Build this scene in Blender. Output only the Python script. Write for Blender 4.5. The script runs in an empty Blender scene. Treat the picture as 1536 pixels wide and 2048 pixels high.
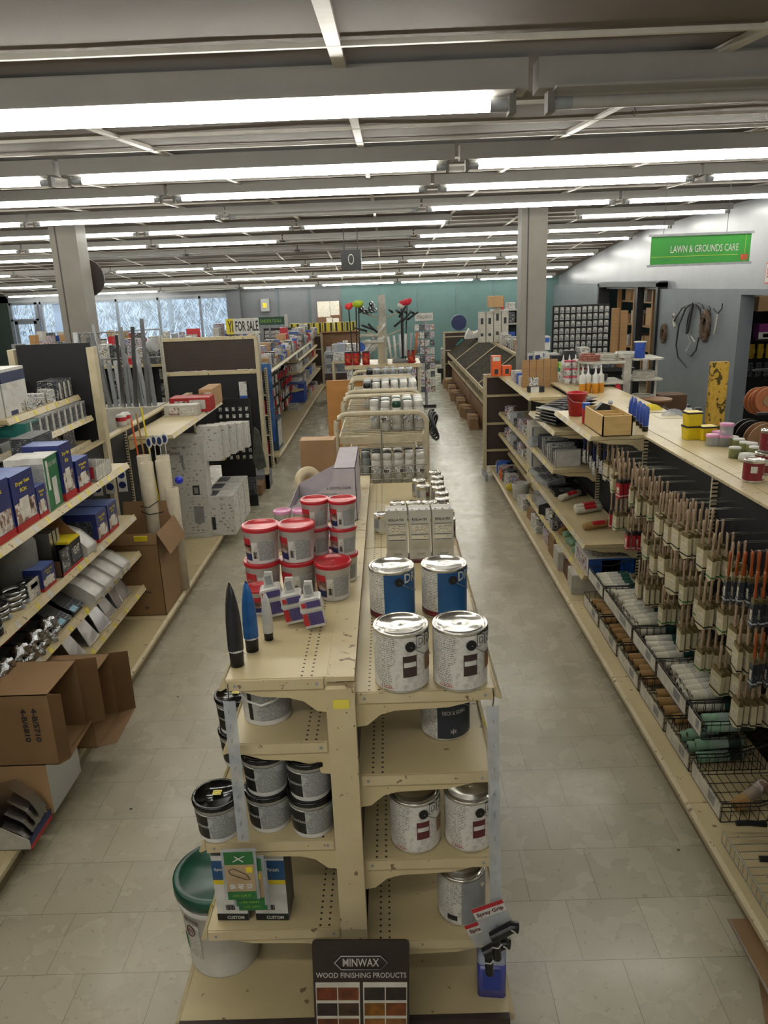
import bpy, math, random
import numpy as np
from mathutils import Vector, Matrix
random.seed(7)
PI = math.pi
sc = bpy.context.scene
C = sc.collection
# ---------------------------------------------------------------- camera
F_PX, CAM_Z = 1500.0, 2.57
ROLL, PITCH, YAW = .0374, math.atan(448.6/1500), .0120
vF = Vector((-math.sin(YAW)*math.cos(PITCH), math.cos(YAW)*math.cos(PITCH), -math.sin(PITCH)))
vR0 = Vector((math.cos(YAW), math.sin(YAW), 0)); vU0 = vR0.cross(vF)
vR = vR0*math.cos(ROLL)-vU0*math.sin(ROLL); vU = vR0*math.sin(ROLL)+vU0*math.cos(ROLL)
cam_d = bpy.data.cameras.new('camera'); cam = bpy.data.objects.new('camera', cam_d); C.objects.link(cam)
rm = Matrix((vR, vU, -vF)).transposed().to_4x4(); rm.translation = Vector((0, 0, CAM_Z))
cam.matrix_world = rm
cam_d.sensor_fit = 'HORIZONTAL'; cam_d.sensor_width = 36; cam_d.lens = 36*F_PX/1536
cam_d.clip_start = .05; cam_d.clip_end = 200
sc.camera = cam
# ---------------------------------------------------------------- world, exposure
sc.view_settings.view_transform = 'Standard'; sc.view_settings.look = 'None'
sc.view_settings.gamma = 1; sc.view_settings.use_curve_mapping = False
sc.view_settings.exposure = 0.75
LAMP = 30.0
w = bpy.data.worlds.new('sky'); sc.world = w; w.use_nodes = True
wb = w.node_tree.nodes['Background']; wb.inputs[0].default_value = (.72, .86, 1, 1); wb.inputs[1].default_value = 2.1
sc.cycles.max_bounces = 7; sc.cycles.diffuse_bounces = 4; sc.cycles.glossy_bounces = 3
sc.cycles.transparent_max_bounces = 12; sc.cycles.sample_clamp_indirect = 6

def spot(px, py, X=None, Y=None, Z=None):
    """real place on the plane X=, Y= or Z= (metres) seen at a photo point"""
    d = vF*F_PX+vR*(px-768)-vU*(py-1024)
    t = X/d.x if X is not None else Y/d.y if Y is not None else (Z-CAM_Z)/d.z
    return Vector((0, 0, CAM_Z))+d*t
# ---------------------------------------------------------------- materials
def lin(h):
    h = h.lstrip('#'); o = []
    for i in (0, 2, 4):
        c = int(h[i:i+2], 16)/255
        o.append(c/12.92 if c <= .04045 else ((c+.055)/1.055)**2.4)
    return tuple(o)+(1,)
MATS = {}
class NT:
    def __init__(s, m):
        m.use_nodes = True; s.t = m.node_tree; s.n = s.t.nodes; s.b = s.n['Principled BSDF']
    def new(s, k, **kw):
        x = s.n.new(k)
        for a, v in kw.items(): setattr(x, a, v)
        return x
    def link(s, a, b): s.t.links.new(a, b)
    def math(s, op, a, b=None, c=None):
        x = s.n.new('ShaderNodeMath'); x.operation = op
        for i, v in enumerate((a, b, c)):
            if v is None: continue
            if isinstance(v, (int, float)): x.inputs[i].default_value = v
            else: s.link(v, x.inputs[i])
        return x.outputs[0]
    def noise(s, scale, detail=3, vec=None):
        x = s.n.new('ShaderNodeTexNoise'); x.inputs['Scale'].default_value = scale; x.inputs['Detail'].default_value = detail
        s.link(vec if vec else s.obj(), x.inputs['Vector']); return x.outputs[0]
    def obj(s):
        if not hasattr(s, 'tc'): s.tc = s.n.new('ShaderNodeTexCoord')
        return s.tc.outputs['Object']
    def xyz(s, src=None):
        x = s.n.new('ShaderNodeSeparateXYZ'); s.link(src or s.obj(), x.inputs[0]); return x.outputs
    def mix(s, f, a, b):
        x = s.n.new('ShaderNodeMix'); x.data_type = 'RGBA'
        for i, v in ((0, f), (6, a), (7, b)):
            if isinstance(v, (int, float, tuple)): x.inputs[i].default_value = v
            else: s.link(v, x.inputs[i])
        return x.outputs[2]
    def bump(s, h, strength=.3, dist=.01):
        x = s.n.new('ShaderNodeBump'); x.inputs['Strength'].default_value = strength; x.inputs['Distance'].default_value = dist
        s.link(h, x.inputs['Height']); s.link(x.outputs[0], s.b.inputs['Normal'])
def mat(name, hexc, rough=.55, metal=0, var=.12, vs=18, bump=0, bs=60, alpha=1, emit=0, trans=0, spec=.5, coat=0):
    if name in MATS: return MATS[name]
    m = bpy.data.materials.new(name); MATS[name] = m; t = NT(m); c = lin(hexc)
    if var:
        n = t.noise(vs, 4)
        f = t.math('MULTIPLY', t.math('SUBTRACT', n, .35), 2.2); f.node.use_clamp = True
        d = tuple(x*(1-var*1.6) for x in c[:3])+(1,); l = tuple(min(1, x*(1+var)) for x in c[:3])+(1,)
        t.link(t.mix(f, d, l), t.b.inputs['Base Color'])
    else: t.b.inputs['Base Color'].default_value = c
    t.b.inputs['Roughness'].default_value = rough; t.b.inputs['Metallic'].default_value = metal
    t.b.inputs['Specular IOR Level'].default_value = spec
    if coat: t.b.inputs['Coat Weight'].default_value = coat
    if bump: t.bump(t.noise(bs, 3), bump)
    if alpha < 1: t.b.inputs['Alpha'].default_value = alpha
    if trans: t.b.inputs['Transmission Weight'].default_value = trans
    if emit:
        t.b.inputs['Emission Color'].default_value = c; t.b.inputs['Emission Strength'].default_value = emit
    return m
def shelf_mat():
    m = bpy.data.materials.new('cream_shelf_enamel'); MATS['shelf'] = m; t = NT(m)
    x, y, z = t.xyz()
    ax = t.math('ABSOLUTE', x)
    def row(d): return t.math('LESS_THAN', t.math('ABSOLUTE', t.math('SUBTRACT', ax, d)), .0035)
    r = t.math('MAXIMUM', row(.085), row(.115))
    fy = t.math('FRACT', t.math('DIVIDE', y, .0254))
    hole = t.math('MULTIPLY', r, t.math('LESS_THAN', t.math('ABSOLUTE', t.math('SUBTRACT', fy, .5)), .15))
    n = t.noise(3.5, 5); n2 = t.noise(45, 3)
    base = t.mix(n, lin('#a99870'), lin('#c9bb94'))
    base = t.mix(t.math('MULTIPLY', n2, .35), base, lin('#c2b08a'))
    chips = t.math('GREATER_THAN', t.noise(26, 2), .715)
    base = t.mix(t.math('MULTIPLY', chips, .75), base, lin('#6a4f36'))
    ge = t.new('ShaderNodeNewGeometry'); nz = t.xyz(ge.outputs['True Normal'])[2]; hole = t.math('MULTIPLY', hole, t.math('GREATER_THAN', t.math('ABSOLUTE', nz), .9))
    t.link(t.mix(hole, base, lin('#0c0a08')), t.b.inputs['Base Color'])
    t.b.inputs['Roughness'].default_value = .36
    return m
shelf_mat()
def rail_mat():
    m = bpy.data.materials.new('worn_cream_rail'); MATS['rail'] = m; t = NT(m)
    n = t.noise(9, 5); c = t.mix(n, lin('#a89774'), lin('#cdbf9b'))
    ch = t.math('GREATER_THAN', t.noise(33, 3), .66)
    c = t.mix(t.math('MULTIPLY', ch, .8), c, lin('#5c4230'))
    t.link(c, t.b.inputs['Base Color']); t.b.inputs['Roughness'].default_value = .42
rail_mat()
def post_mat():
    m = bpy.data.materials.new('slotted_cream_post'); MATS['slot'] = m; t = NT(m)
    x, y, z = t.xyz(); fz = t.math('FRACT', t.math('DIVIDE', z, .0254))
    h = t.math('MULTIPLY', t.math('LESS_THAN', t.math('ABSOLUTE', t.math('SUBTRACT', fz, .5)), .22),
               t.math('LESS_THAN', t.math('ABSOLUTE', y), .004))
    c = t.mix(t.noise(12, 4), lin('#9c8f72'), lin('#c9bea0'))
    t.link(t.mix(h, c, lin('#1a1510')), t.b.inputs['Base Color']); t.b.inputs['Roughness'].default_value = .45
post_mat()
def peg_mat(name, a, b):
    m = bpy.data.materials.new(name); MATS[name] = m; t = NT(m); x, y, z = t.xyz()
    s = t.math('ADD', x, y)
    fa = t.math('SUBTRACT', t.math('FRACT', t.math('DIVIDE', s, .0254)), .5); fb = t.math('SUBTRACT', t.math('FRACT', t.math('DIVIDE', z, .0254)), .5)
    d = t.math('SQRT', t.math('ADD', t.math('MULTIPLY', fa, fa), t.math('MULTIPLY', fb, fb)))
    c = t.mix(t.noise(4, 3), lin(a), lin(b))
    t.link(t.mix(t.math('LESS_THAN', d, .16), c, (.004, .004, .004, 1)), t.b.inputs['Base Color'])
    t.b.inputs['Roughness'].default_value = .6
peg_mat('peg_black', '#0b0c0f', '#131318'); peg_mat('peg_brown', '#32261f', '#463630'); peg_mat('peg_white', '#a8a8a2', '#c2c1ba')
def print_mat(name, paper, ink, pitch=.006, sc_=260, thr=.5, axis=2):
    m = bpy.data.materials.new(name); MATS[name] = m; t = NT(m); o = t.xyz()
    ln = t.math('LESS_THAN', t.math('FRACT', t.math('DIVIDE', o[axis], pitch)), .55)
    k = t.math('GREATER_THAN', t.noise(sc_, 2), thr-.02)
    blk = t.math('GREATER_THAN', t.noise(14, 1), .42)
    f = t.math('MULTIPLY', t.math('MULTIPLY', ln, k), t.math('MULTIPLY', blk, .8))
    t.link(t.mix(f, lin(paper), lin(ink)), t.b.inputs['Base Color']); t.b.inputs['Roughness'].default_value = .5
print_mat('print_white', '#c9c6bd', '#55534e'); print_mat('print_grey', '#a3a4a2', '#4a4b4c', .0045, 320, .46)
print_mat('print_cream', '#cfc7b3', '#5a5245', .007, 220, .52); print_mat('print_box', '#c6c3ba', '#4c4945', .011, 120, .55)
print_mat('print_yellow', '#d9c94e', '#4c441c', .006, 200, .5, 1)
print_mat('print_big', '#c4c3bd', '#6f6d69', .035, 30, .60); print_mat('print_dark', '#262a30', '#8a8f98', .012, 110, .56)
def photo_mat(name, cols, scale=22):
    m = bpy.data.materials.new(name); MATS[name] = m; t = NT(m)
    r = t.new('ShaderNodeValToRGB'); r.color_ramp.interpolation = 'CONSTANT'
    e = r.color_ramp.elements
    for i, c in enumerate(cols):
        p = .3+.4*i/len(cols)
        if i < 2: e[i].position = p; e[i].color = lin(c)
        else: x = e.new(p); x.color = lin(c)
    t.link(t.noise(scale, 3), r.inputs[0]); t.link(r.outputs[0], t.b.inputs['Base Color']); t.b.inputs['Roughness'].default_value = .4
photo_mat('photo_brown', ['#4a3630', '#7a5a4a', '#a89a90', '#c9c4bf', '#8a6a5a'], 16)
photo_mat('photo_mix', ['#1b2030', '#9a2a28', '#c9c2b4', '#3c5a9a', '#d8d2c6', '#26262a'], 30)
photo_mat('clutter_dark', ['#101216', '#2b2f38', '#5c5f66', '#15161a', '#a8a6a0', '#23252c'], 26)
photo_mat('clutter_light', ['#6a6a66', '#c9c5b9', '#8a8f98', '#e2dfd6', '#4a4a4c', '#b5a58a'], 24)
photo_mat('mottle_yellow', ['#c9a23a', '#d9b04a', '#d2a844', '#55491f', '#cfa640'], 7)
photo_mat('concrete_print', ['#b3b0aa', '#bebbb4', '#cac7bf', '#c3c0b9', '#aeaba5'], 45)
def wood_mat(name, a, b, s=6):
    m = bpy.data.materials.new(name); MATS[name] = m; t = NT(m)
    mp = t.new('ShaderNodeMapping'); mp.inputs['Scale'].default_value = (1, 9, 9); t.link(t.obj(), mp.inputs[0])
    n = t.noise(s, 5, mp.outputs[0]); t.link(t.mix(n, lin(a), lin(b)), t.b.inputs['Base Color']); t.b.inputs['Roughness'].default_value = .5
wood_mat('pale_wood', '#a07e4a', '#d8b878'); wood_mat('handle_wood', '#86705a', '#b8a084', 12); wood_mat('orange_board', '#9a6428', '#bd8644', 2)
wood_mat('brown_plank', '#7a5a38', '#a6804f', 4)
def foil_mat(name, hexc, b, s, rough=.22):
    m = mat(name, hexc, rough, 1, 0); t = NT(m); t.bump(t.noise(s, 4), b, .02); return m
foil_mat('foil', '#c9c9c9', .9, 45); foil_mat('sheet_metal', '#b5b6b8', .25, 12, .3); mat('tin', '#cfccc4', .2, metal=.9, var=0)
K = dict(cream='#c6b998', white='#c8c6c0', offwhite='#b8b4a8', black='#121214', charcoal='#2a2b2e', red='#b3202a', brown='#8a6543', tan='#b18a5c',
         navy='#1d2a5c', blue='#2a55a8', green='#1f6a3c', yellow='#d8c21e', pink='#d88ab8', orange='#d85a1e', grey='#8a8b8c', midgrey='#66676a',
         steel='#8f9296', purple='#4a3f78', teal='#2f7f7a', lime='#8fc23a', maroon='#5c2228', silver='#b0b2b5')
def m_(k, rough=.5, **kw): return mat(k+'_%d' % int(rough*100), K[k], rough, **kw)
mat('cardboard', '#8b6c49', .75, var=.08, vs=6, bump=.08, bs=150); mat('cardboard_dark', '#5f4530', .8, var=.1, vs=5)
mat('carton_tan', '#b08c62', .7, var=.08, vs=6)
mat('clear', '#d5dade', .12, alpha=.28, var=0); mat('clear_fog', '#b9bec4', .3, alpha=.5, var=.1, vs=25)
mat('wire_cream', '#b9ad92', .4); mat('wire_black', '#1c1a18', .45); mat('wire_chrome', '#a5a39c', .3, metal=.8)
mat('kraft_roll', '#b5aa94', .7, var=.06); mat('label_paper', '#cfcabd', .6)
MM = MATS
# ---------------------------------------------------------------- mesh helpers
class MB:
    def __init__(s): s.v = []; s.f = []; s.m = []; s.s = []
    def add(s, vs, fs, mi=0, sm=False):
        o = len(s.v); s.v += [tuple(v) for v in vs]
        for f in fs: s.f.append(tuple(i+o for i in f)); s.m.append(mi); s.s.append(sm)
        return s
    def box(s, x0, x1, y0, y1, z0, z1, mi=0):
        x0, x1 = sorted((x0, x1)); y0, y1 = sorted((y0, y1)); z0, z1 = sorted((z0, z1))
        return s.add([(x0, y0, z0), (x1, y0, z0), (x1, y1, z0), (x0, y1, z0), (x0, y0, z1), (x1, y0, z1), (x1, y1, z1), (x0, y1, z1)],
                     [(3, 2, 1, 0), (4, 5, 6, 7), (0, 1, 5, 4), (1, 2, 6, 5), (2, 3, 7, 6), (3, 0, 4, 7)], mi)
    def cyl(s, p0, p1, r0, r1=None, n=14, mi=0, cap=True):
        r1 = r0 if r1 is None else r1; p0 = Vector(p0); p1 = Vector(p1); d = (p1-p0).normalized()
        a = d.orthogonal().normalized(); b = d.cross(a)
        ring = lambda p, r: [p+(a*math.cos(2*PI*i/n)+b*math.sin(2*PI*i/n))*r for i in range(n)]
        s.add(ring(p0, r0)+ring(p1, r1), [(i, (i+1) % n, n+(i+1) % n, n+i) for i in range(n)], mi, True)
        if cap: s.add(ring(p0, r0), [tuple(range(n-1, -1, -1))], mi); s.add(ring(p1, r1), [tuple(range(n))], mi)
        return s
    def lathe(s, prof, n=24, mi=0, c=(0, 0, 0), sm=True, a0=0, a1=2*PI):
        full = abs(a1-a0-2*PI) < 1e-6; k = n if full else n+1; vs = []
        for r, z in prof:
            for i in range(k):
                a = a0+(a1-a0)*i/n; vs.append((c[0]+r*math.cos(a), c[1]+r*math.sin(a), c[2]+z))
        fs = []
        for j in range(len(prof)-1):
            for i in range(n): fs.append((j*k+i, j*k+(i+1) % k, (j+1)*k+(i+1) % k, (j+1)*k+i))
        return s.add(vs, fs, mi, sm)
    def tube(s, pts, r, n=5, mi=0):
        P = [Vector(p) for p in pts]; vs = []
        for i, p in enumerate(P):
            d = (P[min(i+1, len(P)-1)]-P[max(i-1, 0)]).normalized()
            up = Vector((0, 0, 1)) if abs(d.z) < .9 else Vector((1, 0, 0))
            a = d.cross(up).normalized(); b = d.cross(a)
            vs += [p+(a*math.cos(2*PI*k/n)+b*math.sin(2*PI*k/n))*r for k in range(n)]
        fs = [(i*n+k, i*n+(k+1) % n, (i+1)*n+(k+1) % n, (i+1)*n+k) for i in range(len(P)-1) for k in range(n)]
        s.add(vs, fs, mi, True); m = len(P)-1
        s.add(vs[:n], [tuple(range(n))], mi); return s.add(vs[m*n:], [tuple(range(n))], mi)
    def prism(s, poly, t0, t1, plane='xz', mi=0):
        def P(u, v, t): return {'xz': (u, t, v), 'yz': (t, u, v), 'xy': (u, v, t)}[plane]
        n = len(poly); vs = [P(u, v, t0) for u, v in poly]+[P(u, v, t1) for u, v in poly]
        return s.add(vs, [tuple(range(n)), tuple(range(2*n-1, n-1, -1))]+[(i, (i+1) % n, n+(i+1) % n, n+i) for i in range(n)], mi)
    def ball(s, c, r, mi=0, n=10, sz=1):
        return s.lathe([(r*math.sin(PI*j/(n//2+2)), -r*sz*math.cos(PI*j/(n//2+2))) for j in range(n//2+3)], n, mi, c)
    def xf(s, M, start=0):
        for i in range(start, len(s.v)): s.v[i] = tuple(M @ Vector(s.v[i]))
        return s
    def build(s, name, mats, parent=None, loc=None):
        me = bpy.data.meshes.new(name); me.from_pydata(s.v, [], s.f)
        mats = mats if isinstance(mats, (list, tuple)) else [mats]
        for m in mats: me.materials.append(need(m))
        me.polygons.foreach_set('material_index', s.m); me.polygons.foreach_set('use_smooth', s.s)
        o = bpy.data.objects.new(name, me); C.objects.link(o)
        if parent: o.parent = parent
        if loc is not None: o.location = loc
        return o
def need(m):
    if not isinstance(m, str): return m
    if m not in MM:
        k, r = m.rsplit('_', 1); m_(k, int(r)/100)
    return MM[m]
def tag(o, label=None, cat=None, group=None, kind=None):
    if label: o['label'] = label
    if cat: o['category'] = cat
    if group: o['group'] = group
    if kind: o['kind'] = kind
    return o
def thing(name, label, cat, loc=(0, 0, 0), rz=0, group=None, rot=None):
    o = bpy.data.objects.new(name, None); C.objects.link(o); o.empty_display_size = .05
    o.location = loc; o.rotation_euler = rot if rot else (0, 0, rz)
    return tag(o, label, cat, group)
def struct(name, mb, m): o = mb.build(name, m); return tag(o, kind='structure')
KIDS = {}
def kids(o):
    return [c for c in C.objects if c.parent == o]
def dup(root, loc, rz=None, label=None, group=None, rot=None, scale=None, tree=None):
    r = root.copy(); C.objects.link(r); r.location = loc
    if rz is not None: r.rotation_euler = (0, 0, rz)
    if rot is not None: r.rotation_euler = rot
    if scale is not None: r.scale = scale if isinstance(scale, tuple) else (scale,)*3
    if label: r['label'] = label
    if group: r['group'] = group
    if root.name not in KIDS: KIDS[root.name] = [(c, kids(c)) for c in kids(root)]
    for ch, gs in KIDS[root.name]:
        c = ch.copy(); C.objects.link(c); c.parent = r
        for g in gs: d = g.copy(); C.objects.link(d); d.parent = c
    return r
ORD = ['first', 'second', 'third', 'fourth', 'fifth', 'sixth', 'seventh', 'eighth', 'ninth', 'tenth', 'eleventh', 'twelfth', 'thirteenth', 'fourteenth',
       'fifteenth', 'sixteenth', 'seventeenth', 'eighteenth', 'nineteenth', 'twentieth']
_tx = {}
def text(s, w_, h_, m, parent, org, xd=(1, 0, 0), ud=(0, 0, 1), name='lettering', wrap=None, bold=0, eps=.0008):
    key = (s, bold)
    if key not in _tx:
        cu = bpy.data.curves.new('t', 'FONT'); cu.body = s; cu.size = 1; cu.offset = bold; cu.resolution_u = 2
        ob = bpy.data.objects.new('t', cu); C.objects.link(ob); bpy.context.view_layer.update()
        me = bpy.data.meshes.new_from_object(ob.evaluated_get(bpy.context.evaluated_depsgraph_get()))
        V = [tuple(v.co) for v in me.vertices]; Fs = [tuple(p.vertices) for p in me.polygons]
        bpy.data.objects.remove(ob); bpy.data.curves.remove(cu)
        xs = [v[0] for v in V]; ys = [v[1] for v in V]
        _tx[key] = ([((v[0]-min(xs))/(max(xs)-min(xs))-.5, (v[1]-min(ys))/(max(ys)-min(ys))-.5) for v in V], Fs)
    V, Fs = _tx[key]; xd = Vector(xd).normalized(); ud = Vector(ud).normalized(); nn = xd.cross(ud); org = Vector(org)
    mb = MB()
    if wrap:   # wrap = (radius, angle of centre) round the z axis of the parent
        r, a = wrap; vs = []
        for x, y in V: b = a+x*w_/r; vs.append(((r+eps)*math.cos(b), (r+eps)*math.sin(b), org.z+y*h_))
    else: vs = [org+xd*x*w_+ud*y*h_+nn*eps for x, y in V]
    mb.add(vs, Fs); return mb.build(name, m, parent)
# ================================================================ THE BUILDING
ZC = [(-4, 2.86), (-1, 2.98), (1, 3.12), (2.75, 3.27), (5.2, 3.43), (7.75, 3.58), (10.35, 3.65), (13, 3.68), (15.4, 3.63), (17.95, 3.55), (20.5, 3.33), (23.1, 3.08), (25.1, 2.84), (26.2, 2.72)]
def zc(y): return float(np.interp(y, [a for a, b in ZC], [b for a, b in ZC]))
def floor_mat():
    m = bpy.data.materials.new('vinyl_floor_tile'); MM['floor'] = m; t = NT(m)
    br = t.new('ShaderNodeTexBrick'); br.offset = .5
    mp = t.new('ShaderNodeMapping'); mp.inputs['Location'].default_value = (.07, .11, 0); t.link(t.obj(), mp.inputs[0]); t.link(mp.outputs[0], br.inputs['Vector'])
    for k, v in (('Scale', 1), ('Brick Width', .3048), ('Row Height', .3048), ('Mortar Size', .0012), ('Mortar Smooth', .2), ('Bias', 0)): br.inputs[k].default_value = v
    br.inputs['Color1'].default_value = lin('#b8b19c'); br.inputs['Color2'].default_value = lin('#aea793'); br.inputs['Mortar'].default_value = lin('#5a5245')
    n = t.noise(1.1, 5); c = t.mix(t.math('MULTIPLY', n, .5), br.outputs[0], lin('#9a947f'))
    fl = t.math('MULTIPLY', t.math('GREATER_THAN', t.noise(38, 4), .66), .45)
    c = t.mix(fl, c, lin('#857c69'))
    big = t.math('MULTIPLY', t.math('SUBTRACT', t.noise(2.3, 8), .63), 5); big.node.use_clamp = True
    c = t.mix(t.math('MULTIPLY', big, .5), c, lin('#6f675a'))
    t.link(c, t.b.inputs['Base Color'])
    t.link(t.math('ADD', t.math('MULTIPLY', t.noise(5, 4), .25), .14), t.b.inputs['Roughness'])
    t.bump(br.outputs[1], -.15, .002)
floor_mat()
mat('ceiling_panel', '#72675d', .8, var=.07, vs=1.2, bump=.15, bs=220); mat('ceiling_strip', '#cfc9bf', .5, var=.05)
mat('wall_grey', '#5f6266', .7, var=.05, vs=3); mat('wall_teal', '#4a6664', .7, var=.05, vs=3); mat('wall_pale', '#8e9196', .38, var=.06, vs=2)
mat('wall_blue_grey', '#6e757c', .6, var=.06, vs=3); mat('column_grey', '#857f77', .6, var=.05, vs=4)
mat('window_metal', '#7d838a', .4, metal=.3)
gl = mat('window_glass', '#e6f2f8', .02, alpha=.12, var=0)
struct('floor', MB().box(-14.2, 9.4, -4, 26.3, -.05, 0), 'floor')
mb = MB(); nx, ny = 60, 130; vs = []; rnd = random.Random(3)
for j in range(ny+1):
    y = -4+30.4*j/ny
    for i in range(nx+1):
        x = -14.2+23.6*i/nx
        vs.append((x, y, zc(y)-.012*abs(math.sin(x*1.28+y*.9))*abs(math.sin(y*1.25))+.004*rnd.random()))
mb.add(vs, [(j*(nx+1)+i, j*(nx+1)+i+1, (j+1)*(nx+1)+i+1, (j+1)*(nx+1)+i) for j in range(ny) for i in range(nx)], 0, True)
for v in list(vs[:0]): pass
struct('ceiling', mb, 'ceiling_panel')
struct('ceiling', MB().box(-14.4, 9.6, -4.2, 26.5, 3.9, 4.0), 'ceiling_panel')
ti = 0
for k in range(-11, 7):      # long seam strips of the ceiling running away from the camera
    x = -.12+1.22*k
    if x > 5.5: continue
    m = MB(); ys = np.arange(-3.9, 26, .75)
    for a, b in zip(ys[:-1], ys[1:]):
        m.add([(x-.02, a, zc(a)-.02), (x+.02, a, zc(a)-.02), (x+.02, b, zc(b)-.02), (x-.02, b, zc(b)-.02)], [(0, 1, 2, 3)])
        m.add([(x-.02, a, zc(a)-.02), (x-.02, b, zc(b)-.02), (x-.02, b, zc(b)), (x-.02, a, zc(a))], [(0, 1, 2, 3)])
        m.add([(x+.02, a, zc(a)-.02), (x+.02, b, zc(b)-.02), (x+.02, b, zc(b)), (x+.02, a, zc(a))], [(0, 1, 2, 3)])
    ti += 1; struct('trim_%d' % ti, m, 'ceiling_strip')
y = 1.15
while y < 25.5:              # cross seams
    if min(abs(y-l) for l in (2.75, 5.2, 7.75, 10.35, 12.9, 15.4, 17.95, 20.5, 23.1, 25.1)) > .3:
        ti += 1; struct('trim_%d' % ti, MB().box(-13.9, 5.6, y-.008, y+.008, zc(y)-.022, zc(y)-.008), 'ceiling_strip')
    y += .61
# side and end walls
struct('wall_left', MB().box(-14, -13.8, -4, 26, 0, 3.9), 'wall_grey')
struct('wall_front', MB().box(-14, 9.4, -4.1, -3.9, 0, 3.9), 'wall_pale')
struct('wall_back', MB().box(-4.85, -1.47, 26, 26.2, 0, 3), 'wall_grey')
struct('wall_back', MB().box(-1.47, 9.4, 25.98, 26.2, 0, 3), 'wall_teal')
struct('wall_back', MB().box(-14, -4.85, 26, 26.2, 2.52, 3), 'wall_pale')
struct('wall_back', MB().box(-11.6, -4.85, 26, 26.2, 0, .35), 'wall_grey')
struct('wall_back', MB().box(-5.25, -4.8, 25.7, 26, 0, 2.75), 'wall_grey')
struct('wall_back', MB().box(-14, -12.6, 26, 26.2, 0, 3), mat('dark_green', '#2c3a32', .6))
for x in (-3.6, -2.55, -.2, 1.08, 2.36, 3.6): ti += 1; struct('trim_%d' % ti, MB().box(x-.02, x+.02, 25.955, 26, 0, 2.78), mat('seam_dark', '#4c6266', .6))
struct('baseboard_back', MB().box(-1.4, 5.5, 25.94, 25.98, 0, .12), mat('base_dark', '#3a3d3c', .5))
# right wall: pale upper wall above a lower blue-grey partition with two openings
struct('wall_right', MB().box(5.75, 5.9, -4, 26, 2.33, 3.9), 'wall_pale')
for a, b, z0, z1 in ((-4, 9.3, 0, 2.34), (12.3, 16.0, 0, 2.34), (20.4, 26, 0, 2.46), (9.3, 12.3, 2.26, 2.34), (16, 20.4, 2.40, 2.5)):
    struct('wall_right', MB().box(5.6, 5.82, a, b, z0, z1), 'wall_blue_grey')
m = MB(); m.box(5.55, 5.83, 15.94, 16.06, 0, 2.46).box(5.55, 5.83, 20.34, 20.46, 0, 2.46).box(5.55, 5.83, 15.94, 20.46, 2.38, 2.48).box(5.6, 5.75, 17.35, 17.5, 0, 2.38)
ti += 1; struct('trim_%d' % ti, m, 'black_50' if 'black_50' in MM else m_('black'))
struct('wall_far_right', MB().box(9.2, 9.4, -4, 26, 0, 3.9), mat('back_room_wall', '#8fa8c4', .7))
struct('wall_right', MB().box(5.8, 9.3, 15.3, 15.4, 0, 3.9), 'wall_pale')
# columns
for i, (x0, x1, y0, yw, lab) in enumerate(((2.08, 2.47, 12.0, .35, 'right'), (-5.03, -4.62, 12.0, .4, 'left'))):
    struct('column_'+lab, MB().box(x0, x1, y0, y0+yw, 0, zc(12.2)).box(x0+.09, x0+.11, y0-.006, y0, 0, zc(12)-.01, 1), ['column_grey', mat('seam_line', '#4a4743', .6)])
# shop window in the back wall
m = MB()
for x in (-4.95, -6.2, -7.6, -9.0, -10.4, -11.55): m.box(x-.035, x+.035, 25.98, 26.12, .35, 2.52)
m.box(-11.6, -4.85, 25.98, 26.12, .33, .42).box(-11.6, -4.85, 25.98, 26.12, 2.44, 2.52)
struct('window_1', m, 'window_metal'); struct('window_1', MB().box(-11.55, -4.9, 26.05, 26.055, .42, 2.44), gl)
m = MB()
for x in (-12.58, -11.7): m.box(x-.05, x+.05, 25.98, 26.12, 0, 2.52)
m.box(-12.6, -11.6, 25.98, 26.12, 2.44, 2.52).box(-12.6, -11.6, 25.98, 26.12, 1.92, 1.99)
d = struct('window_2', m, 'window_metal'); struct('window_2', MB().box(-12.55, -11.7, 26.05, 26.055, 1.99, 2.44), gl)
d = struct('door_1', MB().box(-12.5, -12.4, 26.0, 26.06, .02, 1.92).box(-11.86, -11.76, 26.0, 26.06, .02, 1.92).box(-12.5, -11.76, 26.0, 26.06, 1.82, 1.92).box(-12.5, -11.76, 26, 26.06, .02, .3), 'window_metal')
struct('door_1', MB().box(-12.4, -11.86, 26.03, 26.035, .3, 1.82), gl)
text('H', .1, .2, m_('charcoal'), d, (-12.0, 25.99, 1.62)); text('H', .1, .2, m_('charcoal'), d, (-12.0, 25.99, 1.38)); text('O', .12, .16, m_('charcoal'), d, (-12.22, 25.99, 1.5))
# outside: snowy lot, red canopy post, bare thicket on the bank
struct('ground_outside', MB().box(-40, 10, 26.3, 46, -.12, -.02), mat('snow', '#e8eef2', .7, var=.05))
m = MB(); nb = 40; vs = []
for j in range(13):
    for i in range(nb+1): vs.append((-44+56*i/nb, 44+j*1.3, -.1+j*.62+.25*random.random()))
m.add(vs, [(j*(nb+1)+i, j*(nb+1)+i+1, (j+1)*(nb+1)+i+1, (j+1)*(nb+1)+i) for j in range(12) for i in range(nb)], 0, True)
struct('bank_outside', m, mat('frosty_bank', '#838d96', .9, var=.35, vs=1.6))
m = MB()
for _ in range(9000):
    x = random.uniform(-42, 6); j = random.random(); y = 44+j*13; z = j*6.2; h = random.uniform(.3, 1.1)
    dx = random.uniform(-.8, .8); t_ = random.uniform(.02, .05)
    m.add([(x-t_, y, z), (x+t_, y, z), (x+dx, y+random.uniform(-.3, .3), z+h)], [(0, 1, 2)], random.choice((0, 1)))
tag(m.build('thicket', [mat('frosted_twig', '#b0b8be', .9, var=0), mat('bare_twig', '#62686c', .9, var=0)]), 'pale frosted brush covering the bank outside the window', 'brush', kind='stuff')
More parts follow.
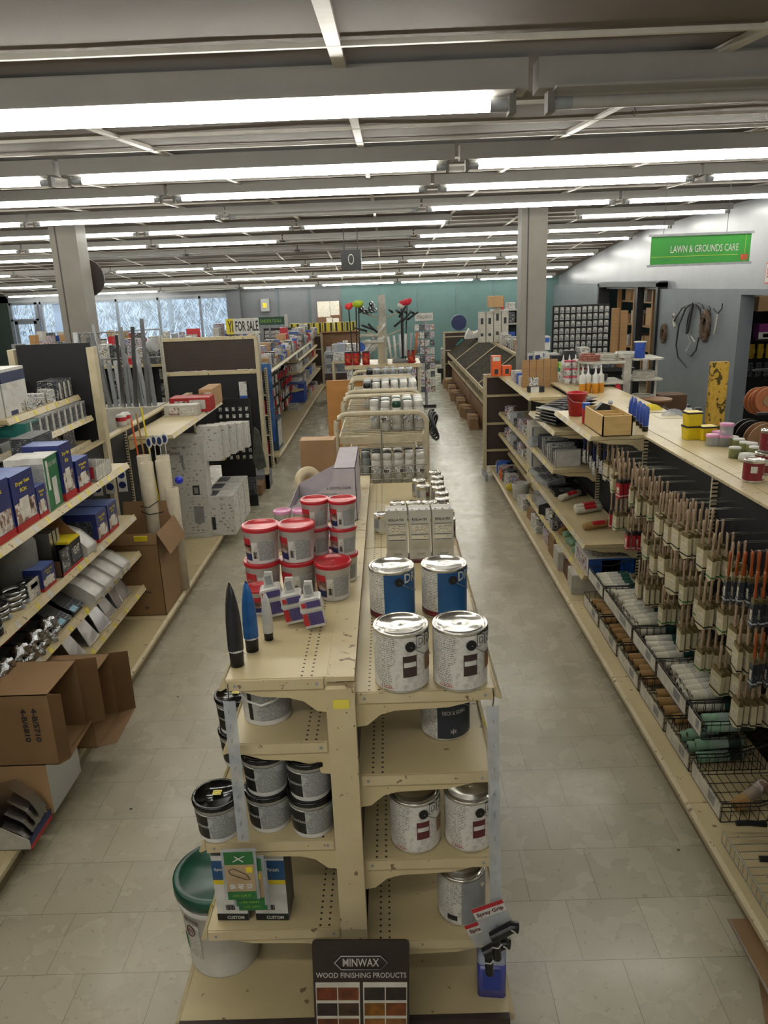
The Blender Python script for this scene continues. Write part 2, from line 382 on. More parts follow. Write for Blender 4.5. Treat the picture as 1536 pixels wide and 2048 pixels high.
m = MB().cyl((0, 0, 0), (.15, 0, 6), .16, .07, 8)
tr = thing('bare_tree', 'bare tree standing on the bank outside the shop window', 'tree', (-12.5, 45, .6)); m.build('trunk', 'bare_twig', tr)
m = MB()
for k in range(26):
    z = random.uniform(1.5, 5.6); a = random.uniform(0, 2*PI); L = random.uniform(.8, 2)
    m.tube([(.02*z, 0, z), (.02*z+math.cos(a)*L*.5, math.sin(a)*L*.3, z+L*.35), (.02*z+math.cos(a)*L, math.sin(a)*L*.5, z+L)], .03, 4)
m.build('branches', 'bare_twig', tr)
t_ = thing('canopy_post', 'pale blue and red painted post outside the shop door', 'post', (-11.25, 26.9, 0))
MB().box(-.28, .05, 0, .2, -.1, 3).build('post_body', mat('pale_blue', '#9fb8dc', .5, var=0), t_); MB().box(.05, .24, -.01, .21, -.1, 3).build('red_stripe', mat('signal_red', '#e0201c', .5, var=0), t_)
# ---------------------------------------------------------------- ceiling lamps
mat('lamp_housing', '#9d9a94', .45, var=.05, vs=5)
tube_on = mat('fluorescent_tube_lit', '#ffffff', .4, var=0); nt_ = NT(tube_on)
nt_.b.inputs['Emission Color'].default_value = (1, .985, .90, 1); nt_.b.inputs['Emission Strength'].default_value = LAMP
mat('fluorescent_tube_dark', '#a8a6a0', .3, var=.05)
LW = 2.5
def make_fixture(lit):
    r = thing('fluorescent_fixture', 'x', 'ceiling light')
    MB().box(0, LW-.004, -.055, .055, .035, .125).box(.05, LW-.05, -.09, .09, .028, .036).build('housing', 'lamp_housing', r)
    for e in (.035, LW-.06): MB().box(e, e+.022, -.03, .03, -.03, .04).build('lamp_holder', mat('socket_grey', '#6f6c66', .5), r)
    if lit: MB().cyl((.12, 0, 0), (LW-.12, 0, 0), .019, n=10).build('tube', tube_on, r)
    else: MB().cyl((.12, 0, 0), (LW-.12, 0, 0), .02, n=10).build('tube', 'fluorescent_tube_dark', r)
    for a, b in ((.055, .12), (LW-.12, LW-.055)): MB().cyl((a, 0, 0), (b, 0, 0), .02, n=10).build('tube_end', 'steel_40', r)
    return r
on0, off0 = make_fixture(True), make_fixture(False)
ROWS = [(-2.3, 2.80, .5, -2, 1, ()), (.25, 2.95, .5, -2, 1, ()), (2.75, 3.13, .515, -2, 1, ()), (5.2, 3.29, .5, -2, 2, ()), (7.73, 3.45, .5, -3, 2, ()), (10.35, 3.51, .52, -3, 1, (-1,)), (12.95, 3.54, -1.38, -4, 0, ()),  # first two rows are out of view, added to brighten the near shop
        (12.87, 3.535, 3.08, 0, 0, ()), (15.4, 3.49, .6, -5, 0, (-1,)), (15.4, 3.49, 3.08, 0, 0, ()), (17.95, 3.43, .6, -5, 1, (-1, -2, -3)), (20.5, 3.2, .5, -6, 1, (-4,)), (23.1, 2.95, .45, -6, 1, ()), (25.1, 2.71, .42, -6, 1, (-3,))]
used = {True: 0, False: 0}; rowno = {}
for (y, z, x0, k0, k1, off) in ROWS:
    rn = rowno.setdefault(round(y), len(rowno)); n_in = 0
    for k in range(k0, k1+1):
        x = x0+k*2.53
        if x < -13.3 or x > 5.5: continue
        lit = k not in off and not (y < 3 and k == 0)
        lab = '%s ceiling strip light, row %s from the camera, %s from the right wall' % ('glowing' if lit else 'unlit', ORD[rn-2] if rn > 1 else 'added behind, '+ORD[rn], ORD[max(0, int(round((5.6-x)/2.53))-1)])
        o = on0 if lit else off0
        if not used[lit]: used[lit] = 1; o.location = (x, y, z); o['label'] = lab; o['group'] = 'fluorescent ceiling lights'
        else: dup(o, (x, y, z), 0, lab, 'fluorescent ceiling lights')
for bx, by, bn in ((6.2, 12.6, 'side doorway'), (6.3, 18.0, 'dark storage opening')): dup(on0, (bx, by, 3.3), 0, 'glowing strip light added unseen in the room beyond the '+bn)  # unseen fixtures, put in to light the back rooms through their openings
# hanging sign
p = spot(1303, 473, Y=8); q = spot(1503, 471, Y=8); zt = p.z; wS = q.x-p.x; hS = .275
sg = thing('department_sign', 'green hanging sign reading LAWN & GROUNDS CARE', 'sign', (p.x, 8, zt-hS), 0)
MB().box(0, wS, -.002, .002, 0, hS).box(.01, wS-.12, -.004, -.002, .072, .078, 1).box(wS-.055, wS-.051, -.004, -.002, 0, hS, 1).box(wS-.09, wS-.02, -.004, -.0022, .02, .075, 2).build('banner', [mat('sign_green', '#2c8a2c', .5, var=.12, vs=2), mat('sign_lime', '#9ac23c', .5), mat('sign_orange', '#b8502a', .5)], sg)
MB().box(-.03, wS+.02, -.01, .01, hS-.005, hS+.018).build('top_rail', m_('steel', .4), sg); MB().box(-.03, wS+.02, -.01, .01, -.02, .003).build('bottom_rail', m_('steel', .4), sg)
text('LAWN & GROUNDS CARE', .68, .068, m_('white'), sg, (wS*.54, -.003, .145)); text('Supplies', .09, .018, m_('green'), sg, (.16, -.003, .045))
for xx in (.12, wS-.25): MB().cyl((xx, 0, hS), (xx, 0, zc(8)-zt+hS-.02), .0025, n=5).build('hanging_wire', 'wire_black', sg)
# ================================================================ SHELVING
def bracket(m, x0, d, s, y, mi=0):
    pts = [(x0, -.035), (x0, -.125), (x0+.035, -.12), (x0+.075, -.085), (x0+.12, -.072), (d*.7, -.066), (d-.01, -.035)]
    m.prism([(s*a, b) for a, b in pts], y-.002, y+.002, 'xz', mi)
def add_shelf(t, s, z, d, L, ya=0, name='shelf', railm='rail', tags=True, x0=.04, seed=0, slope=0):
    m = MB().box(s*x0, s*d, ya+.003, ya+L-.003, -.03, 0)
    bracket(m, x0, d, s, ya+.012); bracket(m, x0, d, s, ya+L-.012)
    o = m.build(name, 'shelf', t, (0, 0, z))
    if slope: o.rotation_euler = (0, slope*s, 0)
    r = random.Random(seed+int(z*100)); m = MB().prism([(s*d, .004), (s*(d+.004), .006), (s*(d+.022), -.034), (s*(d+.016), -.038), (s*d, -.03)], ya+.001, ya+L-.001, 'xz')
    if tags:
        yy = ya+.1
        while yy < ya+L-.08:
            y1 = yy+r.uniform(.03, .05); c = r.choice((1, 1, 2))
            m.add([(s*(d+.0055), yy, .004), (s*(d+.0055), y1, .004), (s*(d+.0225), y1, -.03), (s*(d+.0225), yy, -.03)], [(0, 1, 2, 3)], c); yy += r.uniform(.12, .3)
    m.build('price_rail', [railm, 'print_yellow', 'print_white'], o); return o
def section(label, xs, sides, y0, L, shelves, base=(.5,), cap=1.45, back='peg_black', group=None, posts=(0,), capw=.1, kick='#8e8065', cappiece=True, name='gondola_shelf_unit'):
    t = thing(name, label, 'shelving unit', (xs, y0, 0), 0, group)
    MB().box(-.012, .012, .01, L-.01, .1, cap-.01).build('back_panel', back, t)
    for yy in posts:
        MB().box(-capw*.42, capw*.42, yy-.02+(.02 if yy == 0 else 0), yy+.02, 0, cap-.002).build('upright', 'slot', t)
    if cappiece: MB().box(-capw/2, capw/2, .001, L-.001, cap-.004, cap+.012).build('top_cap', 'rail', t)
    for i, s in enumerate(sides):
        bd = base[i] if i < len(base) else base[0]
        if bd:
            m = MB().box(s*.03, s*bd, .002, L-.002, .105, .14)
            o = m.build('base_deck', 'shelf', t); mb = MB().prism([(s*bd, .142), (s*(bd+.018), .13), (s*(bd+.018), .108), (s*bd, .10)], .002, L-.002, 'xz')
            mb.build('price_rail', 'rail', o)
            MB().box(s*(bd-.05), s*(bd-.03), .004, L-.004, 0.001, .105).build('kick_plate', mat('kick'+kick, kick, .6), t)
    for k, (s, z, d, *r) in enumerate(shelves): add_shelf(t, s, z, d, r[0] if r else L, seed=int(y0*10)+k)
    return t
# ---- centre island in the foreground
for i, (y0, L, w_) in enumerate(((2.0, 1.3, 'nearest section of the centre island, holding tubs and paint cans'), (3.3, 1.2, 'far section of the centre island, behind the roller boxes'))):
    sh = [(-1, 1.465, .345), (-1, 1.245, .355), (-1, .885, .465), (-1, .53, .495), (1, 1.41, .463), (1, 1.12, .455), (1, .80, .46), (1, .47, .485)]
    t = section('cream metal double-sided shelving, '+w_, -.174, (-1, 1), y0, L, sh, base=(.63, .52), cap=1.452, back='peg_brown', posts=(L,) if i else (), group=None, capw=.086, kick='#4a3a30')
    if i == 0:
        o = MB().box(-.043, .043, -.03, .012, 0, 1.44).build('end_post', 'rail', t)
        MB().box(-.022, .026, -.032, -.03, 1.375, 1.405).build('price_sticker', 'print_yellow', o)
        MB().box(-.63, .52, -.022, 0, .02, .142).build('end_kick_plate', mat('brown_kick', '#3b2e28', .6), t)
        for s, z, d in sh: MB().box(s*.05, s*(d-.005), -.004, .002, z-.036, z-.002).cyl((s*.07, -.006, z-.02), (s*.07, -.003, z-.02), .005, n=8, mi=1).cyl((s*(d-.03), -.006, z-.02), (s*(d-.03), -.003, z-.02), .005, n=8, mi=1).build('shelf_end_flange', ['rail', 'steel_40'], t)
# ---- left run
LX = -2.38
for y0, lab, sh in ((1.8, 'left aisle shelving unit holding flat cartons, partly outside the picture', [(1, 1.40, .43), (1, 1.0, .43)]),
                    (3.0, 'left aisle shelving unit with open brown cartons at the bottom', [(1, 1.40, .43), (1, 1.0, .43), (1, .71, .43)]),
                    (4.2, 'left aisle shelving unit with five tiers of duct fittings', [(1, 1.40, .43), (1, 1.0, .43), (1, .71, .43), (1, .43, .43)]),
                    (5.4, 'left aisle shelving unit without shelves, holding paper rolls', []),
                    (6.6, 'left aisle shelving unit with white boxed goods under one shelf', [(1, 1.38, .43)]),
                    (7.8, 'far end unit of the left aisle shelving, beside stacked white boxes', [(1, 1.38, .43, .9)])):
    section('cream and black '+lab, LX, (1,), y0, 1.2, sh, base=(.57,), cap=1.44, back='peg_black', posts=(0, 1.2) if y0 > 7 else (0,), capw=.07)
# black raised panel with two shelves over the left run
t = thing('raised_display_panel', 'black raised pegboard panel with two shelves above the left aisle', 'shelving unit', (-2.92, 3.6, 0))
MB().box(-.04, .55, 2.5, 2.53, .1, 2.235).build('cross_panel', 'peg_black', t); MB().box(.53, .59, 2.47, 2.55, .0, 2.2).build('upright', 'slot', t); MB().box(-.1, -.05, 2.47, 2.55, 0, 2.2).build('upright', 'slot', t)
MB().box(-.03, -.01, .0, 2.5, .1, 1.98).build('back_panel', 'peg_black', t)
add_shelf(t, 1, 1.83, .42, 1.2, 1.25, seed=3); add_shelf(t, 1, 1.83, .3, 1.2, .03, seed=5); add_shelf(t, 1, 1.66, .5, 2.4, .05, seed=4); add_shelf(t, 1, 1.46, .46, 2.4, .05, seed=6, tags=False)
# brown pegboard end unit at the end of the left run
t = thing('end_gondola', 'tall brown pegboard end unit closing the left aisle shelving', 'shelving unit', (-2.93, 9.9, 0))
MB().box(.03, 1.22, 0, .02, 1.62, 2.0).build('upper_pegboard', 'peg_brown', t); MB().box(.03, 1.22, 0, .02, .35, 1.56).build('lower_pegboard', 'peg_black', t)
MB().box(.02, 1.23, -.02, .03, 1.56, 1.61).build('cross_rail', 'rail', t); MB().box(.0, 1.25, -.02, .04, 2.0, 2.04).build('top_cap', 'rail', t)
for x in (0, 1.22): MB().box(x, x+.045, -.03, .04, 0, 2.0).build('upright', 'slot', t)
MB().box(.86, 1.265, -.03, .3, 0, .2).build('base_foot', m_('midgrey'), t); MB().box(.86, 1.22, -.36, -.03, .02, .14).build('base_foot', m_('brown'), t)
o = MB().box(.98, 1.08, -.008, -.003, .62, 1.46).box(.98, 1.08, -.0095, -.008, .62, .7, 1).box(.98, 1.08, -.0095, -.008, 1.28, 1.46, 1).box(.98, 1.08, -.0095, -.008, .7, .9, 2).box(.98, 1.08, -.0095, -.008, .9, 1.0, 3).build('banner', [m_('blue'), 'print_big', 'photo_mix', m_('red')], thing('vertical_banner', 'narrow white red and blue banner hanging on the brown pegboard end unit', 'banner', (-2.93, 9.86, 0)))
# far left run (behind the end unit) X front -1.75
FX = -2.3
for i, (y0, sh) in enumerate(((11.4, [(1, 1.42, .5)]), (13.6, [(1, 1.42, .5)]), (15.8, [(1, 1.42, .5), (1, 1.2, .45), (1, .95, .45), (1, .6, .5)]), (18.0, [(1, 1.42, .4), (1, 1.2, .45), (1, .95, .45), (1, .6, .5)]))):
    section('brown backed shelving of the far left aisle, %s unit from the front' % ORD[i], FX, (1,), y0, 2.2, sh, base=(.57,), cap=1.42, back='peg_brown', posts=(0, 2.2), capw=.08)
t = thing('end_gondola', 'brown pegboard panel closing the far left aisle shelving', 'shelving unit', (-2.35, 20.3, 0))
MB().box(0, .62, 0, .03, .2, 1.45).build('pegboard', 'peg_brown', t)
for z in (.6, 1.05, 1.4): MB().box(0, .64, -.02, 0, z, z+.03).build('cross_rail', 'rail', t)
for x in (0, .6): MB().box(x, x+.05, -.03, .05, 0, 1.47).build('upright', 'slot', t)
MB().box(.5, .7, -.2, .3, 0, .12).build('base_foot', 'rail', t)
# ---- right run
RX = 1.93
for y0, L, lab, sh in ((1.84, 1.22, 'nearest pegboard unit of the right aisle with bare black backing', []),
                   (3.06, 1.22, 'right aisle pegboard unit hung with brushes and wire baskets', []),
                   (4.28, 1.22, 'second pegboard unit of brushes from the camera along the right aisle', []),
                   (5.5, 1.22, 'right aisle unit carrying the open wooden box on its top shelf', [(-1, 1.455, .43), (-1, .6, .44), (-1, .345, .44)]),
                   (6.72, 1.22, 'right aisle unit carrying black paint trays', [(-1, 1.26, .43), (-1, .905, .43), (-1, .6, .44), (-1, .345, .44)]),
                   (7.94, 1.1, 'right aisle unit carrying brown boards on its top shelf', [(-1, 1.40, .43), (-1, .9, .43), (-1, .62, .43), (-1, .345, .3)]),
                   (9.04, 1.1, 'far end unit of the right aisle with orange boxes on top', [(-1, 1.40, .43), (-1, .9, .43), (-1, .62, .43), (-1, .345, .3)])):
    section('cream and black '+lab, RX, (-1,), y0, L, sh, base=(.55,), cap=1.44, back='peg_black', posts=(0, L) if y0 > 9 else (0,), capw=.1)
t = thing('top_deck', 'wide cream perforated top shelf behind the hanging paint brushes', 'shelf', (1.985, 1.84, 0))
for k in range(3): MB().box(0, .5, k*1.22+.003, k*1.22+1.217, 1.425, 1.455).build('shelf_board', 'shelf', t)
MB().box(.1, .14, 0, 3.66, .0, 1.425).box(.3, .32, 0, 3.66, 0, 1.42).build('support_panel', 'peg_black', t)
t = thing('end_gondola', 'brown pegboard end panel of the right aisle shelving below orange boxes', 'shelving unit', (1.28, 10.18, 0))
MB().box(.03, .6, 0, .02, .15, 1.36).build('pegboard', 'peg_brown', t)
for z in (.35, .72, 1.1): MB().box(.03, .6, -.02, 0, z, z+.03).build('cross_rail', 'rail', t)
MB().box(0, .045, -.03, .04, 0, 1.40).build('upright', 'slot', t); MB().box(0, .62, -.02, .05, 1.36, 1.405).build('top_cap', 'rail', t)
MB().box(-.005, .03, -.28, .1, .0, .09).build('base_foot', 'steel_40', t)
# ================================================================ PACKAGE BUILDERS
def carton(name, label, cat, size, loc, rz=0, m='cardboard', patches=(), group=None, mats=(), extra=None, rot=None):
    """closed box; patches (face, u0, v0, u1, v1, material) printed on it; origin at base centre"""
    w_, d, h = size; ms = [m]; mb = MB().box(-w_/2, w_/2, -d/2, d/2, 0, h)
    for (f, u0, v0, u1, v1, pm) in patches:
        if pm not in ms: ms.append(pm)
        i = ms.index(pm); e = .0012
        if f in 'fb':
            y = -d/2-e if f == 'f' else d/2+e
            q = [(-w_/2+u0*w_, y, v0*h), (-w_/2+u1*w_, y, v0*h), (-w_/2+u1*w_, y, v1*h), (-w_/2+u0*w_, y, v1*h)]
        elif f in 'lr':
            x = -w_/2-e if f == 'l' else w_/2+e
            q = [(x, -d/2+u0*d, v0*h), (x, -d/2+u1*d, v0*h), (x, -d/2+u1*d, v1*h), (x, -d/2+u0*d, v1*h)]
        else: q = [(-w_/2+u0*w_, -d/2+v0*d, h+e), (-w_/2+u1*w_, -d/2+v0*d, h+e), (-w_/2+u1*w_, -d/2+v1*d, h+e), (-w_/2+u0*w_, -d/2+v1*d, h+e)]
        mb.add(q, [(0, 1, 2, 3)], i)
    o = mb.build(name, ms); o.location = loc; o.rotation_euler = rot if rot else (0, 0, rz); return tag(o, label, cat, group)
def lidded_tub(label, r, h, lidm, bodym, patches, group=None, cat='tub', name='plastic_tub', lidr=1.07, handle=False, taper=.88):
    """patches: (a0, a1, z0, z1, material) in degrees round the wall (-90 faces the camera)"""
    t = thing(name, label, cat, (0, 0, 0), 0, group); lz = h*.87
    rr = lambda z: r*(taper+(1-taper)*z/lz)
    MB().lathe([(0, 0), (r*taper, 0), (r*taper, .003), (r, lz), (r*1.03, lz), (r*1.03, lz+.004), (r*.98, lz+.006)], 28).build('tub_body', bodym, t)
    MB().lathe([(r*lidr*.99, lz+.002), (r*lidr, lz+.006), (r*lidr, h-.004), (r*lidr*.97, h), (r*.93, h), (r*.9, h-.006), (0, h-.005)], 28).build('lid', lidm, t)
    if patches:
        m = MB(); ms = []
        for a0, a1, z0, z1, pm in patches:
            if pm not in ms: ms.append(pm)
            z0 *= lz; z1 *= lz
            m.lathe([(rr(z0)+.0012, z0), (rr(z1)+.0012, z1)], max(3, int((a1-a0)/9)), ms.index(pm), (0, 0, 0), True, math.radians(a0), math.radians(a1))
        m.build('label_wrap', ms, t)
    if handle:
        MB().tube([(r*1.05*math.cos(a), -.02-r*.95*math.sin(abs(a-PI/2) and (PI-a) if False else a)*.0-.0, 0) for a in ()] or
                  [(-r*1.06, 0, lz-.02), (-r*.98, -r*.6, lz-.05), (-r*.5, -r*1.08, lz-.085), (0, -r*1.22, lz-.095), (r*.5, -r*1.08, lz-.085), (r*.98, -r*.6, lz-.05), (r*1.06, 0, lz-.02)], .004, 6).build('bail_handle', 'white_50', t)
    return t
def paint_can(label, r, h, patches, group=None, bail='right', lidm='tin', bodym='tin', name='paint_can', knob='black_50', bottom=None):
    t = thing(name, label, 'paint can', (0, 0, 0), 0, group)
    MB().lathe([(0, 0), (r*1.0, 0), (r*1.01, .003), (r*.985, .008), (r*.985, h-.012), (r*1.01, h-.006), (r*1.01, h-.002), (r*.97, h), (r*.93, h-.003)], 36).build('can_body', bodym, t)
    m = MB().lathe([(r*.97, h-.001), (r*.93, h-.006), (r*.90, h-.006), (r*.88, h+.0005), (r*.84, h+.0005), (r*.82, h-.004), (.005, h-.003), (0, h-.001)], 36); m.build('lid', lidm, t)
    ms = []; m = MB()
    for a0, a1, z0, z1, pm in patches:
        if pm not in ms: ms.append(pm)
        q = .0006+.0006*ms.index(pm)
        m.lathe([(r*.985+q, .008+z0*(h-.02)), (r*.985+q, .008+z1*(h-.02))], max(3, int((a1-a0)/3)), ms.index(pm), (0, 0, 0), True, math.radians(a0), math.radians(a1))
    if patches: m.build('label_wrap', ms, t)
    if bail:
        a = math.radians(-72 if bail == 'right' else -40); x, y = r*math.cos(a), r*math.sin(a); zz = h*.79
        e = Vector((math.cos(a), math.sin(a), 0)); k = r*.19
        MB().cyl(Vector((x, y, zz))*1-e*.002*0, Vector((x, y, zz))+e*.005, k if bail == 'right' else k*.5, n=18).build('bail_ear', knob, t)
        pts = []
        for i in range(9):
            b = a+i/8*PI; s_ = math.sin(i/8*PI); pts.append((r*1.06*math.cos(b), r*1.06*math.sin(b), zz-s_*h*.34))
        MB().tube(pts, .0013, 5).build('bail_handle', 'wire_chrome', t)
    return t
def spray_can(label, capm, bodym, group, bandm=None, h=.195, r=.032):
    t = thing('spray_can', label, 'spray can', (0, 0, 0), 0, group)
    m = MB().lathe([(0, 0), (r, 0), (r, h*.76), (r*.8, h*.81), (0, h*.81)], 16)
    if bandm: m.lathe([(r+.0007, h*.3), (r+.0007, h*.55)], 16, 1)
    m.build('can_body', [bodym, bandm or bodym], t); MB().lathe([(r*.86, h*.775), (r*.9, h*.78), (r*.9, h*.98), (r*.8, h), (0, h)], 16).build('cap', capm, t); return t
def squeeze_tube(label, r, h, m, capm='black_50', group=None, capw=.2, stripe=None, rz=0):
    t = thing('squeeze_tube', label, 'squeeze tube', (0, 0, 0), rz, group); n = 16; vs = []; K_ = 10; hc = h*capw
    for j in range(K_+1):
        f = j/K_; a = r*(1+.25*f)*(1-.0*f); b = r*(1-f**3.2)**.9+.0025; z = hc+(h-hc)*f
        if j == K_: a = r*.55 if m != 'white_40' else r*.25
        for i in range(n): u = 2*PI*i/n; vs.append((b*math.cos(u), a*math.sin(u), z))
    mb = MB().add(vs, [(j*n+i, j*n+(i+1) % n, (j+1)*n+(i+1) % n, (j+1)*n+i) for j in range(K_) for i in range(n)], 0, True)
    mb.build('tube_body', m, t); MB().lathe([(0, 0), (r*.95, 0), (r*1.0, hc*.9), (r*.98, hc)], 18).lathe([(r*1.02, hc*.93), (r*1.02, hc*1.05), (r*.7, hc*1.05)], 18, 1).build('cap', [capm, 'white_50'], t); return t
def bottle(label, cat, prof, m, capprof, capm, name='bottle', group=None, band=None):
    t = thing(name, label, cat, (0, 0, 0), 0, group)
    mb = MB().lathe(prof, 18)
    if band: mb.lathe(band[0], 18, 1)
    mb.build('bottle_body', [m, band[1] if band else m], t); MB().lathe(capprof, 14).build('cap', capm, t); return t
def at(o, p, rz=None, label=None, group=None):
    o.location = p
    if rz is not None: o.rotation_euler[2] = rz
    if label: o['label'] = label
    if group: o['group'] = group
    return o
# ================================================================ CENTRE ISLAND GOODS
ZL, ZR = 1.466, 1.411
# --- red-lid patching tubs (top left shelf)
def patch_tub(lab, r=.066, h=.142, lid='red_30', grp=None, pink=False):
    if pink: pt = [(-150, -95, .12, .72, 'navy_50'), (-95, -30, .12, .72, 'grey_50')]
    else: pt = [(-200, -150, .15, .8, 'red_50'), (-150, -112, .55, .82, 'red_50'), (-150, -112, .32, .62, 'photo_brown'), (-150, -112, .12, .34, 'navy_50'), (-108, -88, .2, .72, 'print_white'), (-84, -25, .14, .76, 'print_grey'),
                (-104, -92, .2, .42, 'black_50')]
    return lidded_tub(lab, r, h, lid, mat('tub_white', '#cfccc8', .35, var=.04), pt, grp)
T0 = patch_tub('x')
def sx(px, py, y): return spot(px, py, Y=y).x
tl = [(2.62, sx(667, 1160, 2.62), 0, 'front right single white patching tub with red lid, nearest the shelf seam'),
  (2.66, sx(527, 1150, 2.66), 0, 'lower red-lidded white tub of the front left pair'), (2.66, sx(525, 1100, 2.66), .137, 'upper red-lidded white tub of the front left pair'),
  (2.66, sx(598, 1150, 2.66), 0, 'lower red-lidded white tub of the front middle pair'), (2.66, sx(596, 1100, 2.66), .137, 'upper red-lidded white tub of the front middle pair, yellow picture showing'),
  (2.79, sx(690, 1140, 2.79), 0, 'bottom red-lidded tub of the stack of three by the centre seam'), (2.79, sx(687, 1090, 2.79), .137, 'middle red-lidded tub of the stack of three by the centre seam'),
  (2.79, sx(686, 1035, 2.79), .274, 'top red-lidded tub of the stack of three by the centre seam'), (2.80, sx(638, 1140, 2.80), 0, 'bottom red-lidded tub of the rear stack left of centre seam stack'), (2.80, sx(634, 1090, 2.80), .137, 'middle red-lidded tub of the rear stack left of centre seam stack'),
  (2.80, sx(631, 1035, 2.80), .274, 'top red-lidded tub of the rear stack left of centre seam stack')]
for i, (y, x, dz, lab) in enumerate(tl):
    if i == 0: at(T0, (x, y, ZL), 0, lab, 'red lidded patching tubs')
    else: dup(T0, (x, y, ZL+dz*(.8 if i > 4 else 1)), random.uniform(-.2, .2), lab, 'red lidded patching tubs', scale=.79 if i > 4 else 1)
s0 = at(patch_tub('small red-lidded white tub half hidden behind the front left pair', .048, .115), (sx(548, 1060, 3.17), 3.17, ZL))
at(patch_tub('small tub with bright red lid behind the black squeeze tube', .045, .095), (sx(517, 1180, 2.5), 2.5, ZL), .8)
at(patch_tub('small tub with plain white lid behind the front middle pair', .052, .1, 'white_30'), (sx(590, 1060, 3.17), 3.17, ZL), .3)
for i, (x, y, lab) in enumerate(((sx(565, 1030, 3.4), 3.4, 'pink-lidded small tub, left one behind the red lids'), (sx(603, 1030, 3.4), 3.4, 'pink-lidded small tub, right one behind the red lids'), (sx(664, 1060, 3.0), 3.0, 'pink-lidded small tub peeking between the red-lidded stacks'))):
    at(patch_tub(lab, .04, .115 if i < 2 else .12, mat('pink_lid', '#cf86ad', .35), 'pink lidded tubs', True), (x, y, ZL))
# white rectangular tubs with purple labels lying tilted, and the white flaps behind
for i, (x, y, rz) in enumerate(((-.275, 2.36, .06), (-.345, 2.40, .08), (-.425, 2.46, .12))):
    t = thing('spackle_tub', ('rightmost', 'middle', 'leftmost')[i]+' white tub with purple and red label, tipped on its side', 'tub', (x, y, ZL+.001), rz, 'tipped white spackle tubs')
    M_ = Matrix.Rotation(-.16, 4, 'Y'); mb = MB().prism([(-.033, 0), (.033, 0), (.037, .098), (.03, .104), (-.03, .104), (-.037, .098)], -.03, .03, 'xz').box(-.038, .038, -.034, .034, .062, .072); mb.xf(M_ @ Matrix.Translation((0, 0, .006))).build('tub_body', 'white_30', t)
    mb = MB().box(-.014, .034, -.0355, -.034, .012, .056).box(-.014, .034, -.0355, -.034, .076, .098).box(-.034, -.016, -.0355, -.034, .012, .056, 1).box(-.03, -.016, -.0355, -.034, .078, .095, 1).box(.002, .003, -.0365, -.0355, .012, .056, 2).box(.016, .017, -.0365, -.0355, .012, .056, 2)
    mb.xf(M_ @ Matrix.Translation((0, 0, .006))).build('label_panel', ['purple_40', 'red_40', 'navy_40'], t)
    mb = MB().prism([(-.02, .1), (.014, .1), (.02, .16), (-.006, .165), (-.016, .14)], .0, .012, 'xz').box(-.01, .012, -.004, 0, .118, .15, 1); mb.xf(M_).build('spout_card', ['white_30', 'grey_40'], t)
for (px, py, r, h, m, lab, cw) in ((474, 1333, .022, .27, mat('tube_black', '#24242c', .3, var=.3, vs=30), 'tall black squeeze tube at the shelf corner', .2), (504, 1303, .0215, .235, mat('tube_blue', '#1f62a8', .3, var=.25, vs=25), 'blue squeeze tube with dark top standing behind the black one', .2), (537, 1281, .0155, .165, 'white_40', 'white pointed squeeze tube beside the blue one', .17)):
    p = spot(px, py, Z=ZL); o = squeeze_tube(lab, r, h, m, capw=cw, rz=.4); o.location = p+Vector((0, .01, 0))
# cut-away display tray box, tape roll, tan carton on the far left end
t = thing('cut_tray_box', 'pale lavender carton cut down on a slant at the far end of the left shelf', 'box', (-.34, 3.56, ZL))
ms = [mat('lavender_card', '#a79ea3', .7, var=.05), 'print_big', 'cardboard_dark']
poly = [(-.18, 0), (.165, 0), (.165, .27), (.06, .27), (.05, .21), (.02, .17), (-.18, .07)]
m = MB().prism(poly, 0, .003, 'xz').prism(poly, .5, .503, 'xz').box(.162, .165, 0, .503, 0, .27).box(.06, .165, 0, .503, .267, .27).box(-.2, .165, 0, .5, 0, .004).box(-.18, -.177, 0, .503, 0, .07).box(-.1, .12, -.001, 0, .02, .035, 1)
m.build('box_body', ms, t); text('4. CRYSTAL CLEAR', .12, .012, 'charcoal_60', t, (.08, -.001, .17)); text('COMPONENT PACK', .1, .009, 'charcoal_60', t, (.02, -.001, .14))
text('THIS SIDE UP', .07, .012, m_('purple'), t, (-.12, -.001, .05)); text('TISSUE FREE', .1, .012, m_('purple'), t, (-.02, -.001, .028))
o = MB().lathe([(.028, -.02), (.075, -.02), (.075, .02), (.028, .02), (.028, -.02)], 30); o.xf(Matrix.Translation((-.47, 4.12, ZL+.076)) @ Matrix.Rotation(PI/2, 4, 'X') @ Matrix.Rotation(.3, 4, 'Y'))
tag(o.build('tape_roll', mat('masking_tape', '#c9b998', .6, var=.04)), 'large roll of cream tape standing behind the slanted lavender carton', 'tape roll')
carton('tall_carton', 'plain tan cardboard box standing at the far left end of the island', 'box', (.2, .12, .27), (-.425, 4.34, ZL-.001), -.03, 'cardboard', [('t', 0, 0, 1, 1, 'carton_tan')])
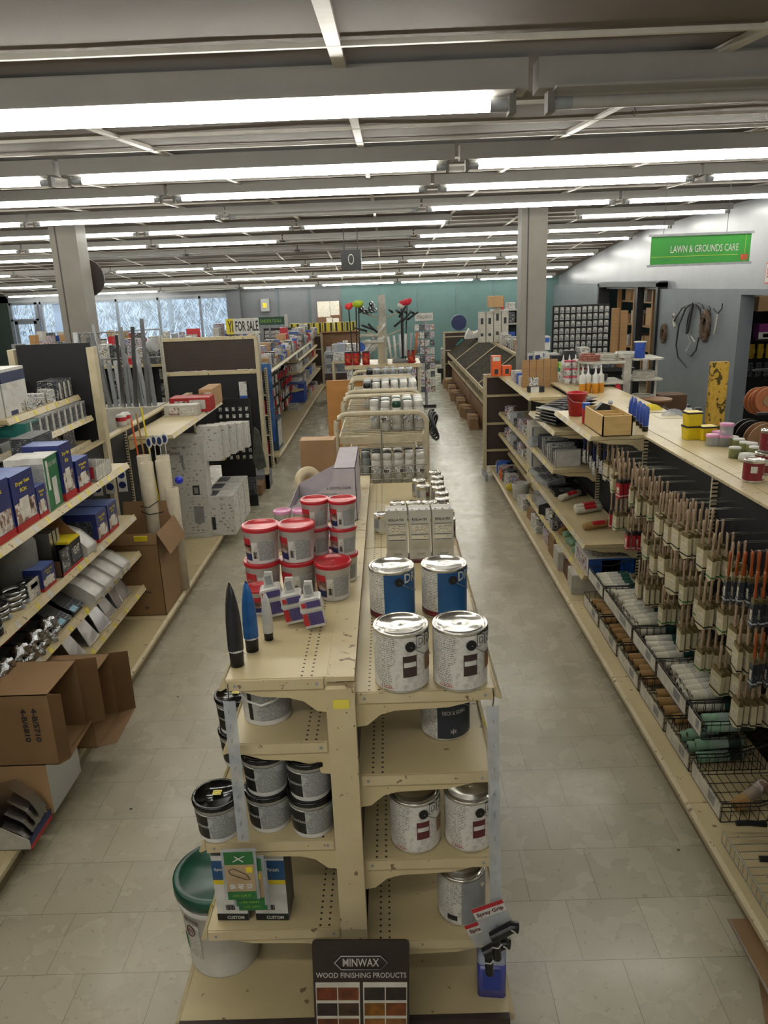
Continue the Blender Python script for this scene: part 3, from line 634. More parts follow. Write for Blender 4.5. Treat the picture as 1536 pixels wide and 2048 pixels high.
# --- right top shelf: one gallon cans
def label_can(kind, lab, grp, n='one'):
    r, h = .083, .192
    if kind == 'grey': pt = [(-260, -60, 0, 1, 'print_white'), (-104, 60, 0, 1, 'concrete_print'), (-88, -58, .28, .66, 'maroon_50'), (-86, -60, .45, .54, 'white_50'), (-36, -10, .3, .62, 'brown_50')]
    elif kind == 'brown': pt = [(-260, -60, 0, 1, 'print_white'), (-104, 60, 0, 1, 'concrete_print'), (-88, -58, .26, .66, mat('label_umber', '#3d2b28', .5)), (-86, -60, .45, .54, 'white_50'), (-36, -10, .3, .62, 'brown_50')]
    elif kind == 'blue': pt = [(-260, -60, 0.12, 1, 'print_white'), (-260, -100, 0, .12, 'maroon_50'), (-110, 60, 0, 1, mat('label_blue', '#1d5a92', .4, var=.25, vs=6)), (-98, -68, .3, .6, 'print_white')]
    elif kind == 'navy': pt = [(-260, -60, 0, 1, 'print_white'), (-112, -30, 0, 1, mat('label_slate', '#222a33', .4)), (-30, 50, 0, 1, 'print_dark')]
    t = paint_can(lab, r, h, pt, grp)
    if kind in ('grey', 'brown', 'blue'):
        if kind != 'blue': text('DRYLOK', .172, .042, 'charcoal_60', t, (0, 0, h*.84), wrap=(r*.99, math.radians(2)), eps=.002, bold=.07)
        o = text('DRYLOK', .17, .036, 'white_50', t, (0, 0, h*.84), wrap=(r*.99, math.radians(2)), eps=.003, bold=.02)
        text('UGL', .04, .010, 'red_50', t, (0, 0, .02), wrap=(r*.99, math.radians(-122)), eps=.003)
    if kind == 'navy':
        text('*', .02, .02, 'white_50', t, (0, 0, .035), wrap=(r*.99, math.radians(-75)), eps=.003); text('DECK & SIDING', .08, .014, 'white_50', t, (0, 0, .105), wrap=(r*.99, math.radians(-72)), eps=.003)
    return t
for kind, x, y, z, lab in (('brown', .012, 2.065, ZR, 'front left gallon can with grey concrete-pattern label on the top shelf'), ('brown', .190, 2.062, ZR, 'front right gallon can with grey concrete-pattern label on the top shelf'),
                           ('blue', -.012, 2.565, ZR, 'left gallon can with blue label behind the grey-labelled pair'), ('blue', .18, 2.57, ZR, 'right gallon can with blue label behind the grey-labelled pair'),
                           ('navy', .155, 2.25, 1.121, 'slate-labelled gallon can with a white star on the second shelf'), ('grey', .04, 2.10, .801, 'left gallon can with dark red panel on the third shelf'), ('grey', .22, 2.10, .801, 'right gallon can with dark red panel on the third shelf')):
    at(label_can(kind, lab, 'gallon paint cans'), (x, y, z), .0)
g = paint_can('white and grey gallon can with wire handle on the lowest right shelf', .083, .192, [(-260, -95, 0, 1, 'print_white'), (-95, 60, 0, 1, 'grey_50'), (-130, -105, .08, .2, 'black_50')], None, 'left', knob='tin')
at(g, (.195, 2.13, .471))
# three roller boxes on a red tray
tp = MB().box(-.15, .15, -.05, .05, 0, .012); tag(tp.build('shelf_tray', 'maroon_50', None, (.115, 3.13, ZR)), 'thin dark red tray under three white roller boxes', 'tray')
for i in range(3):
    t = thing('roller_box', ('left', 'middle', 'right')[i]+' white carton lettered ROLL-A-TEX', 'box', (.015+i*.1, 3.13, ZR+.012), 0, 'white roller cartons')
    m = MB().box(-.046, .046, -.046, .046, 0, .225)
    for z, k in ((.165, 1), (.118, 1), (.093, 1)): m.box(-.038, .038, -.0468, -.046, z, z+.002, 1)
    m.box(-.036, .036, -.0468, -.046, .122, .16, 2).box(-.036, .036, -.0468, -.046, .098, .112, 2).box(-.042, .042, -.0468, -.046, .003, .006, 3).box(-.04, .04, -.0468, -.046, .05, .088, 4)
    m.build('box_body', ['offwhite_60', 'charcoal_60', 'print_cream', 'maroon_50', mat('box_beige', '#b0aa98', .6)], t)  # lower front panel is a slightly darker beige
    text('ROLL-A-TEX', .066, .011, 'black_50', t, (0, -.0468, .187), bold=.03); text('ZINSSER', .036, .007, 'charcoal_60', t, (.004, -.0468, .03)); text('paint texture', .03, .004, 'charcoal_60', t, (.006, -.0468, .021))
    m = MB()
    for k in range(3): m.box(-.045+k*.031, -.017+k*.031, -.046, -.012, .2255, .229, 0).box(-.036+k*.031, -.026+k*.031, -.04, -.03, .229, .2295, 1)
    m.build('lid_tab', ['white_50', 'charcoal_60'], t)
# pint cans
pc = paint_can('x', .039, .096, [(-200, -60, .06, .9, 'offwhite_60'), (-160, -110, .3, .9, 'grey_50'), (-62, -40, .4, .7, 'maroon_50')], 'small tin cans', None)
pins = [(-.055, 3.53, 'small white tin can standing alone left of the roller boxes')]
pins += [(.025+i*.083, 3.72, 'small tin can in the row of three, %s' % ('left', 'middle', 'right')[i]) for i in range(3)]
pins += [(.175, 4.05, 'grey small tin can behind the row of three, nearer one'), (.155, 4.18, 'brown-lidded small tin can behind the row of three, farther one')]
for i, (x, y, lab) in enumerate(pins):
    at(pc, (x, y, ZR), 0, lab) if i == 0 else dup(pc, (x, y, ZR), random.uniform(-.4, .4), lab)
for i in range(9): dup(pc, (.262+.006*math.sin(i*2), 3.42+.118*i, ZR), random.uniform(-1, 1), 'shiny-lidded small can, %s from the front in the line along the right shelf edge' % ORD[i], 'shiny small cans along the shelf edge', scale=(.95, .95, 1))
for i in range(3): dup(pc, (.262+.006*math.sin(i*2), 4.13+.09*i, ZR), .4, 'small can at the far end of the line along the shelf edge, %s of three' % ORD[i], 'shiny small cans along the shelf edge') if False else None
# --- second shelf left: pail
t = lidded_tub('white pail with speckled grey label and white bail on the second shelf', .088, .215, 'red_40', 'tub_white', [(-115, -10, .1, .86, 'print_grey'), (-126, -115, .1, .86, 'black_50')], handle=True, name='plastic_pail', cat='pail')
at(t, (-.43, 2.17, 1.246)); text('8', .02, .02, 'charcoal_60', t, (-.06, -.09, .15))
# --- third shelf left: black-lid grout tubs
G0 = lidded_tub('x', .074, .14, mat('lid_gloss_black', '#0b0b0c', .12, var=0), 'tub_white', [(-180, -104, .14, .86, 'black_40'), (-104, -8, .14, .9, 'print_grey'), (-180, -104, .86, .9, 'white_30')], 'black lidded tubs')
text('Premixed', .06, .012, 'white_50', G0, (0, 0, .07), wrap=(.075, math.radians(-125)))
gp = [(-.60, 2.06, 0, 'black-lidded tub standing alone at the shelf corner, yellow sticker on lid'), (-.44, 2.10, 0, 'lower black-lidded tub of the middle pair'), (-.44, 2.10, .139, 'upper black-lidded tub of the middle pair, white sticker'),
      (-.295, 2.07, 0, 'lower black-lidded tub of the right pair'), (-.295, 2.07, .139, 'upper black-lidded tub of the right pair, yellow sticker'),
      (-.6, 2.45, 0, 'lower black-lidded tub of the stack behind the corner tub'), (-.6, 2.45, .139, 'upper black-lidded tub of the stack behind the corner tub'), (-.44, 2.45, 0, 'black-lidded tub hidden behind the middle pair'), (-.295, 2.45, 0, 'black-lidded tub behind the right pair')]
for i, (x, y, dz, lab) in enumerate(gp):
    if i == 0:
        at(G0, (x, y, .886), 0, lab); st = MB().box(-.012, .016, -.01, .014, .1405, .1412).build('lid_sticker', 'print_yellow', G0)
    else: dup(G0, (x, y, .886+dz), random.uniform(-.12, .12), lab, 'black lidded tubs')
# --- fourth shelf left: custom boxes
for i, (px, w_, s_) in enumerate(((466, .105, 'Spec'), (545, .11, 'aFinish'))):
    p = spot(px, 1850, Z=.531); h = .265
    t = thing('repair_box', ('left', 'right')[i]+' white and blue carton marked CUSTOM on the lowest left shelf', 'box', (p.x, p.y+.075, .531), -.04, 'white and blue cartons')
    m = MB().box(-w_/2, w_/2, -.055, .055, 0, h).box(-w_/2, w_/2, -.0563, -.055, .001, .028, 1).box(-w_/2, w_/2, -.0563, -.055, .15, .168, 2).box(-w_/2, w_/2, -.0563, -.055, .168, .245, 3).box(-.02, .012, -.0563, -.055, .045, .065, 4).box(-w_/2, w_/2, -.055, .055, h, h+.001, 3 if i else 1).box(w_/2, w_/2+.001, -.055, .055, .0, h, 6)
    if i: m.box(-.01, w_/2, -.054, .054, h+.001, h+.0018, 5)
    m.build('box_body', ['white_50', 'black_50', 'yellow_50', mat('box_blue', '#184a78', .5), 'print_grey', 'maroon_50', 'midgrey_50'], t)
    text('CUSTOM', .058, .013, 'white_50', t, (.01, -.0563, .014), bold=.03); text(s_, .05 if i else .035, .014, 'white_50', t, (.012 if i else -.028, -.0563, .21), bold=.02)
    for k in range(9): pass
    m = MB()
    for k in range(8): m.box(-.02+k*.004, -.0182+k*.004+.0008*(k % 3), -.0572, -.0565, .045, .065)
    m.build('bar_code', 'black_50', t)
t = bottle('small white bottle with red cap at the back of the lowest left shelf', 'bottle', [(0, 0), (.02, 0), (.02, .1), (.012, .12), (0, .12)], 'white_40', [(.018, .115), (.018, .17), (0, .17)], 'red_40'); at(t, (-.30, 2.42, .531))
# clip strips and hanging packs
def clip_strip(lab, x, y, z0, z1, lean):
    t = thing('clip_strip', lab, 'display strip', (x, y, z1)); L = z1-z0
    MB().add([(-.018, 0, 0), (.018, 0, 0), (.018+lean, -.006, -L), (-.018+lean, -.006, -L)], [(0, 1, 2, 3)]).add([(-.018, .0015, 0), (.018, .0015, 0), (.018+lean, -.0045, -L), (-.018+lean, -.0045, -L)], [(0, 1, 2, 3)]).build('plastic_strip', 'clear_fog', t)
    m = MB()
    for k in range(10): zz = -L*(k+.5)/10; m.tube([(lean*(k+.5)/10, -.004, zz), (lean*(k+.5)/10, -.02, zz-.004), (lean*(k+.5)/10, -.022, zz+.008)], .0012, 4)
    m.build('strip_hook', 'clear_fog', t); MB().tube([(0, .0, 0), (.002, -.008, .03), (0, .004, .055)], .0016, 5).build('wire_hook', 'wire_black', t); return t
clip_strip('cloudy plastic clip strip hanging from the left shelf corner', -.50, 1.955, .93, 1.42, .0)
clip_strip('cloudy plastic clip strip hanging from the right shelf corner', .275, 1.95, .55, 1.38, .015)
for i, (x, y, z, rz) in enumerate(((-.52, 1.94, .715, .0), (-.50, 1.955, .675, .05), (-.495, 1.962, .65, .06))):
    t = thing('sanding_pack', ('front', 'middle', 'rear')[i]+' green and tan hanging pack below the left clip strip', 'hanging pack', (x, y, z), 0, 'green hanging packs')
    m = MB().box(-.055, .055, 0, .006, 0, .19).box(-.046, .046, -.0012, 0, .135, .182, 1).box(-.046, .046, -.0012, 0, .0, .032, 1).box(-.046, .046, -.001, 0, .032, .135, 2)
    for k in range(3): m.box(-.036+k*.026, -.018+k*.026, -.0018, -.001, .042, .06, 3)
    m.box(.02, .04, -.0022, -.001, .105, .125, 4).tube([(-.035, -.003, .115), (-.02, -.003, .122), (.02, -.003, .098), (.03, -.003, .08), (.02, -.003, .078), (-.03, -.003, .1), (-.035, -.003, .115)], .0012, 4, 5)
    m.build('pack_card', ['clear_fog', mat('pack_green', '#1f6a34', .4), mat('pack_tan', '#a8916f', .6), 'print_white', 'yellow_50', 'charcoal_60'], t)
    m = MB().tube([(-.018, -.003, .148), (.018, -.003, .168)], .002, 4).tube([(-.012, -.003, .168), (.014, -.003, .147)], .0025, 4); m.build('pack_emblem', 'white_50', t); text('100 GRIT', .06, .009, 'lime_50', t, (0, -.0014, .016))
for i, (x, z) in enumerate(((.305, .535), (.285, .44))):
    t = thing('grip_pack', ('upper', 'lower')[i]+' black spray gun grip carded under a red header', 'hanging pack', (x, 1.93+i*.03, z), 0, 'carded spray grips'); Mx = Matrix.Rotation(-.38, 4, 'Y')
    m = MB().box(-.045, .06, 0, .002, .05, .15).box(-.045, .06, -.001, 0, .135, .15, 1).box(-.045, .06, -.0008, 0, .105, .135, 2).xf(Mx); m.build('header_card', ['clear_fog', 'red_40', 'white_50'], t)
    o = text('Spray Grip', .09, .02, 'maroon_50', t, (.008, -.001, .12), bold=.03); o.data.transform(Mx)
    m = MB().tube([(-.02, -.02, .04), (.055, -.02, .055), (.07, -.02, .045)], .019, 10).tube([(-.005, -.02, .04), (-.02, -.02, .0), (-.035, -.02, -.045)], .014, 10).tube([(.02, -.02, .03), (.022, -.022, .008)], .004, 6).xf(Mx); m.build('grip_body', 'black_30', t)
    m = MB().tube([(.052, -.042, .065), (.06, -.04, .05), (.056, -.04, .032)], .0025, 5).tube([(-.03, -.038, .022), (-.012, -.04, .012), (.004, -.036, .02)], .0025, 5).xf(Mx); m.build('grip_trim', 'white_30', t)
# big bucket, jug, stain board on the deck
t = lidded_tub('large white bucket with dark green lid on the bottom deck', .15, .37, mat('lid_green', '#0f4a38', .3, var=.25, vs=12), 'tub_white', [(-140, -112, .25, .8, 'print_white'), (-140, -112, .74, .8, 'maroon_50'), (-160, -140, .3, .5, 'green_50')], name='pail', cat='bucket', lidr=1.09)
at(t, (-.70, 2.30, .141)); MB().lathe([(.154, .285), (.157, .29), (.157, .30), (.152, .305)], 28, 0).build('rim_ring', 'white_30', t)
tt = MB(); 
for k in range(20):
    a = math.radians(-126)+.13*math.cos(2*PI*k/20); b = math.radians(-126)+.13*math.cos(2*PI*(k+1)/20); z = .21+.022*math.sin(2*PI*k/20); z2 = .21+.022*math.sin(2*PI*(k+1)/20)
    tt.tube([(.149*math.cos(a), .149*math.sin(a), z), (.149*math.cos(b), .149*math.sin(b), z2)], .0018, 4)
tt.build('label_emblem', 'maroon_50', t); text('PRO', .028, .02, 'maroon_50', t, (0, 0, .21), wrap=(.149, math.radians(-126)), bold=.03)
t = thing('washer_jug', 'rectangular blue fluid jug at the right corner of the bottom deck', 'jug', (.30, 2.13, .141), -.1)
def rrect(w_, d, r, n=4): return [(sx*(w_-r)+r*math.cos(a), sy*(d-r)+r*math.sin(a)) for sx, sy, a0 in ((1, 1, 0), (-1, 1, PI/2), (-1, -1, PI), (1, -1, 1.5*PI)) for a in [a0+k*PI/2/n for k in range(n+1)]]
def loft(mb, secs, mi=0, sm=True):
    n = len(secs[0][1]); vs = [(x+cx, y+cy, z) for (z, ps, cx, cy) in [(s[0], s[1], *(s[2] if len(s) > 2 else (0, 0))) for s in secs] for x, y in ps]
    return mb.add(vs, [(j*n+i, j*n+(i+1) % n, (j+1)*n+(i+1) % n, (j+1)*n+i) for j in range(len(secs)-1) for i in range(n)]+[tuple(range(n)), tuple(range((len(secs)-1)*n, len(secs)*n))], mi, sm)
m = MB(); loft(m, [(0, rrect(.046, .07, .012)), (.004, rrect(.05, .075, .015)), (.15, rrect(.05, .075, .015))]); loft(m, [(.15, rrect(.05, .075, .015)), (.2, rrect(.05, .072, .018)), (.232, rrect(.034, .045, .018)), (.26, rrect(.016, .018, .01))], 1)
m.build('jug_body', [mat('blue_fluid', '#474b98', .2, var=.08), mat('jug_plastic', '#aab2c4', .2, alpha=.75, var=0)], t); MB().cyl((0, 0, .258), (0, 0, .28), .019).build('cap', 'white_30', t)
m = MB().box(-.03, .03, -.0765, -.0755, .04, .13).box(-.051, -.0502, -.04, .05, .03, .14, 1); m.build('label_patch', [mat('blue_label', '#33459a', .4), 'print_white'], t); MB().tube([(0, -.03, .235), (0, -.065, .22), (0, -.07, .17)], .009, 8).build('jug_handle', 'jug_plastic', t)
sb = thing('stain_sample_board', 'dark brown MINWAX wood finishing sample board leaning on the island', 'sign', (-.165, 1.87, .012), 0, rot=(-.03, .03, 0))
sb.scale = (1.32,)*3
m = MB(); Wb, Hb = .235, .44; loft_pts = rrect(Wb/2, Hb/2, .012); m.prism([(x, z+Hb/2) for x, z in loft_pts], 0, .004, 'xz')
cols = ['#7a3a1c', '#7d4020', '#2e2620', '#2b231b', '#2f251e', '#45301f', '#9a6418', '#7d431b', '#6e3416', '#70401f', '#94602a', '#8d5e2e', '#a07c46', '#9a7c4c', '#20211b', '#26211a', '#4f2c16', '#4a2b18', '#332418', '#33241a', '#7d5428', '#8a5c2a', '#3a2c1c', '#5c3b1a']
ms = [mat('board_umber', '#2b211c', .45, var=.05), 'label_paper']
for k, c in enumerate(cols): ms.append(mat('stain_%d' % k, c, .5, var=.35, vs=30))
m.box(-.112, -.004, -.001, 0, .01, .315, 1).box(.004, .112, -.001, 0, .01, .315, 1)
k = 0
for row in range(6):
    for cx in (-.11, -.057, .007, .06):
        z1 = .30-row*.048; idx = 2+row*4+(0 if cx < -.1 else 1 if cx < 0 else 2 if cx < .05 else 3)
        m.box(cx, cx+.05, -.002, -.001, z1-.038, z1, idx)
m.build('board_panel', ms, sb); text('MINWAX', .088, .024, 'white_50', sb, (0, -.0, .375), bold=.012)
text('WOOD FINISHING PRODUCTS', .22, .016, 'white_50', sb, (0, 0, .337), bold=.008)
m = MB().tube([(-.064, -.002, .375), (-.048, -.002, .395), (.048, -.002, .395), (.064, -.002, .375), (.048, -.002, .355), (-.048, -.002, .355), (-.064, -.002, .375)], .0016, 4); m.build('logo_outline', 'silver_50', sb)
# ================================================================ LEFT AISLE GOODS
mat('vent_blue', '#1e2a66', .35, var=.1); mat('vent_red', '#a82226', .35, var=.08)
def vent_box(lab, y0, y1, d, h, z, X=-1.965, tall=True, text_='Dryer Vent', grp='blue and red vent kit boxes'):
    w_ = y1-y0
    t = thing('vent_kit_box', lab, 'box', (X-d/2, (y0+y1)/2, z), PI/2, grp)
    m = MB().box(-w_/2, w_/2, -d/2, d/2, 0, h)
    e = -d/2-.001; m.box(-w_/2, w_/2, e, -d/2, 0, h*.13, 1).box(-w_/2+.02*w_, w_/2-.02, e-.0004, e, h*.14, h*.5, 2).box(-w_/2+.25*w_, w_/2-.35*w_, e-.0009, e, h*.2, h*.56, 3)
    m.box(-w_/2-.001, -w_/2, -d/2, d/2, 0, h*.13, 1).box(-w_/2-.001, -w_/2, -d*.35, d*.35, h*.2, h*.75, 5).box(-w_/2, w_/2, -d/2, d/2, h, h+.001, 4)
    m.build('box_body', ['vent_blue', 'vent_red', 'photo_brown', 'label_paper', mat('box_top_blue', '#5a6da8', .4), 'print_dark'], t)
    text(text_, w_*.62, h*.09, 'yellow_50', t, (-.0*w_, e, h*.82), bold=.03); text('Kit', w_*.3, h*.07, 'yellow_50', t, (0, e, h*.7), bold=.03)
    return t
zA, zB, zC, zD, zE = 1.402, 1.002, .712, .432, .141
vent_box('large blue and red dryer vent box, nearest on the upper left shelf', 3.30, 3.72, .2, .31, zA)
vent_box('second blue and red dryer vent box from the near end of the upper left shelf', 3.74, 3.99, .2, .30, zA)
vent_box('small slim blue box in front of the green and white carton', 4.0, 4.11, .1, .18, zA, text_='Vent')
vent_box('tall dark blue box right of the green and white carton', 4.36, 4.52, .22, .34, zA)
vent_box('smaller blue and red box at the right of the tall blue one', 4.56, 4.76, .12, .2, zA, text_='Vent')
t = thing('duct_box', 'green and white carton standing between the blue vent boxes', 'box', (-2.06, 4.23, zA), PI/2+.06)
m = MB().box(-.1, .1, -.09, .13, 0, .31).box(-.1015, -.1, -.085, .08, .12, .28, 1).box(-.1, .1, -.0915, -.09, 0, .31, 2).box(-.02, .05, -.0925, -.0915, .02, .18, 0).box(-.08, -.05, -.0925, -.0915, .12, .29, 0).box(-.1, .1, -.09, .13, .31, .3115, 0)
m.build('box_body', ['white_50', 'print_grey', mat('box_green', '#12683c', .4)], t); text('QUICK VENT', .16, .03, 'white_50', t, (.01, -.0915, .26)); MB().box(-.1, .1, -.1, .03, .312, .316).build('lid_flap', 'white_50', t)
t = thing('pamphlet_stack', 'stack of white printed pamphlets with a red mark at the shelf end', 'papers', (-2.03, 4.98, zA), PI/2)
m = MB()
for k in range(7): m.prism([(-.13+k*.035, 0), (-.11+k*.035, 0), (-.12+k*.035, .15-k*.008), (-.135+k*.035, .155-k*.008)], -.08, .08, 'xz', 0)
m.box(-.15, -.149, -.06, .02, .02, .1, 1).box(-.16, .12, -.081, -.08, .01, .10, 0); m.build('paper_sheets', ['print_white', 'red_50'], t)
carton('tan_carton', 'long tan carton lying behind the blue vent boxes on the upper shelf', 'box', (.62, .14, .24), (-2.26, 3.62, zA), PI/2, 'carton_tan')
carton('grey_carton', 'dark grey printed carton behind the tall blue box', 'box', (.3, .13, .36), (-2.26, 4.66, zA), PI/2, 'print_dark', [('t', 0, 0, 1, 1, 'midgrey_50')])
# second shelf
vent_box('left box of the two blue vent kits at the end of the second shelf', 4.74, 4.93, .22, .2, zB, text_='Vent Kit'); vent_box('right box of the two blue vent kits at the end of the second shelf', 4.95, 5.13, .22, .2, zB, text_='Vent Kit')
vent_box('small open-topped blue box beside the striped wire clamps', 3.9, 4.06, .12, .13, zB, text_='Clamp')
t = thing('display_carton', 'black and red counter display box holding silver vent hoods', 'display box', (-2.03, 4.27, zB), PI/2)
m = MB().box(-.15, .15, -.08, -.074, 0, .16).prism([(-.08, 0), (.12, 0), (.12, .3), (.05, .3), (-.08, .16)], .147, .15, 'yz', 1).box(-.15, -.147, -.08, .12, 0, .1, 3).box(-.15, .15, -.074, .12, 0, .004, 3).box(-.14, -.03, -.0815, -.08, .02, .15, 2).box(-.15, .15, -.0812, -.08, 0, .02, 4).box(.0, .14, -.082, -.08, .03, .12, 5)
m.build('box_body', ['black_50', 'brown_50', 'clutter_dark', 'cardboard_dark', 'red_50', 'print_dark'], t); text('VENT', .1, .05, 'label_paper', t, (.07, -.082, .1), bold=.02); MB().box(-.02, .15, -.078, .12, .16, .175).build('yellow_edge', 'yellow_50', t)
for k in range(3): o = MB().prism([(0, 0), (.035, 0), (.035, .25), (0, .25)], -.06, .06, 'xz'); o.xf(Matrix.Translation((-2.08+.0*k, 4.17+k*.05, zB+.005)) @ Matrix.Rotation(PI/2, 4, 'Z')); tag(o.build('vent_hood', 'sheet_metal'), 'silver vent panel standing in the black display box, %s' % ('nearest', 'middle', 'farthest')[k], 'vent', 'silver vent panels in the display box')
def hood(lab, loc, rz, m='white_30', L=.22, w_=.125, h=.115, grp=None):
    mb = MB(); pr = [(0, .02), (0, h), (L*.35, h), (L*.62, h*.86), (L, h*.34), (L*.98, 0), (L*.3, 0)]
    mb.prism([(a, b) for a, b in pr], -w_/2, w_/2, 'xz'); o = mb.build('vent_elbow', m); o.location = loc; o.rotation_euler = (0, 0, rz); b = o.modifiers.new('bevel', 'BEVEL'); b.width = .012; b.segments = 3
    return tag(o, lab, 'duct elbow', grp)
hood('white plastic duct elbow on the second shelf beside the blue boxes', (-2.18, 4.56, zB), -.1, L=.24, h=.16)
for i, y in enumerate((4.46, 4.63, 4.80, 4.97)): hood('white plastic duct elbow on the third shelf, %s from the near end' % ORD[i], (-2.2, y, zC), -.05, L=.30, h=.15, w_=.135, grp='white duct elbows')
for i, (y, s_) in enumerate(((3.55, .062), (3.68, .05), (3.76, .06), (3.86, .045))):
    t = thing('worm_clamp', 'round banded duct clamp on the second shelf, %s from the left' % ORD[i], 'clamp', (-2.06+.02*(i % 2), y, zB), 0, 'duct clamps')
    m = MB()
    for k in range(3): m.lathe([(s_, k*.03), (s_+.002, k*.03), (s_+.002, k*.03+.02), (s_, k*.03+.02)], 22)
    m.build('clamp_band', 'sheet_metal', t); MB().box(s_-.002, s_+.015, -.01, .012, .0, .02).build('clamp_screw', 'steel_40', t)
carton('hang_card', 'pale green printed card standing behind the duct clamps', 'card', (.13, .006, .1), (-1.99, 3.84, zB), PI/2, 'label_paper', [('f', .1, .1, .9, .9, 'print_box'), ('f', .2, .55, .8, .8, 'green_50')])
t = tag(MB().lathe([(.0, 0), (.16, 0), (.165, .25), (.14, .3), (.1, .32)], 26).build('duct_hose', mat('duct_grey', '#75746f', .5)), 'large grey round duct piece at the back of the second shelf', 'duct'); t.location = (-2.2, 4.0, zB-.0)
o = tag(MB().lathe([(.0, 0), (.15, 0), (.15, .24), (.12, .27), (0, .27)], 26).build('duct_hose', 'duct_grey'), 'grey round duct cap at the left back of the second shelf', 'duct'); o.location = (-2.2, 3.55, zB)
for i in range(2): o = tag(MB().lathe([(.05, 0), (.055, 0), (.055, .045), (.05, .045), (.05, 0)], 20).build('black_clamp', 'black_30'), 'black plastic duct ring at the left end of the second shelf, %s' % ('lower', 'upper')[i], 'duct ring', 'black duct rings'); o.location = (-1.99, 3.36, zB+.048*i)
# third shelf: carded black packs and foil duct packs
for i, y in enumerate((4.08, 4.27)):
    t = thing('duct_pack', ('nearer', 'farther')[i]+' black bagged duct pack with pale blue corner on the third shelf', 'package', (-2.17, y, zC), 0, 'black duct packs')
    MB().prism([(0, 0), (.0, .13), (.06, .13), (.20, .03), (.2, 0)], -.07, .07, 'xz').build('duct_body', 'black_40', t)
    MB().add([(.03, -.075, .135), (.03, .075, .135), (.215, .075, .028), (.215, -.075, .028)], [(0, 1, 2, 3)]).add([(.18, -.07, .052), (.18, .0, .052), (.21, .0, .034), (.21, -.07, .034)], [(0, 1, 2, 3)], 1).add([(.08, -.05, .108), (.08, .06, .108), (.13, .06, .08), (.13, -.05, .08)], [(0, 1, 2, 3)], 2).build('header_card', ['print_dark', mat('pale_cyan', '#7fb4c9', .4), 'clutter_dark'], t)
foil_mat('crumple_foil', '#b9bbbd', 1.0, 28, .18)
for i in range(6):
    y = 3.05+i*.165; z = .715+.0*(i % 2)
    t = thing('foil_duct_pack', 'red and black flat pack with crumpled foil duct end, %s from the camera' % ORD[i], 'foil duct', (-2.0, y, z), 0, 'foil duct packs')
    MB().box(-.36, -.02, -.065, .065, 0, .10).box(-.3, -.1, -.067, .067, .1, .102, 1).box(-.36, -.02, -.067, -.065, .04, .1, 2).build('pack_box', ['charcoal_40', 'vent_red', 'print_dark'], t)
    m = MB(); n, k = 26, 10; vs = []
    for a in range(n):
        for b in range(k):
            A = 2*PI*a/n; B = 2*PI*b/k; rr = .026*(1+.35*math.sin(A*5+B*2)+.2*random.random()); R_ = .055
            vs.append((.03+rr*math.sin(B)*1.2, (R_+rr*math.cos(B))*math.cos(A), .06+(R_+rr*math.cos(B))*math.sin(A)))
    m.add(vs, [(a*k+b, a*k+(b+1) % k, ((a+1) % n)*k+(b+1) % k, ((a+1) % n)*k+b) for a in range(n) for b in range(k)], 0, True).build('foil_duct', 'crumple_foil', t)
# fourth shelf: sheet metal boots
for i, y in enumerate((4.2, 4.44, 4.66, 4.85, 5.03, 5.18)):
    t = thing('duct_boot', 'galvanised duct boot on the fourth shelf, %s from the near end' % ORD[i], 'duct boot', (-2.16, y, zD), random.uniform(-.12, .12), 'galvanised duct boots'); s_ = 1.1 if i > 2 else 1.3
    m = MB(); m.add([(0, -.08, 0), (.15*s_, -.08, 0), (.15*s_, .08, 0), (0, .08, 0), (-.02, -.045, .19*s_), (.05, -.045, .19*s_), (.05, .045, .19*s_), (-.02, .045, .19*s_)], [(0, 1, 5, 4), (1, 2, 6, 5), (2, 3, 7, 6), (3, 0, 4, 7), (4, 5, 6, 7)])
    m.build('boot_body', 'sheet_metal', t); MB().tube([(.15*s_, -.082, .004), (.15*s_, .082, .004)], .004, 5).tube([(.15*s_, -.092, .004), (.05, -.045, .19*s_)], .003, 4).build('folded_seam', 'tin', t)
# bottom deck cartons
def open_carton(lab, size, loc, rz, flaps, m='cardboard', side=None, sticker=None, txt=None, grp=None):
    w_, d, h = size; t = thing('open_carton', lab, 'cardboard box', loc, rz, grp); e = .004
    mb = MB().box(-w_/2, w_/2, -d/2, d/2, 0, e)
    if side != 'f': mb.box(-w_/2, w_/2, -d/2, -d/2+e, 0, h)
    mb.box(-w_/2, w_/2, d/2-e, d/2, 0, h).box(-w_/2, -w_/2+e, -d/2, d/2, 0, h)
    if side != 'r': mb.box(w_/2-e, w_/2, -d/2, d/2, 0, h)
    if side: mb.box(-w_/2, w_/2, -d/2, d/2, h-e, h)
    mb.build('box_body', m, t)
    for P4 in flaps: MB().add(P4, [(0, 1, 2, 3)]).add([(a, b, c+.0035) for a, b, c in P4], [(0, 1, 2, 3)]).build('box_flap', m, t)
    if sticker: MB().box(*sticker).build('sticker', 'yellow_50', t)
    if txt:
        for s_, org, xd, ud, w2, h2 in txt: text(s_, w2, h2, 'charcoal_60', t, org, xd, ud, bold=.03)
    return t
open_carton('tall open cardboard carton with a yellow sticker below the paper rolls', (.42, .5, .68), (-2.03, 5.72, zE), 0, [[(-.21, -.25, .68), (.21, -.25, .68), (.21, -.27, .60), (-.21, -.27, .60)], [(.21, -.25, .68), (.21, .25, .68), (.29, .25, .5), (.29, -.22, .5)], [(-.21, .25, .68), (.21, .25, .68), (.21, .27, .8), (-.21, .27, .8)]],
            sticker=(.04, .14, -.273, -.262, .63, .67), txt=[('LIMA METAL', (.02, -.251, .2), (1, 0, 0), (0, 0, 1), .2, .02), ('24', (.06, -.251, .07), (1, 0, 0), (0, 0, 1), .03, .025)])
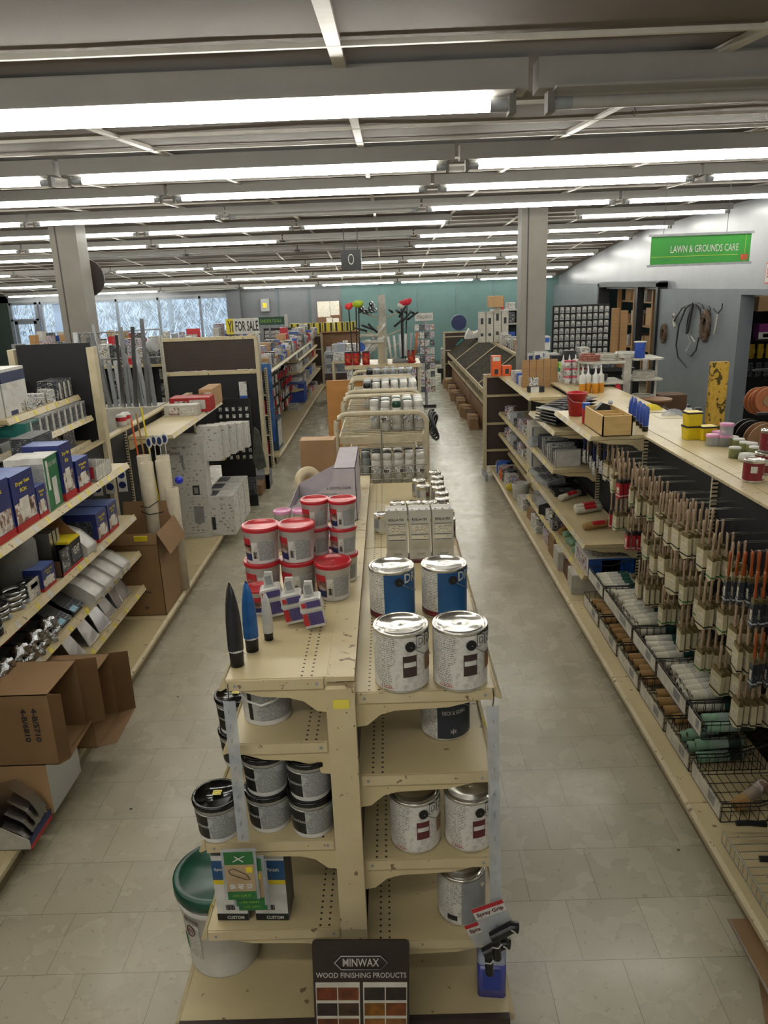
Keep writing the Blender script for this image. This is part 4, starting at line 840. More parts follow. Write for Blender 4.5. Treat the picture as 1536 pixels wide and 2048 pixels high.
def sideopen(lab, x0, x1, y0, y1, z0, z1, near=.0, bottom=.1, **kw):
    w_, d, h = x1-x0, y1-y0, z1-z0; X = w_/2; D = d/2
    fl = [[(X, D, 0), (X, D, h), (X+.09, D+.04, h-.01), (X+.09, D+.04, .01)], [(X, -D, 0), (X, D, 0), (X+bottom, D, .03), (X+bottom, -D+.03, .01)]]
    if near: fl.append([(X, -D, .0), (X, -D, h), (X+near, -D+.03, h-.02), (X+near, -D+.03, .02)])
    return open_carton(lab, (w_, d, h), ((x0+x1)/2, (y0+y1)/2, z0), 0, fl, side='r', **kw)
sideopen('open brown carton with bulging side flaps, second from the camera on the left', -2.25, -1.64, 3.52, 3.86, zE+.101, .63, sticker=(.10, .16, -.1725, -.171, .28, .37), txt=[('4/BAL/NG', (.24, -.172, .25), (0, 0, -1), (1, 0, 0), .12, .016)])
sideopen('open brown carton stencilled 4-B/5710, nearest on the left', -2.2, -1.65, 3.12, 3.46, .42, .80, near=.05, bottom=.04, txt=[('4-B/5710', (.20, -.172, .22), (0, 0, -1), (1, 0, 0), .18, .028), ('4-B/6810', (.15, -.172, .22), (0, 0, -1), (1, 0, 0), .18, .028)])
carton('flat_carton', 'flat dark carton under the second open carton', 'box', (.42, .38, .1), (-2.04, 3.70, zE), 0, 'cardboard_dark')
carton('dark_open_box', 'dark brown box standing at the shelf corner behind the open cartons', 'box', (.3, .2, .25), (-1.99, 4.2, zE), 0, 'cardboard_dark')
carton('seed_packet_box', 'small yellow and green printed packet leaning at the deck edge', 'package', (.02, .2, .16), (-1.80, 4.12, zE), .1, 'print_yellow', [('r', .1, .1, .9, .9, 'photo_mix')])
carton('wrapped_tan_box', 'flat tan carton with a label in plastic wrap, low on the left', 'box', (.46, .34, .275), (-1.95, 3.29, zE), 0, 'carton_tan', [('t', .55, .05, .85, .5, 'print_grey'), ('r', 0, 0, 1, 1, 'sheet_metal')])
carton('bottom_carton', 'tan box on the deck at the lower left picture edge', 'box', (.36, .3, .1), (-2.1, 2.6, zE), 0, 'carton_tan')
t = thing('metal_sheet_box', 'low white blue and red tray box holding bent metal sheets', 'display box', (-1.85, 2.98, zE), 0)
m = MB().prism([(-.3, 0), (.13, 0), (.13, .05), (-.02, .14), (-.3, .16)], -.11, -.107, 'xz', 0).box(.13, .133, -.11, .11, 0, .025, 2).box(.13, .1335, -.11, .11, .025, .055, 1).box(-.3, .13, -.11, .11, 0, .003, 0)
m.build('box_body', ['offwhite_60', 'navy_50', 'red_50'], t)
m = MB()
for k in range(4):
    pts = [(-.3, .05+.04*k), (0, .11+.04*k), (.08, .07+.03*k), (.12, .02+.02*k)]
    for (a, b), (c, d) in zip(pts[:-1], pts[1:]): m.add([(a, -.09+.04*k, b), (a, .10, b), (c, .10, d), (c, -.09+.04*k, d)], [(0, 1, 2, 3)], 0, True)
m.build('metal_sheet', 'sheet_metal', t)
# section with paper rolls
for i, (x, y, h) in enumerate(((-2.0, 5.98, 1.13), (-1.89, 6.05, 1.13), (-2.06, 6.12, 1.16), (-1.92, 6.18, 1.14), (-1.83, 6.02, .90))):
    t = thing('paper_roll', ('front left', 'front right', 'rear left', 'rear right', 'shorter')[i]+' cream paper roll standing behind the tall open carton', 'paper roll', (x, y, zE), 0, 'standing paper rolls')
    MB().lathe([(.028, 0), (.056, 0), (.056, h), (.028, h), (.028, h-.1)], 20).build('roll_body', 'kraft_roll', t)
t = thing('strap', 'black strap tied around the cream paper rolls', 'strap', (-1.96, 6.05, .86))
MB().tube([(-.14, .05, .02), (-.12, -.09, 0), (-.04, -.14, -.01), (.05, -.08, -.01), (.13, .0, .01), (.15, .06, .06)], .004, 5).build('strap_band', 'black_50', t); MB().tube([(-.12, -.1, .05), (-.04, -.14, .05), (.03, -.09, .09)], .004, 5).build('strap_tail', 'black_50', t)
def paddle(lab, x, y, z, h, grp):
    t = thing('marker_paddle', lab, 'marker', (x, y, z), random.uniform(-.5, .5), grp)
    MB().cyl((0, 0, 0), (0, 0, h), .004, n=6).build('stake', 'white_50', t); m = MB().cyl((0, -.004, h+.03), (0, .004, h+.03), .038, n=18).cyl((0, -.005, h+.03), (0, -.0042, h+.03), .026, n=16, mi=1).build('disc', ['white_40', 'navy_40'], t); m.scale = (.8, 1, 1.25); m.location = (0, 0, -.25*(h+.03)+.0); return t
for i in range(4): paddle('white stake with blue round reflector above the paper rolls, %s from the left' % ORD[i], -2.0+.035*i, 6.12+.03*i, 1.22, .16+.01*(i % 2), 'reflector stakes')
for i in range(3):
    t = thing('reflector_card', 'white card with two dark blue discs hanging on the back panel, %s' % ORD[i], 'hanging card', (-2.28+.08*i, 5.62+.05*i, 1.1), .1, 'blue disc cards')
    MB().box(-.035, .035, 0, .004, 0, .2).box(-.03, .03, -.01, .012, .2, .225, 1).build('card', ['white_40', 'green_50'], t); MB().cyl((0, -.002, .055), (0, 0, .055), .028, n=18).build('blue_disc', 'navy_40', t); MB().cyl((0, -.002, .135), (0, 0, .135), .028, n=18).build('blue_disc', 'navy_40', t)
o = tag(MB().ball((0, 0, 0), .035, 0, 14).build('blue_ball', mat('royal_blue', '#1c2fc0', .25, var=0)), 'bright blue round reflector beside the paper rolls', 'reflector'); o.location = (-1.79, 6.13, 1.08)
for i in range(3):
    t = thing('driveway_stake', 'orange and wood stake leaning against the back panel, %s of three' % ORD[i], 'stake', (-2.13+.05*i, 6.4, zE), 0, 'leaning stakes'); MB().cyl((0, 0, 0), (-.1, .03, 1.42+.05*i), .008, n=6).build('stake_shaft', ('orange_50', 'brown_plank', 'yellow_50')[i], t)
# tall white box, low boxes, small boxes
t = thing('tall_white_box', 'tall white printed carton standing on the left deck', 'box', (-2.10, 7.52, zE), .02)
m = MB().box(-.21, .21, -.1, .1, 0, 1.07).box(-.2, .17, -.102, -.1, .02, 1.0, 1).box(.06, .13, -.1035, -.102, .46, .56, 2).box(.075, .115, -.1045, -.1035, .475, .54, 3).box(.05, .15, -.1035, -.102, .16, .34, 3).box(-.12, .14, -.1035, -.102, .05, .052, 2).add([(-.04, -.1035, .88), (.0, -.1035, .88), (.0, -.1035, .72), (-.015, -.1035, .72)], [(0, 1, 2, 3)], 3)
m.build('box_body', ['white_50', 'print_big', 'charcoal_60', 'grey_50'], t)
text('WATER HEATER CLOSET DOOR', .22, .014, 'charcoal_60', t, (-.02, -.103, .965)); text('2068', .1, .03, 'charcoal_60', t, (-.08, -.103, .90)); text('USA', .03, .02, 'charcoal_60', t, (.07, -.104, .12))
for i, (x, y, z) in enumerate(((-1.83, 7.62, zE), (-1.83, 7.92, zE), (-1.83, 8.22, zE), (-1.82, 7.64, zE+.33))):
    if i == 3: continue
    t = thing('white_goods_box', 'low white appliance carton on the deck, %s from the camera' % ORD[i], 'box', (x, y, z), 0, 'low white cartons')
    m = MB().box(-.13, .18, -.14, .14, 0, .42).box(-.12, .17, -.1412, -.14, .02, .4, 1).box(-.12, -.02, -.1425, -.1412, .06, .2, 2).box(.1805, .1812, -.13, .13, .02, .4, 1).box(-.12, .0, -.1, .1, .42, .4212, 3)
    m.build('box_body', ['white_50', 'print_big', 'charcoal_50', 'print_dark'], t); text('12 V', .04, .03, 'charcoal_60', t, (.07, -.142, .33)); text('3 IN', .04, .02, 'charcoal_60', t, (.07, -.142, .24))
for i in range(5):
    o = carton('small_white_box', 'small white printed box in the receding upper row, %s from the camera' % ORD[i], 'box', (.22, .13, .36-.02*i), (-1.86+.045*i, 7.62+i*.16, .921), 0, 'white_50', [('f', .08, .05, .92, .95, 'print_big'), ('r', .1, .1, .9, .9, 'print_big'), ('t', .1, .1, .9, .9, 'print_box')], 'small white boxes in a row')
t = thing('wire_bracket_shelf', 'plain shelf holding the receding row of small white boxes', 'shelf', (-2.36, 7.55, .92)); MB().box(0, .44, 0, .85, -.02, -.001).box(.44, .62, .1, .85, -.02, -.001).build('shelf_board', 'shelf', t)
for i, (w_, d, h, y, x, ms) in enumerate(((.34, .16, .11, 7.72, -2.13, 'offwhite_60'), (.42, .26, .15, 8.02, -2.1, 'vent_red'), (.14, .5, .2, 8.42, -1.99, 'carton_tan'))):
    carton('hinge_box', ('white windowed', 'red and white', 'tan')[i]+' box on top of the far left shelf', 'box', (w_, d, h), (x, y, 1.382), 0, ms, [('f', .12, .1, .45, .8, 'photo_brown'), ('f', .5, .2, .9, .85, 'print_box'), ('t', .05, .1, .95, .9, ('print_box', 'vent_red', 'carton_tan')[i])])
# black display of small hooks
t = thing('hook_display', 'black pegboard display dotted with small metal hooks at the end of the left run', 'display', (-2.1, 9.05, 0))
MB().box(0, .42, 0, .03, 0, 1.35).build('display_board', 'black_50', t)
for r_ in range(9):
    for c_ in range(5):
        if r_ > 7: continue
        o = MB().box(.04+c_*.08, .075+c_*.08, -.012, 0, 1.25-r_*.085-.045, 1.25-r_*.085).build('hook_card', 'clutter_light', t)
MB().box(.2, .42, -.03, -.001, .15, .38).build('lower_card', 'print_dark', t)
t = thing('folded_cloth', 'grey green cloth hanging beside the black hook display', 'cloth', (-1.70, 9.02, .5)); MB().prism([(0, .1), (.05, .5), (.1, .45), (.16, .0), (.05, -.04)], 0, .05, 'xz').build('cloth_fold', mat('moss_grey', '#4c5048', .8, var=.3), t)
# boxes and packages on the raised shelves
for i in range(2):
    t = thing('printer_carton', ('nearer', 'farther')[i]+' white carton with dark blue top band on the raised shelf', 'box', (-2.72, 4.78+i*.36, 1.831), 0, 'white cartons with blue bands')
    m = MB().box(-.16, .17, -.17, .17, 0, .31).box(.17, .171, -.17, .17, .22, .29, 1).box(-.16, .17, -.1712, -.17, .22, .29, 1).box(.171, .1715, -.13, .05, .18, .205, 2).box(.171, .1715, -.1, .0, .0, .03, 1); m.build('box_body', ['white_50', mat('deep_blue', '#1a2a50', .5), 'print_white'], t)
for i in range(6):
    o = carton('bagged_fitting', 'clear bagged metal fitting on the raised shelf, %s from the near end' % ORD[i], 'package', (.1, .075, .06+.02*(i % 3)), (-2.6+.03*(i % 2), 5.22+i*.085, 1.831), random.uniform(-.5, .5), 'clutter_light', [('r', .1, .1, .9, .9, 'clear')], 'bagged fittings')
for i in range(3): carton('fitting_box', 'small dark box at the far end of the raised shelf, %s' % ORD[i], 'box', (.16, .075, .15), (-2.58, 5.75+i*.085, 1.831), 0, 'clutter_dark', [('r', .1, .1, .5, .9, 'print_white')], 'small dark boxes on the raised shelf')
carton('green_box', 'long teal and white box at the near end of the second raised shelf', 'box', (.3, .2, .13), (-2.56, 5.02, 1.661), 0, mat('box_teal', '#1f6a62', .45), [('r', .3, 0, .42, 1, 'white_50'), ('r', .45, .1, .95, .9, 'print_dark'), ('t', .1, .1, .9, .9, 'midgrey_50')])
for i in range(8): carton('meter_box', 'small grey printed box on the second raised shelf, %s from the near end' % ORD[i], 'box', (.26, .095, .135), (-2.55, 5.18+i*.105, 1.661), 0, 'grey_50', [('r', .05, .05, .35, .95, 'print_white'), ('r', .4, .1, .95, .9, 'print_dark'), ('t', .1, .1, .9, .9, 'midgrey_50')], 'row of grey printed boxes')
carton('flat_grey_box', 'flat open grey tray box at the near end of the second raised shelf', 'box', (.26, .3, .05), (-2.56, 4.72, 1.661), 0, 'grey_50', [('t', .1, .1, .9, .9, 'charcoal_50'), ('r', .1, .2, .9, .9, 'print_grey')]); carton('black_meter', 'black flat instrument lying in front of the grey tray box', 'device', (.08, .12, .035), (-2.47, 4.6, 1.661), .2, 'black_50', [('t', .2, .2, .8, .7, 'steel_40')])
for i in range(5): carton('dark_parts_box', 'dim grey box low behind the blue boxes, %s from the near end' % ORD[i], 'box', (.3, .2, .14+.02*(i % 2)), (-2.62, 4.5+i*.3, 1.461), 0, 'clutter_dark', [('t', .1, .1, .9, .9, 'midgrey_50')], 'dim grey boxes on the lowest raised shelf')
# tape rolls on the cap, gutters and metal strips in a bin
for i in range(2): t = thing('tape_roll_pack', ('nearer', 'farther')[i]+' red and white roll on the black shelving cap', 'roll', (-2.42, 6.72+i*.12, 1.453), 0, 'red and white rolls'); MB().lathe([(0, 0), (.045, 0), (.048, .05), (.048, .09), (.03, .11), (0, .11)], 18).lathe([(.0488, .05), (.0488, .085)], 18, 1).build('roll_body', ['white_40', 'red_50'], t)
t = thing('strip_bin', 'long pale bin holding upright metal strips', 'bin', (-3.4, 8.1, 0)); MB().box(0, .9, 0, .35, .9, 1.42).box(.03, .05, .02, .33, 0, .9).box(.85, .87, .02, .33, 0, .9).build('bin_body', 'offwhite_60', t)
for i in range(17):
    t = MB().box(-.022, .022, -.003, .003, 0, .45+.5*random.random()).box(-.022, -.018, -.003, .02, 0, .45).box(.018, .022, -.003, .02, 0, .45); o = t.build('metal_strip', ('sheet_metal', 'steel_40', 'silver_50')[i % 3]); o.location = (-3.32+i*.047, 8.16+.05*(i % 3), 1.421); o.rotation_euler = (random.uniform(-.05, .05), random.uniform(-.12, .12), random.uniform(-.6, .6))
    tag(o, 'grey metal strip standing in the pale bin, %s from the left' % ORD[i], 'metal strip', 'metal strips in the bin')
t = thing('strip_rack', 'wire rack with hooks above the upright metal strips', 'rack', (-3.4, 8.5, 1.42)); MB().tube([(0, 0, 0), (0, 0, .78), (.9, 0, .8), (.9, 0, 0)], .012, 6).tube([(0, 0, .5), (.9, 0, .5)], .008, 5).build('rack_frame', 'steel_40', t)
for k in range(8): MB().tube([(.06+k*.1, 0, .78), (.06+k*.1, -.12, .74), (.06+k*.1, -.14, .8)], .006, 5).build('rack_hook', 'steel_40', t)
o = tag(MB().cyl((0, 0, 0), (.06, -.03, .02), .09, .09, 8).build('octagon_duct', 'silver_50'), 'silver octagonal duct end beyond the metal strips', 'duct'); o.location = (-3.05, 9.9, 1.95)
# ================================================================ RIGHT AISLE GOODS
# --- paint brushes on peg hooks
mat('brush_cream', '#c2b795', .5, var=.08, vs=40); mat('bristle', '#2b241f', .7); mat('brass', '#8a7a52', .35, metal=.6); mat('brush_red', '#a8242c', .4)
def make_brush(w_, L, cover, handle, band='black_50'):
    t = thing('paint_brush', 'x', 'paint brush', (0, 0, 0)); hl = L*.47
    MB().lathe([(.004, -hl), (.012, -hl*.85), (.007, -hl*.55), (.009, -hl*.25), (.0105, -.01), (.006, .004), (0, .005)], 10).xf(Matrix.Scale(.7, 4, (1, 0, 0))).build('handle', handle, t)
    MB().box(-.009, .009, -w_/2, w_/2, -hl-.035, -hl+.004).build('ferrule', 'brass' if cover != 'brush_red' else 'black_50', t)
    m = MB().prism([(-w_/2-.003, -hl-.02), (w_/2+.003, -hl-.02), (w_/2+.004, -L+.02), (0, -L), (-w_/2-.004, -L+.02)], -.011, .011, 'yz'); m.box(-.0118, .0118, -w_/2-.0045, w_/2+.0045, -L+.026, -L+.034, 1).box(-.0116, -.011, -w_/2*.6, w_/2*.6, -L+.045, -hl-.05, 2)
    m.build('bristle_sleeve', [cover, band, 'print_cream'], t); return t
BR = [make_brush(.075, .28, 'brush_cream', 'handle_wood'), make_brush(.055, .26, 'brush_cream', 'handle_wood', 'green_50'), make_brush(.095, .28, 'brush_cream', 'handle_wood'), make_brush(.06, .26, 'brush_red', 'handle_wood', 'white_50'), make_brush(.03, .27, 'print_dark', mat('orange_handle', '#96481c', .3, var=.1), 'silver_50')]
BD = ['cream sleeved medium wooden brush', 'slim green banded cream brush', 'wide cream sleeved wall brush', 'red sleeved brush with wooden handle', 'orange handled brush with dark bristles']
hk = thing('peg_hook', 'x', 'peg hook', (0, 0, 0)); MB().tube([(0, 0, 0), (-.20, 0, 0), (-.215, 0, .012)], .0022, 5).tube([(0, .012, .004), (-.19, .012, .004)], .0015, 4).build('hook_wire', 'wire_chrome', hk)
first = [True]*5; hf = True; r_ = random.Random(11); RN = ['top row', 'second row', 'third row']
for row_, (z, ys) in enumerate(((1.33, [3.1+.135*i for i in range(20)]), (1.06, [3.05+.14*i for i in range(17)]), (.80, [3.15+.145*i for i in range(12)]))):
    for i, y in enumerate(ys):
        if 4.26 < y < 4.31: y += .05
        zz = z+r_.choice((0, -.03, .02)); lab = 'chrome peg hook in the brush wall %s, %s from near end' % (RN[row_], ORD[i])
        if hf: at(hk, (1.915, y, zz), 0, lab, 'peg hooks'); hf = False
        else: dup(hk, (1.915, y, zz), 0, lab, 'peg hooks')
        ty = r_.choice((0, 0, 1, 2, 1))
        if row_ == 0 and i in (15, 14): ty = 3
        if row_ == 1 and i in (13, 16): ty = 3
        if (row_ == 0 and i in (0, 1, 2)) or (row_ == 1 and i == 0): ty = 4
        n = r_.choice((3, 4, 5, 5)) if ty != 4 else 5
        if row_ == 0 and i > 16: n = 3
        lb = BD[ty]+' on %s hook %s' % (RN[row_].replace(' row', ''), ORD[i])
        for k in range(n):
            p = (1.74-.034*k+.0, y+r_.uniform(-.008, .008), zz+.004)
            if first[ty]: at(BR[ty], p, 0, lb, 'brushes, %s hook %s' % (RN[row_], ORD[i])); first[ty] = False
            else: dup(BR[ty], p, r_.uniform(-.12, .12), lb, 'brushes, %s hook %s' % (RN[row_], ORD[i]), rot=(r_.uniform(-.06, .06), 0, r_.uniform(-.2, .2)))
# dark scrapers hanging below the wooden box shelf
for i in range(10):
    t = thing('scraper', 'dark handled scraper hanging under the wooden box shelf, %s from the near end' % ORD[i], 'scraper', (1.76-.03*(i % 3), 5.62+i*.105, 1.27-.03*(i % 2)), random.uniform(-.2, .2), 'hanging scrapers')
    MB().tube([(0, 0, 0), (0, 0, -.13)], .011, 8).build('handle', ('handle_wood', 'black_40', 'navy_40')[i % 3], t); MB().prism([(-.015, -.12), (.015, -.12), (.038, -.24), (-.038, -.24)], -.001, .001, 'yz').build('blade', ('steel_40', 'clear_fog')[i % 2], t); MB().box(-.003, -.002, -.03, .03, -.21, -.12).build('card', 'clutter_light', t)
    dup(hk, (1.915, t.location.y, t.location.z+.01), 0, 'chrome peg hook holding dark scrapers, %s from near end' % ORD[i], 'scraper hooks')
# --- wire baskets of roller covers
def basket(lab, y0, y1, x0, x1, z0, h, panel=True, grp=None, slope=0):
    t = thing('wire_basket', lab, 'wire basket', (x0, y0, z0), 0, grp); W = x1-x0; D = y1-y0; hb = h*1.7
    m = MB(); R_ = .0028
    m.tube([(0, 0, h), (W*.45, 0, h*1.0), (W, 0, hb), (W, D, hb), (W*.45, D, h), (0, D, h), (0, 0, h)], R_*1.3, 5); m.tube([(0, 0, 0), (W, 0, 0), (W, D, 0), (0, D, 0), (0, 0, 0)], R_, 5)
    m.tube([(0, 0, h-.02), (W*.45, 0, h-.02), (W, 0, hb-.02)], R_, 4)
    n = 9
    for k in range(n+1):
        x = W*k/n; top = h if k/n < .45 else h+(hb-h)*(k/n-.45)/.55
        m.tube([(x, 0, top), (x, 0, 0), (x, D, 0), (x, D, top)], R_*.7, 4)
    for k in range(1, 5): y = D*k/5; m.tube([(0, y, h), (0, y, 0), (W, y, 0)], R_*.7, 4)
    m.build('wire_frame', 'wire_black', t)
    if panel: MB().box(-.004, -.002, .012, D-.012, .008, h-.012).box(-.005, -.004, D*.2, D*.4, h*.3, h*.8, 1).build('price_panel', ['label_paper', 'grey_50'], t)
    return t
def make_roller(m, capm, L=.24, r=.029, lab='label'):
    t = thing('roller_cover', 'x', 'paint roller cover', (0, 0, 0))
    MB().lathe([(.012, 0), (r, .004), (r, L-.004), (.012, L), (.012, .01)], 14).xf(Matrix.Rotation(PI/2, 4, 'Y')).build('nap_sleeve', m, t)
    MB().lathe([(r+.0015, L*.66), (r+.002, L*.92)], 14, 0).lathe([(r+.0015, L*.3), (r+.0015, L*.66)], 14, 1).xf(Matrix.Rotation(PI/2, 4, 'Y')).build('plastic_wrap', [capm, 'clear'], t); return t
ROL = {'white': make_roller(mat('nap_white', '#c9c4b2', .7, bump=.4, bs=200), mat('wrap_green', '#1f4a40', .3)), 'tan': make_roller(mat('nap_tan', '#a5814e', .8, bump=.5, bs=160), 'photo_brown'), 'green': make_roller(mat('nap_green', '#7fa387', .7, bump=.4, bs=200), mat('wrap_dark', '#2a3630', .3)), 'plain': make_roller('nap_white', 'brown_50')}
RD = {'white': 'white roller cover with dark green label', 'tan': 'brown wrapped roller cover', 'green': 'pale green roller cover', 'plain': 'plain cream roller cover'}
rf = dict((k, True) for k in ROL)
def fill(kind, y0, y1, x0, z, n, layers, where, tilt=-.12, odd=None):
    for l in range(layers):
        for i in range(n-l):
            k = kind if odd is None or (i+l) != odd else 'plain'; y = y0+(i+.5+l*.5)*(y1-y0)/n; rz = r_.uniform(-.1, .1)
            lab = '%s %s, %s in the %s layer' % (RD[k], where, ORD[i], ('bottom', 'upper', 'top')[l]); p = (x0+.02+.03*r_.random(), y, z+.03+l*.043)
            rot = (0, tilt*(.3+.5*l)+r_.uniform(-.05, .05), rz)
            if rf[k]: rf[k] = False; o = ROL[k]; o.location = p; o.rotation_euler = rot; o['label'] = lab; o['group'] = where
            else: dup(ROL[k], p, rot=rot, label=lab, group=where)
UB = [(5.02, 5.42, 'farthest', 'white', 6, 1), (4.36, 5.0, 'fourth', 'white', 10, 2), (3.92, 4.34, 'third', 'white', 5, 1), (3.46, 3.90, 'second', 'white', 7, 2), (3.26, 3.44, 'nearest', 'green', 2, 1)]
for y0, y1, w_, kd, n, ly in UB:
    basket('black wire basket on the pegboard, %s of the upper row' % w_, y0, y1, 1.50, 1.90, .355, .10, w_ != 'x', 'upper wire baskets')
    fill(kd, y0+.02, y1-.02, 1.52, .36, n, ly, 'in %s upper basket' % w_, odd=4 if n == 10 else None)
for i, (y0, y1) in enumerate(((5.0, 5.42), (4.55, 4.97), (4.1, 4.52), (3.66, 4.07), (3.3, 3.63), (2.92, 3.27))):
    basket('black wire basket on the bottom deck, %s from the near end' % ORD[5-i], y0, y1, 1.47, 1.86, .142, .10, True, 'deck wire baskets')
    if i < 5: fill('tan' if i < 4 else 'green', y0+.02, y1-.02, 1.5, .145, (5, 5, 5, 4, 3)[i], 1 if i < 4 else 2, 'in the %s deck basket' % ORD[5-i])
dup(ROL['tan'], (1.56, 2.98, .18), rot=(0, -.1, .55), label='black and gold roller cover lying in the nearest deck basket', group='loose deck roller')
# wire rack with roller frames at the near right
t = thing('wire_rack_tray', 'low flat chrome wire rack on the near end of the right deck', 'wire rack', (1.44, 2.15, .145)); m = MB()
for k in range(15): m.tube([(0, k*.045, .03), (.44, k*.045, .03)], .0022, 4)
for k in range(17): m.tube([(-.02+.0*k, k*.04, .0), (-.02, k*.04, .06)], .0016, 4)
m.tube([(-.02, 0, .06), (-.02, .64, .06)], .003, 4).tube([(-.02, 0, .0), (-.02, .64, .0)], .003, 4).tube([(0, 0, .03), (0, .64, .03)], .003, 4).tube([(.44, 0, .03), (.44, .64, .03)], .003, 4); m.build('wire_frame', 'wire_chrome', t)
for i, (y, rz) in enumerate(((2.84, -.1), (2.62, -.15), (2.5, .05))):
    t = thing('paint_roller', 'black handled roller frame lying on the deck, %s from the far side' % ORD[i], 'roller frame', (1.50, y, .20), rz, 'black roller frames'); MB().tube([(0, 0, 0), (.06, 0, .004), (.13, 0, 0)], .013, 8).build('grip', 'black_40', t); MB().tube([(.13, 0, 0), (.2, 0, .0), (.26, -.02, .01), (.28, -.06, .01)], .003, 5).build('frame_wire', 'wire_chrome', t)
for i in range(3):
    t = thing('mini_roller', 'grey knit mini roller on the near wire rack, %s' % ORD[i], 'roller', (1.58+.06*i, 2.38-.06*i, .2), .2, 'grey mini rollers'); MB().cyl((0, 0, 0), (.12, 0, 0), .018, n=12).build('nap', 'crumple_foil' if False else mat('grey_knit', '#7d7f80', .6, bump=.6, bs=300), t); MB().tube([(-.01, 0, 0), (-.04, .0, .05), (-.05, .0, .06)], .0018, 4).build('wire_end', 'wire_chrome', t)
# floor cartons under the near right
t = thing('flattened_carton', 'flattened brown cartons sticking out from under the near right shelf', 'cardboard', (1.36, 2.0, .005))
m = MB(); m.box(-.06, .3, .1, .44, .06, .066); m.prism([(-.10, .02), (.15, .0), (.3, .02), (.3, .2), (-.02, .26)], .0, .006, 'xy'); m.build('cardboard_sheet', 'cardboard', t); MB().box(-.06, -.052, .1, .44, .066, .0675).build('tape_edge', 'clear', t)
MB().box(-.02, .28, .12, .42, .008, .058).build('box_body', 'cardboard_dark', t)
for i, y in enumerate((2.78, 3.9, 5.0)): o = tag(MB().cyl((0, 0, 0), (0, 0, .09), .025, n=10).build('levelling_foot', 'black_50'), 'dark levelling foot under the right deck, %s from the near end' % ORD[i], 'foot', 'dark levelling feet'); o.location = (1.44, y, .001)
# --- wooden box shelf
p, q = spot(1204, 873, Z=1.457), spot(1262, 873, Z=1.457)
t = thing('wooden_crate', 'open pale wooden box divided in three on the right top shelf', 'wooden box', (p.x, p.y, 1.456), 0); W = q.x-p.x+.02; D = .52; h = .15
m = MB().box(0, W, 0, .01, 0, h).box(0, W, D-.01, D, 0, h).box(0, .01, 0, D, 0, h).box(W-.01, W, 0, D, 0, h).box(0, W, 0, D, 0, .006); m.build('box_body', 'pale_wood', t)
for f in (.36, .68): MB().box(.01, W-.01, D*f, D*f+.008, .006, h-.015).build('divider', 'pale_wood', t)
t = thing('stapler_pack', 'black tool sitting in the far end of the wooden box', 'tool', (p.x+W*.5, p.y+D*.85, 1.47)); MB().prism([(-.08, 0), (.08, 0), (.06, .15), (.0, .17), (-.07, .1)], -.03, .03, 'xz').build('tool_body', 'black_40', t); MB().ball((.07, 0, .17), .02).build('tool_knob', 'silver_50', t)
for i, (x, y) in enumerate(((1262, 838), (1268, 842), (1277, 850), (1284, 856), (1290, 862))): pp = spot(x, y, Z=1.456); o = squeeze_tube('blue squeeze tube with black cap right of the wooden box, %s from the far side' % ORD[i], .022, .19, 'tube_blue2' if 'tube_blue2' in MM else mat('tube_blue2', '#2a4aa0', .3, var=.15), group='blue squeeze tubes', rz=.2*i); o.location = pp
t = thing('aerosol_can', 'red can with blue cap left of the wooden box', 'aerosol can', spot(1171, 846, Z=1.456)); MB().cyl((0, 0, 0), (0, 0, .12), .03, n=18).build('can_body', 'red_40', t); MB().cyl((0, 0, .12), (0, 0, .165), .031, n=18).build('cap', 'blue_40', t)
t = thing('red_bucket', 'red plastic bucket standing behind the red can', 'bucket', spot(1153, 835, Z=1.456)+Vector((.02, .1, 0))); MB().lathe([(0, 0), (.06, 0), (.085, .19), (.09, .19), (.09, .2), (.082, .2), (.056, .01)], 26).build('bucket_body', 'red_40', t); MB().tube([(-.088, 0, .18), (-.05, -.08, .13), (.03, -.09, .12), (.088, 0, .18)], .0025, 5).build('bail_handle', 'wire_chrome', t)
# --- black paint trays
for i in range(5):
    t = thing('paint_tray', 'black ribbed paint tray, %s from the top of the leaning pile' % ORD[4-i], 'paint tray', (1.70, 7.22-.012*i, 1.31+.032*i), 0, 'pile of black paint trays', rot=(-.15, -.30, .12)); t.scale = (1.0, 1.12, 1.1)
    m = MB().add([(-.2, -.3, 0), (.2, -.3, 0), (.2, .3, .03), (-.2, .3, .03), (-.16, -.26, -.05*0+.012), (.16, -.26, .012), (.16, .26, .04), (-.16, .26, .04)], [(0, 1, 5, 4), (1, 2, 6, 5), (2, 3, 7, 6), (3, 0, 4, 7), (4, 5, 6, 7)])
    for k in range(6): m.box(-.14+k*.05, -.12+k*.05, -.24, .24, .03, .042)
    m.build('tray_body', mat('bag_black', '#0c0c0f', .38, var=.2, vs=40, bump=.3, bs=30), t); MB().tube([(-.2, -.3, .005), (-.2, .3, .035)], .008, 5).build('tray_edge', 'offwhite_60' if i == 4 else 'bag_black', t)
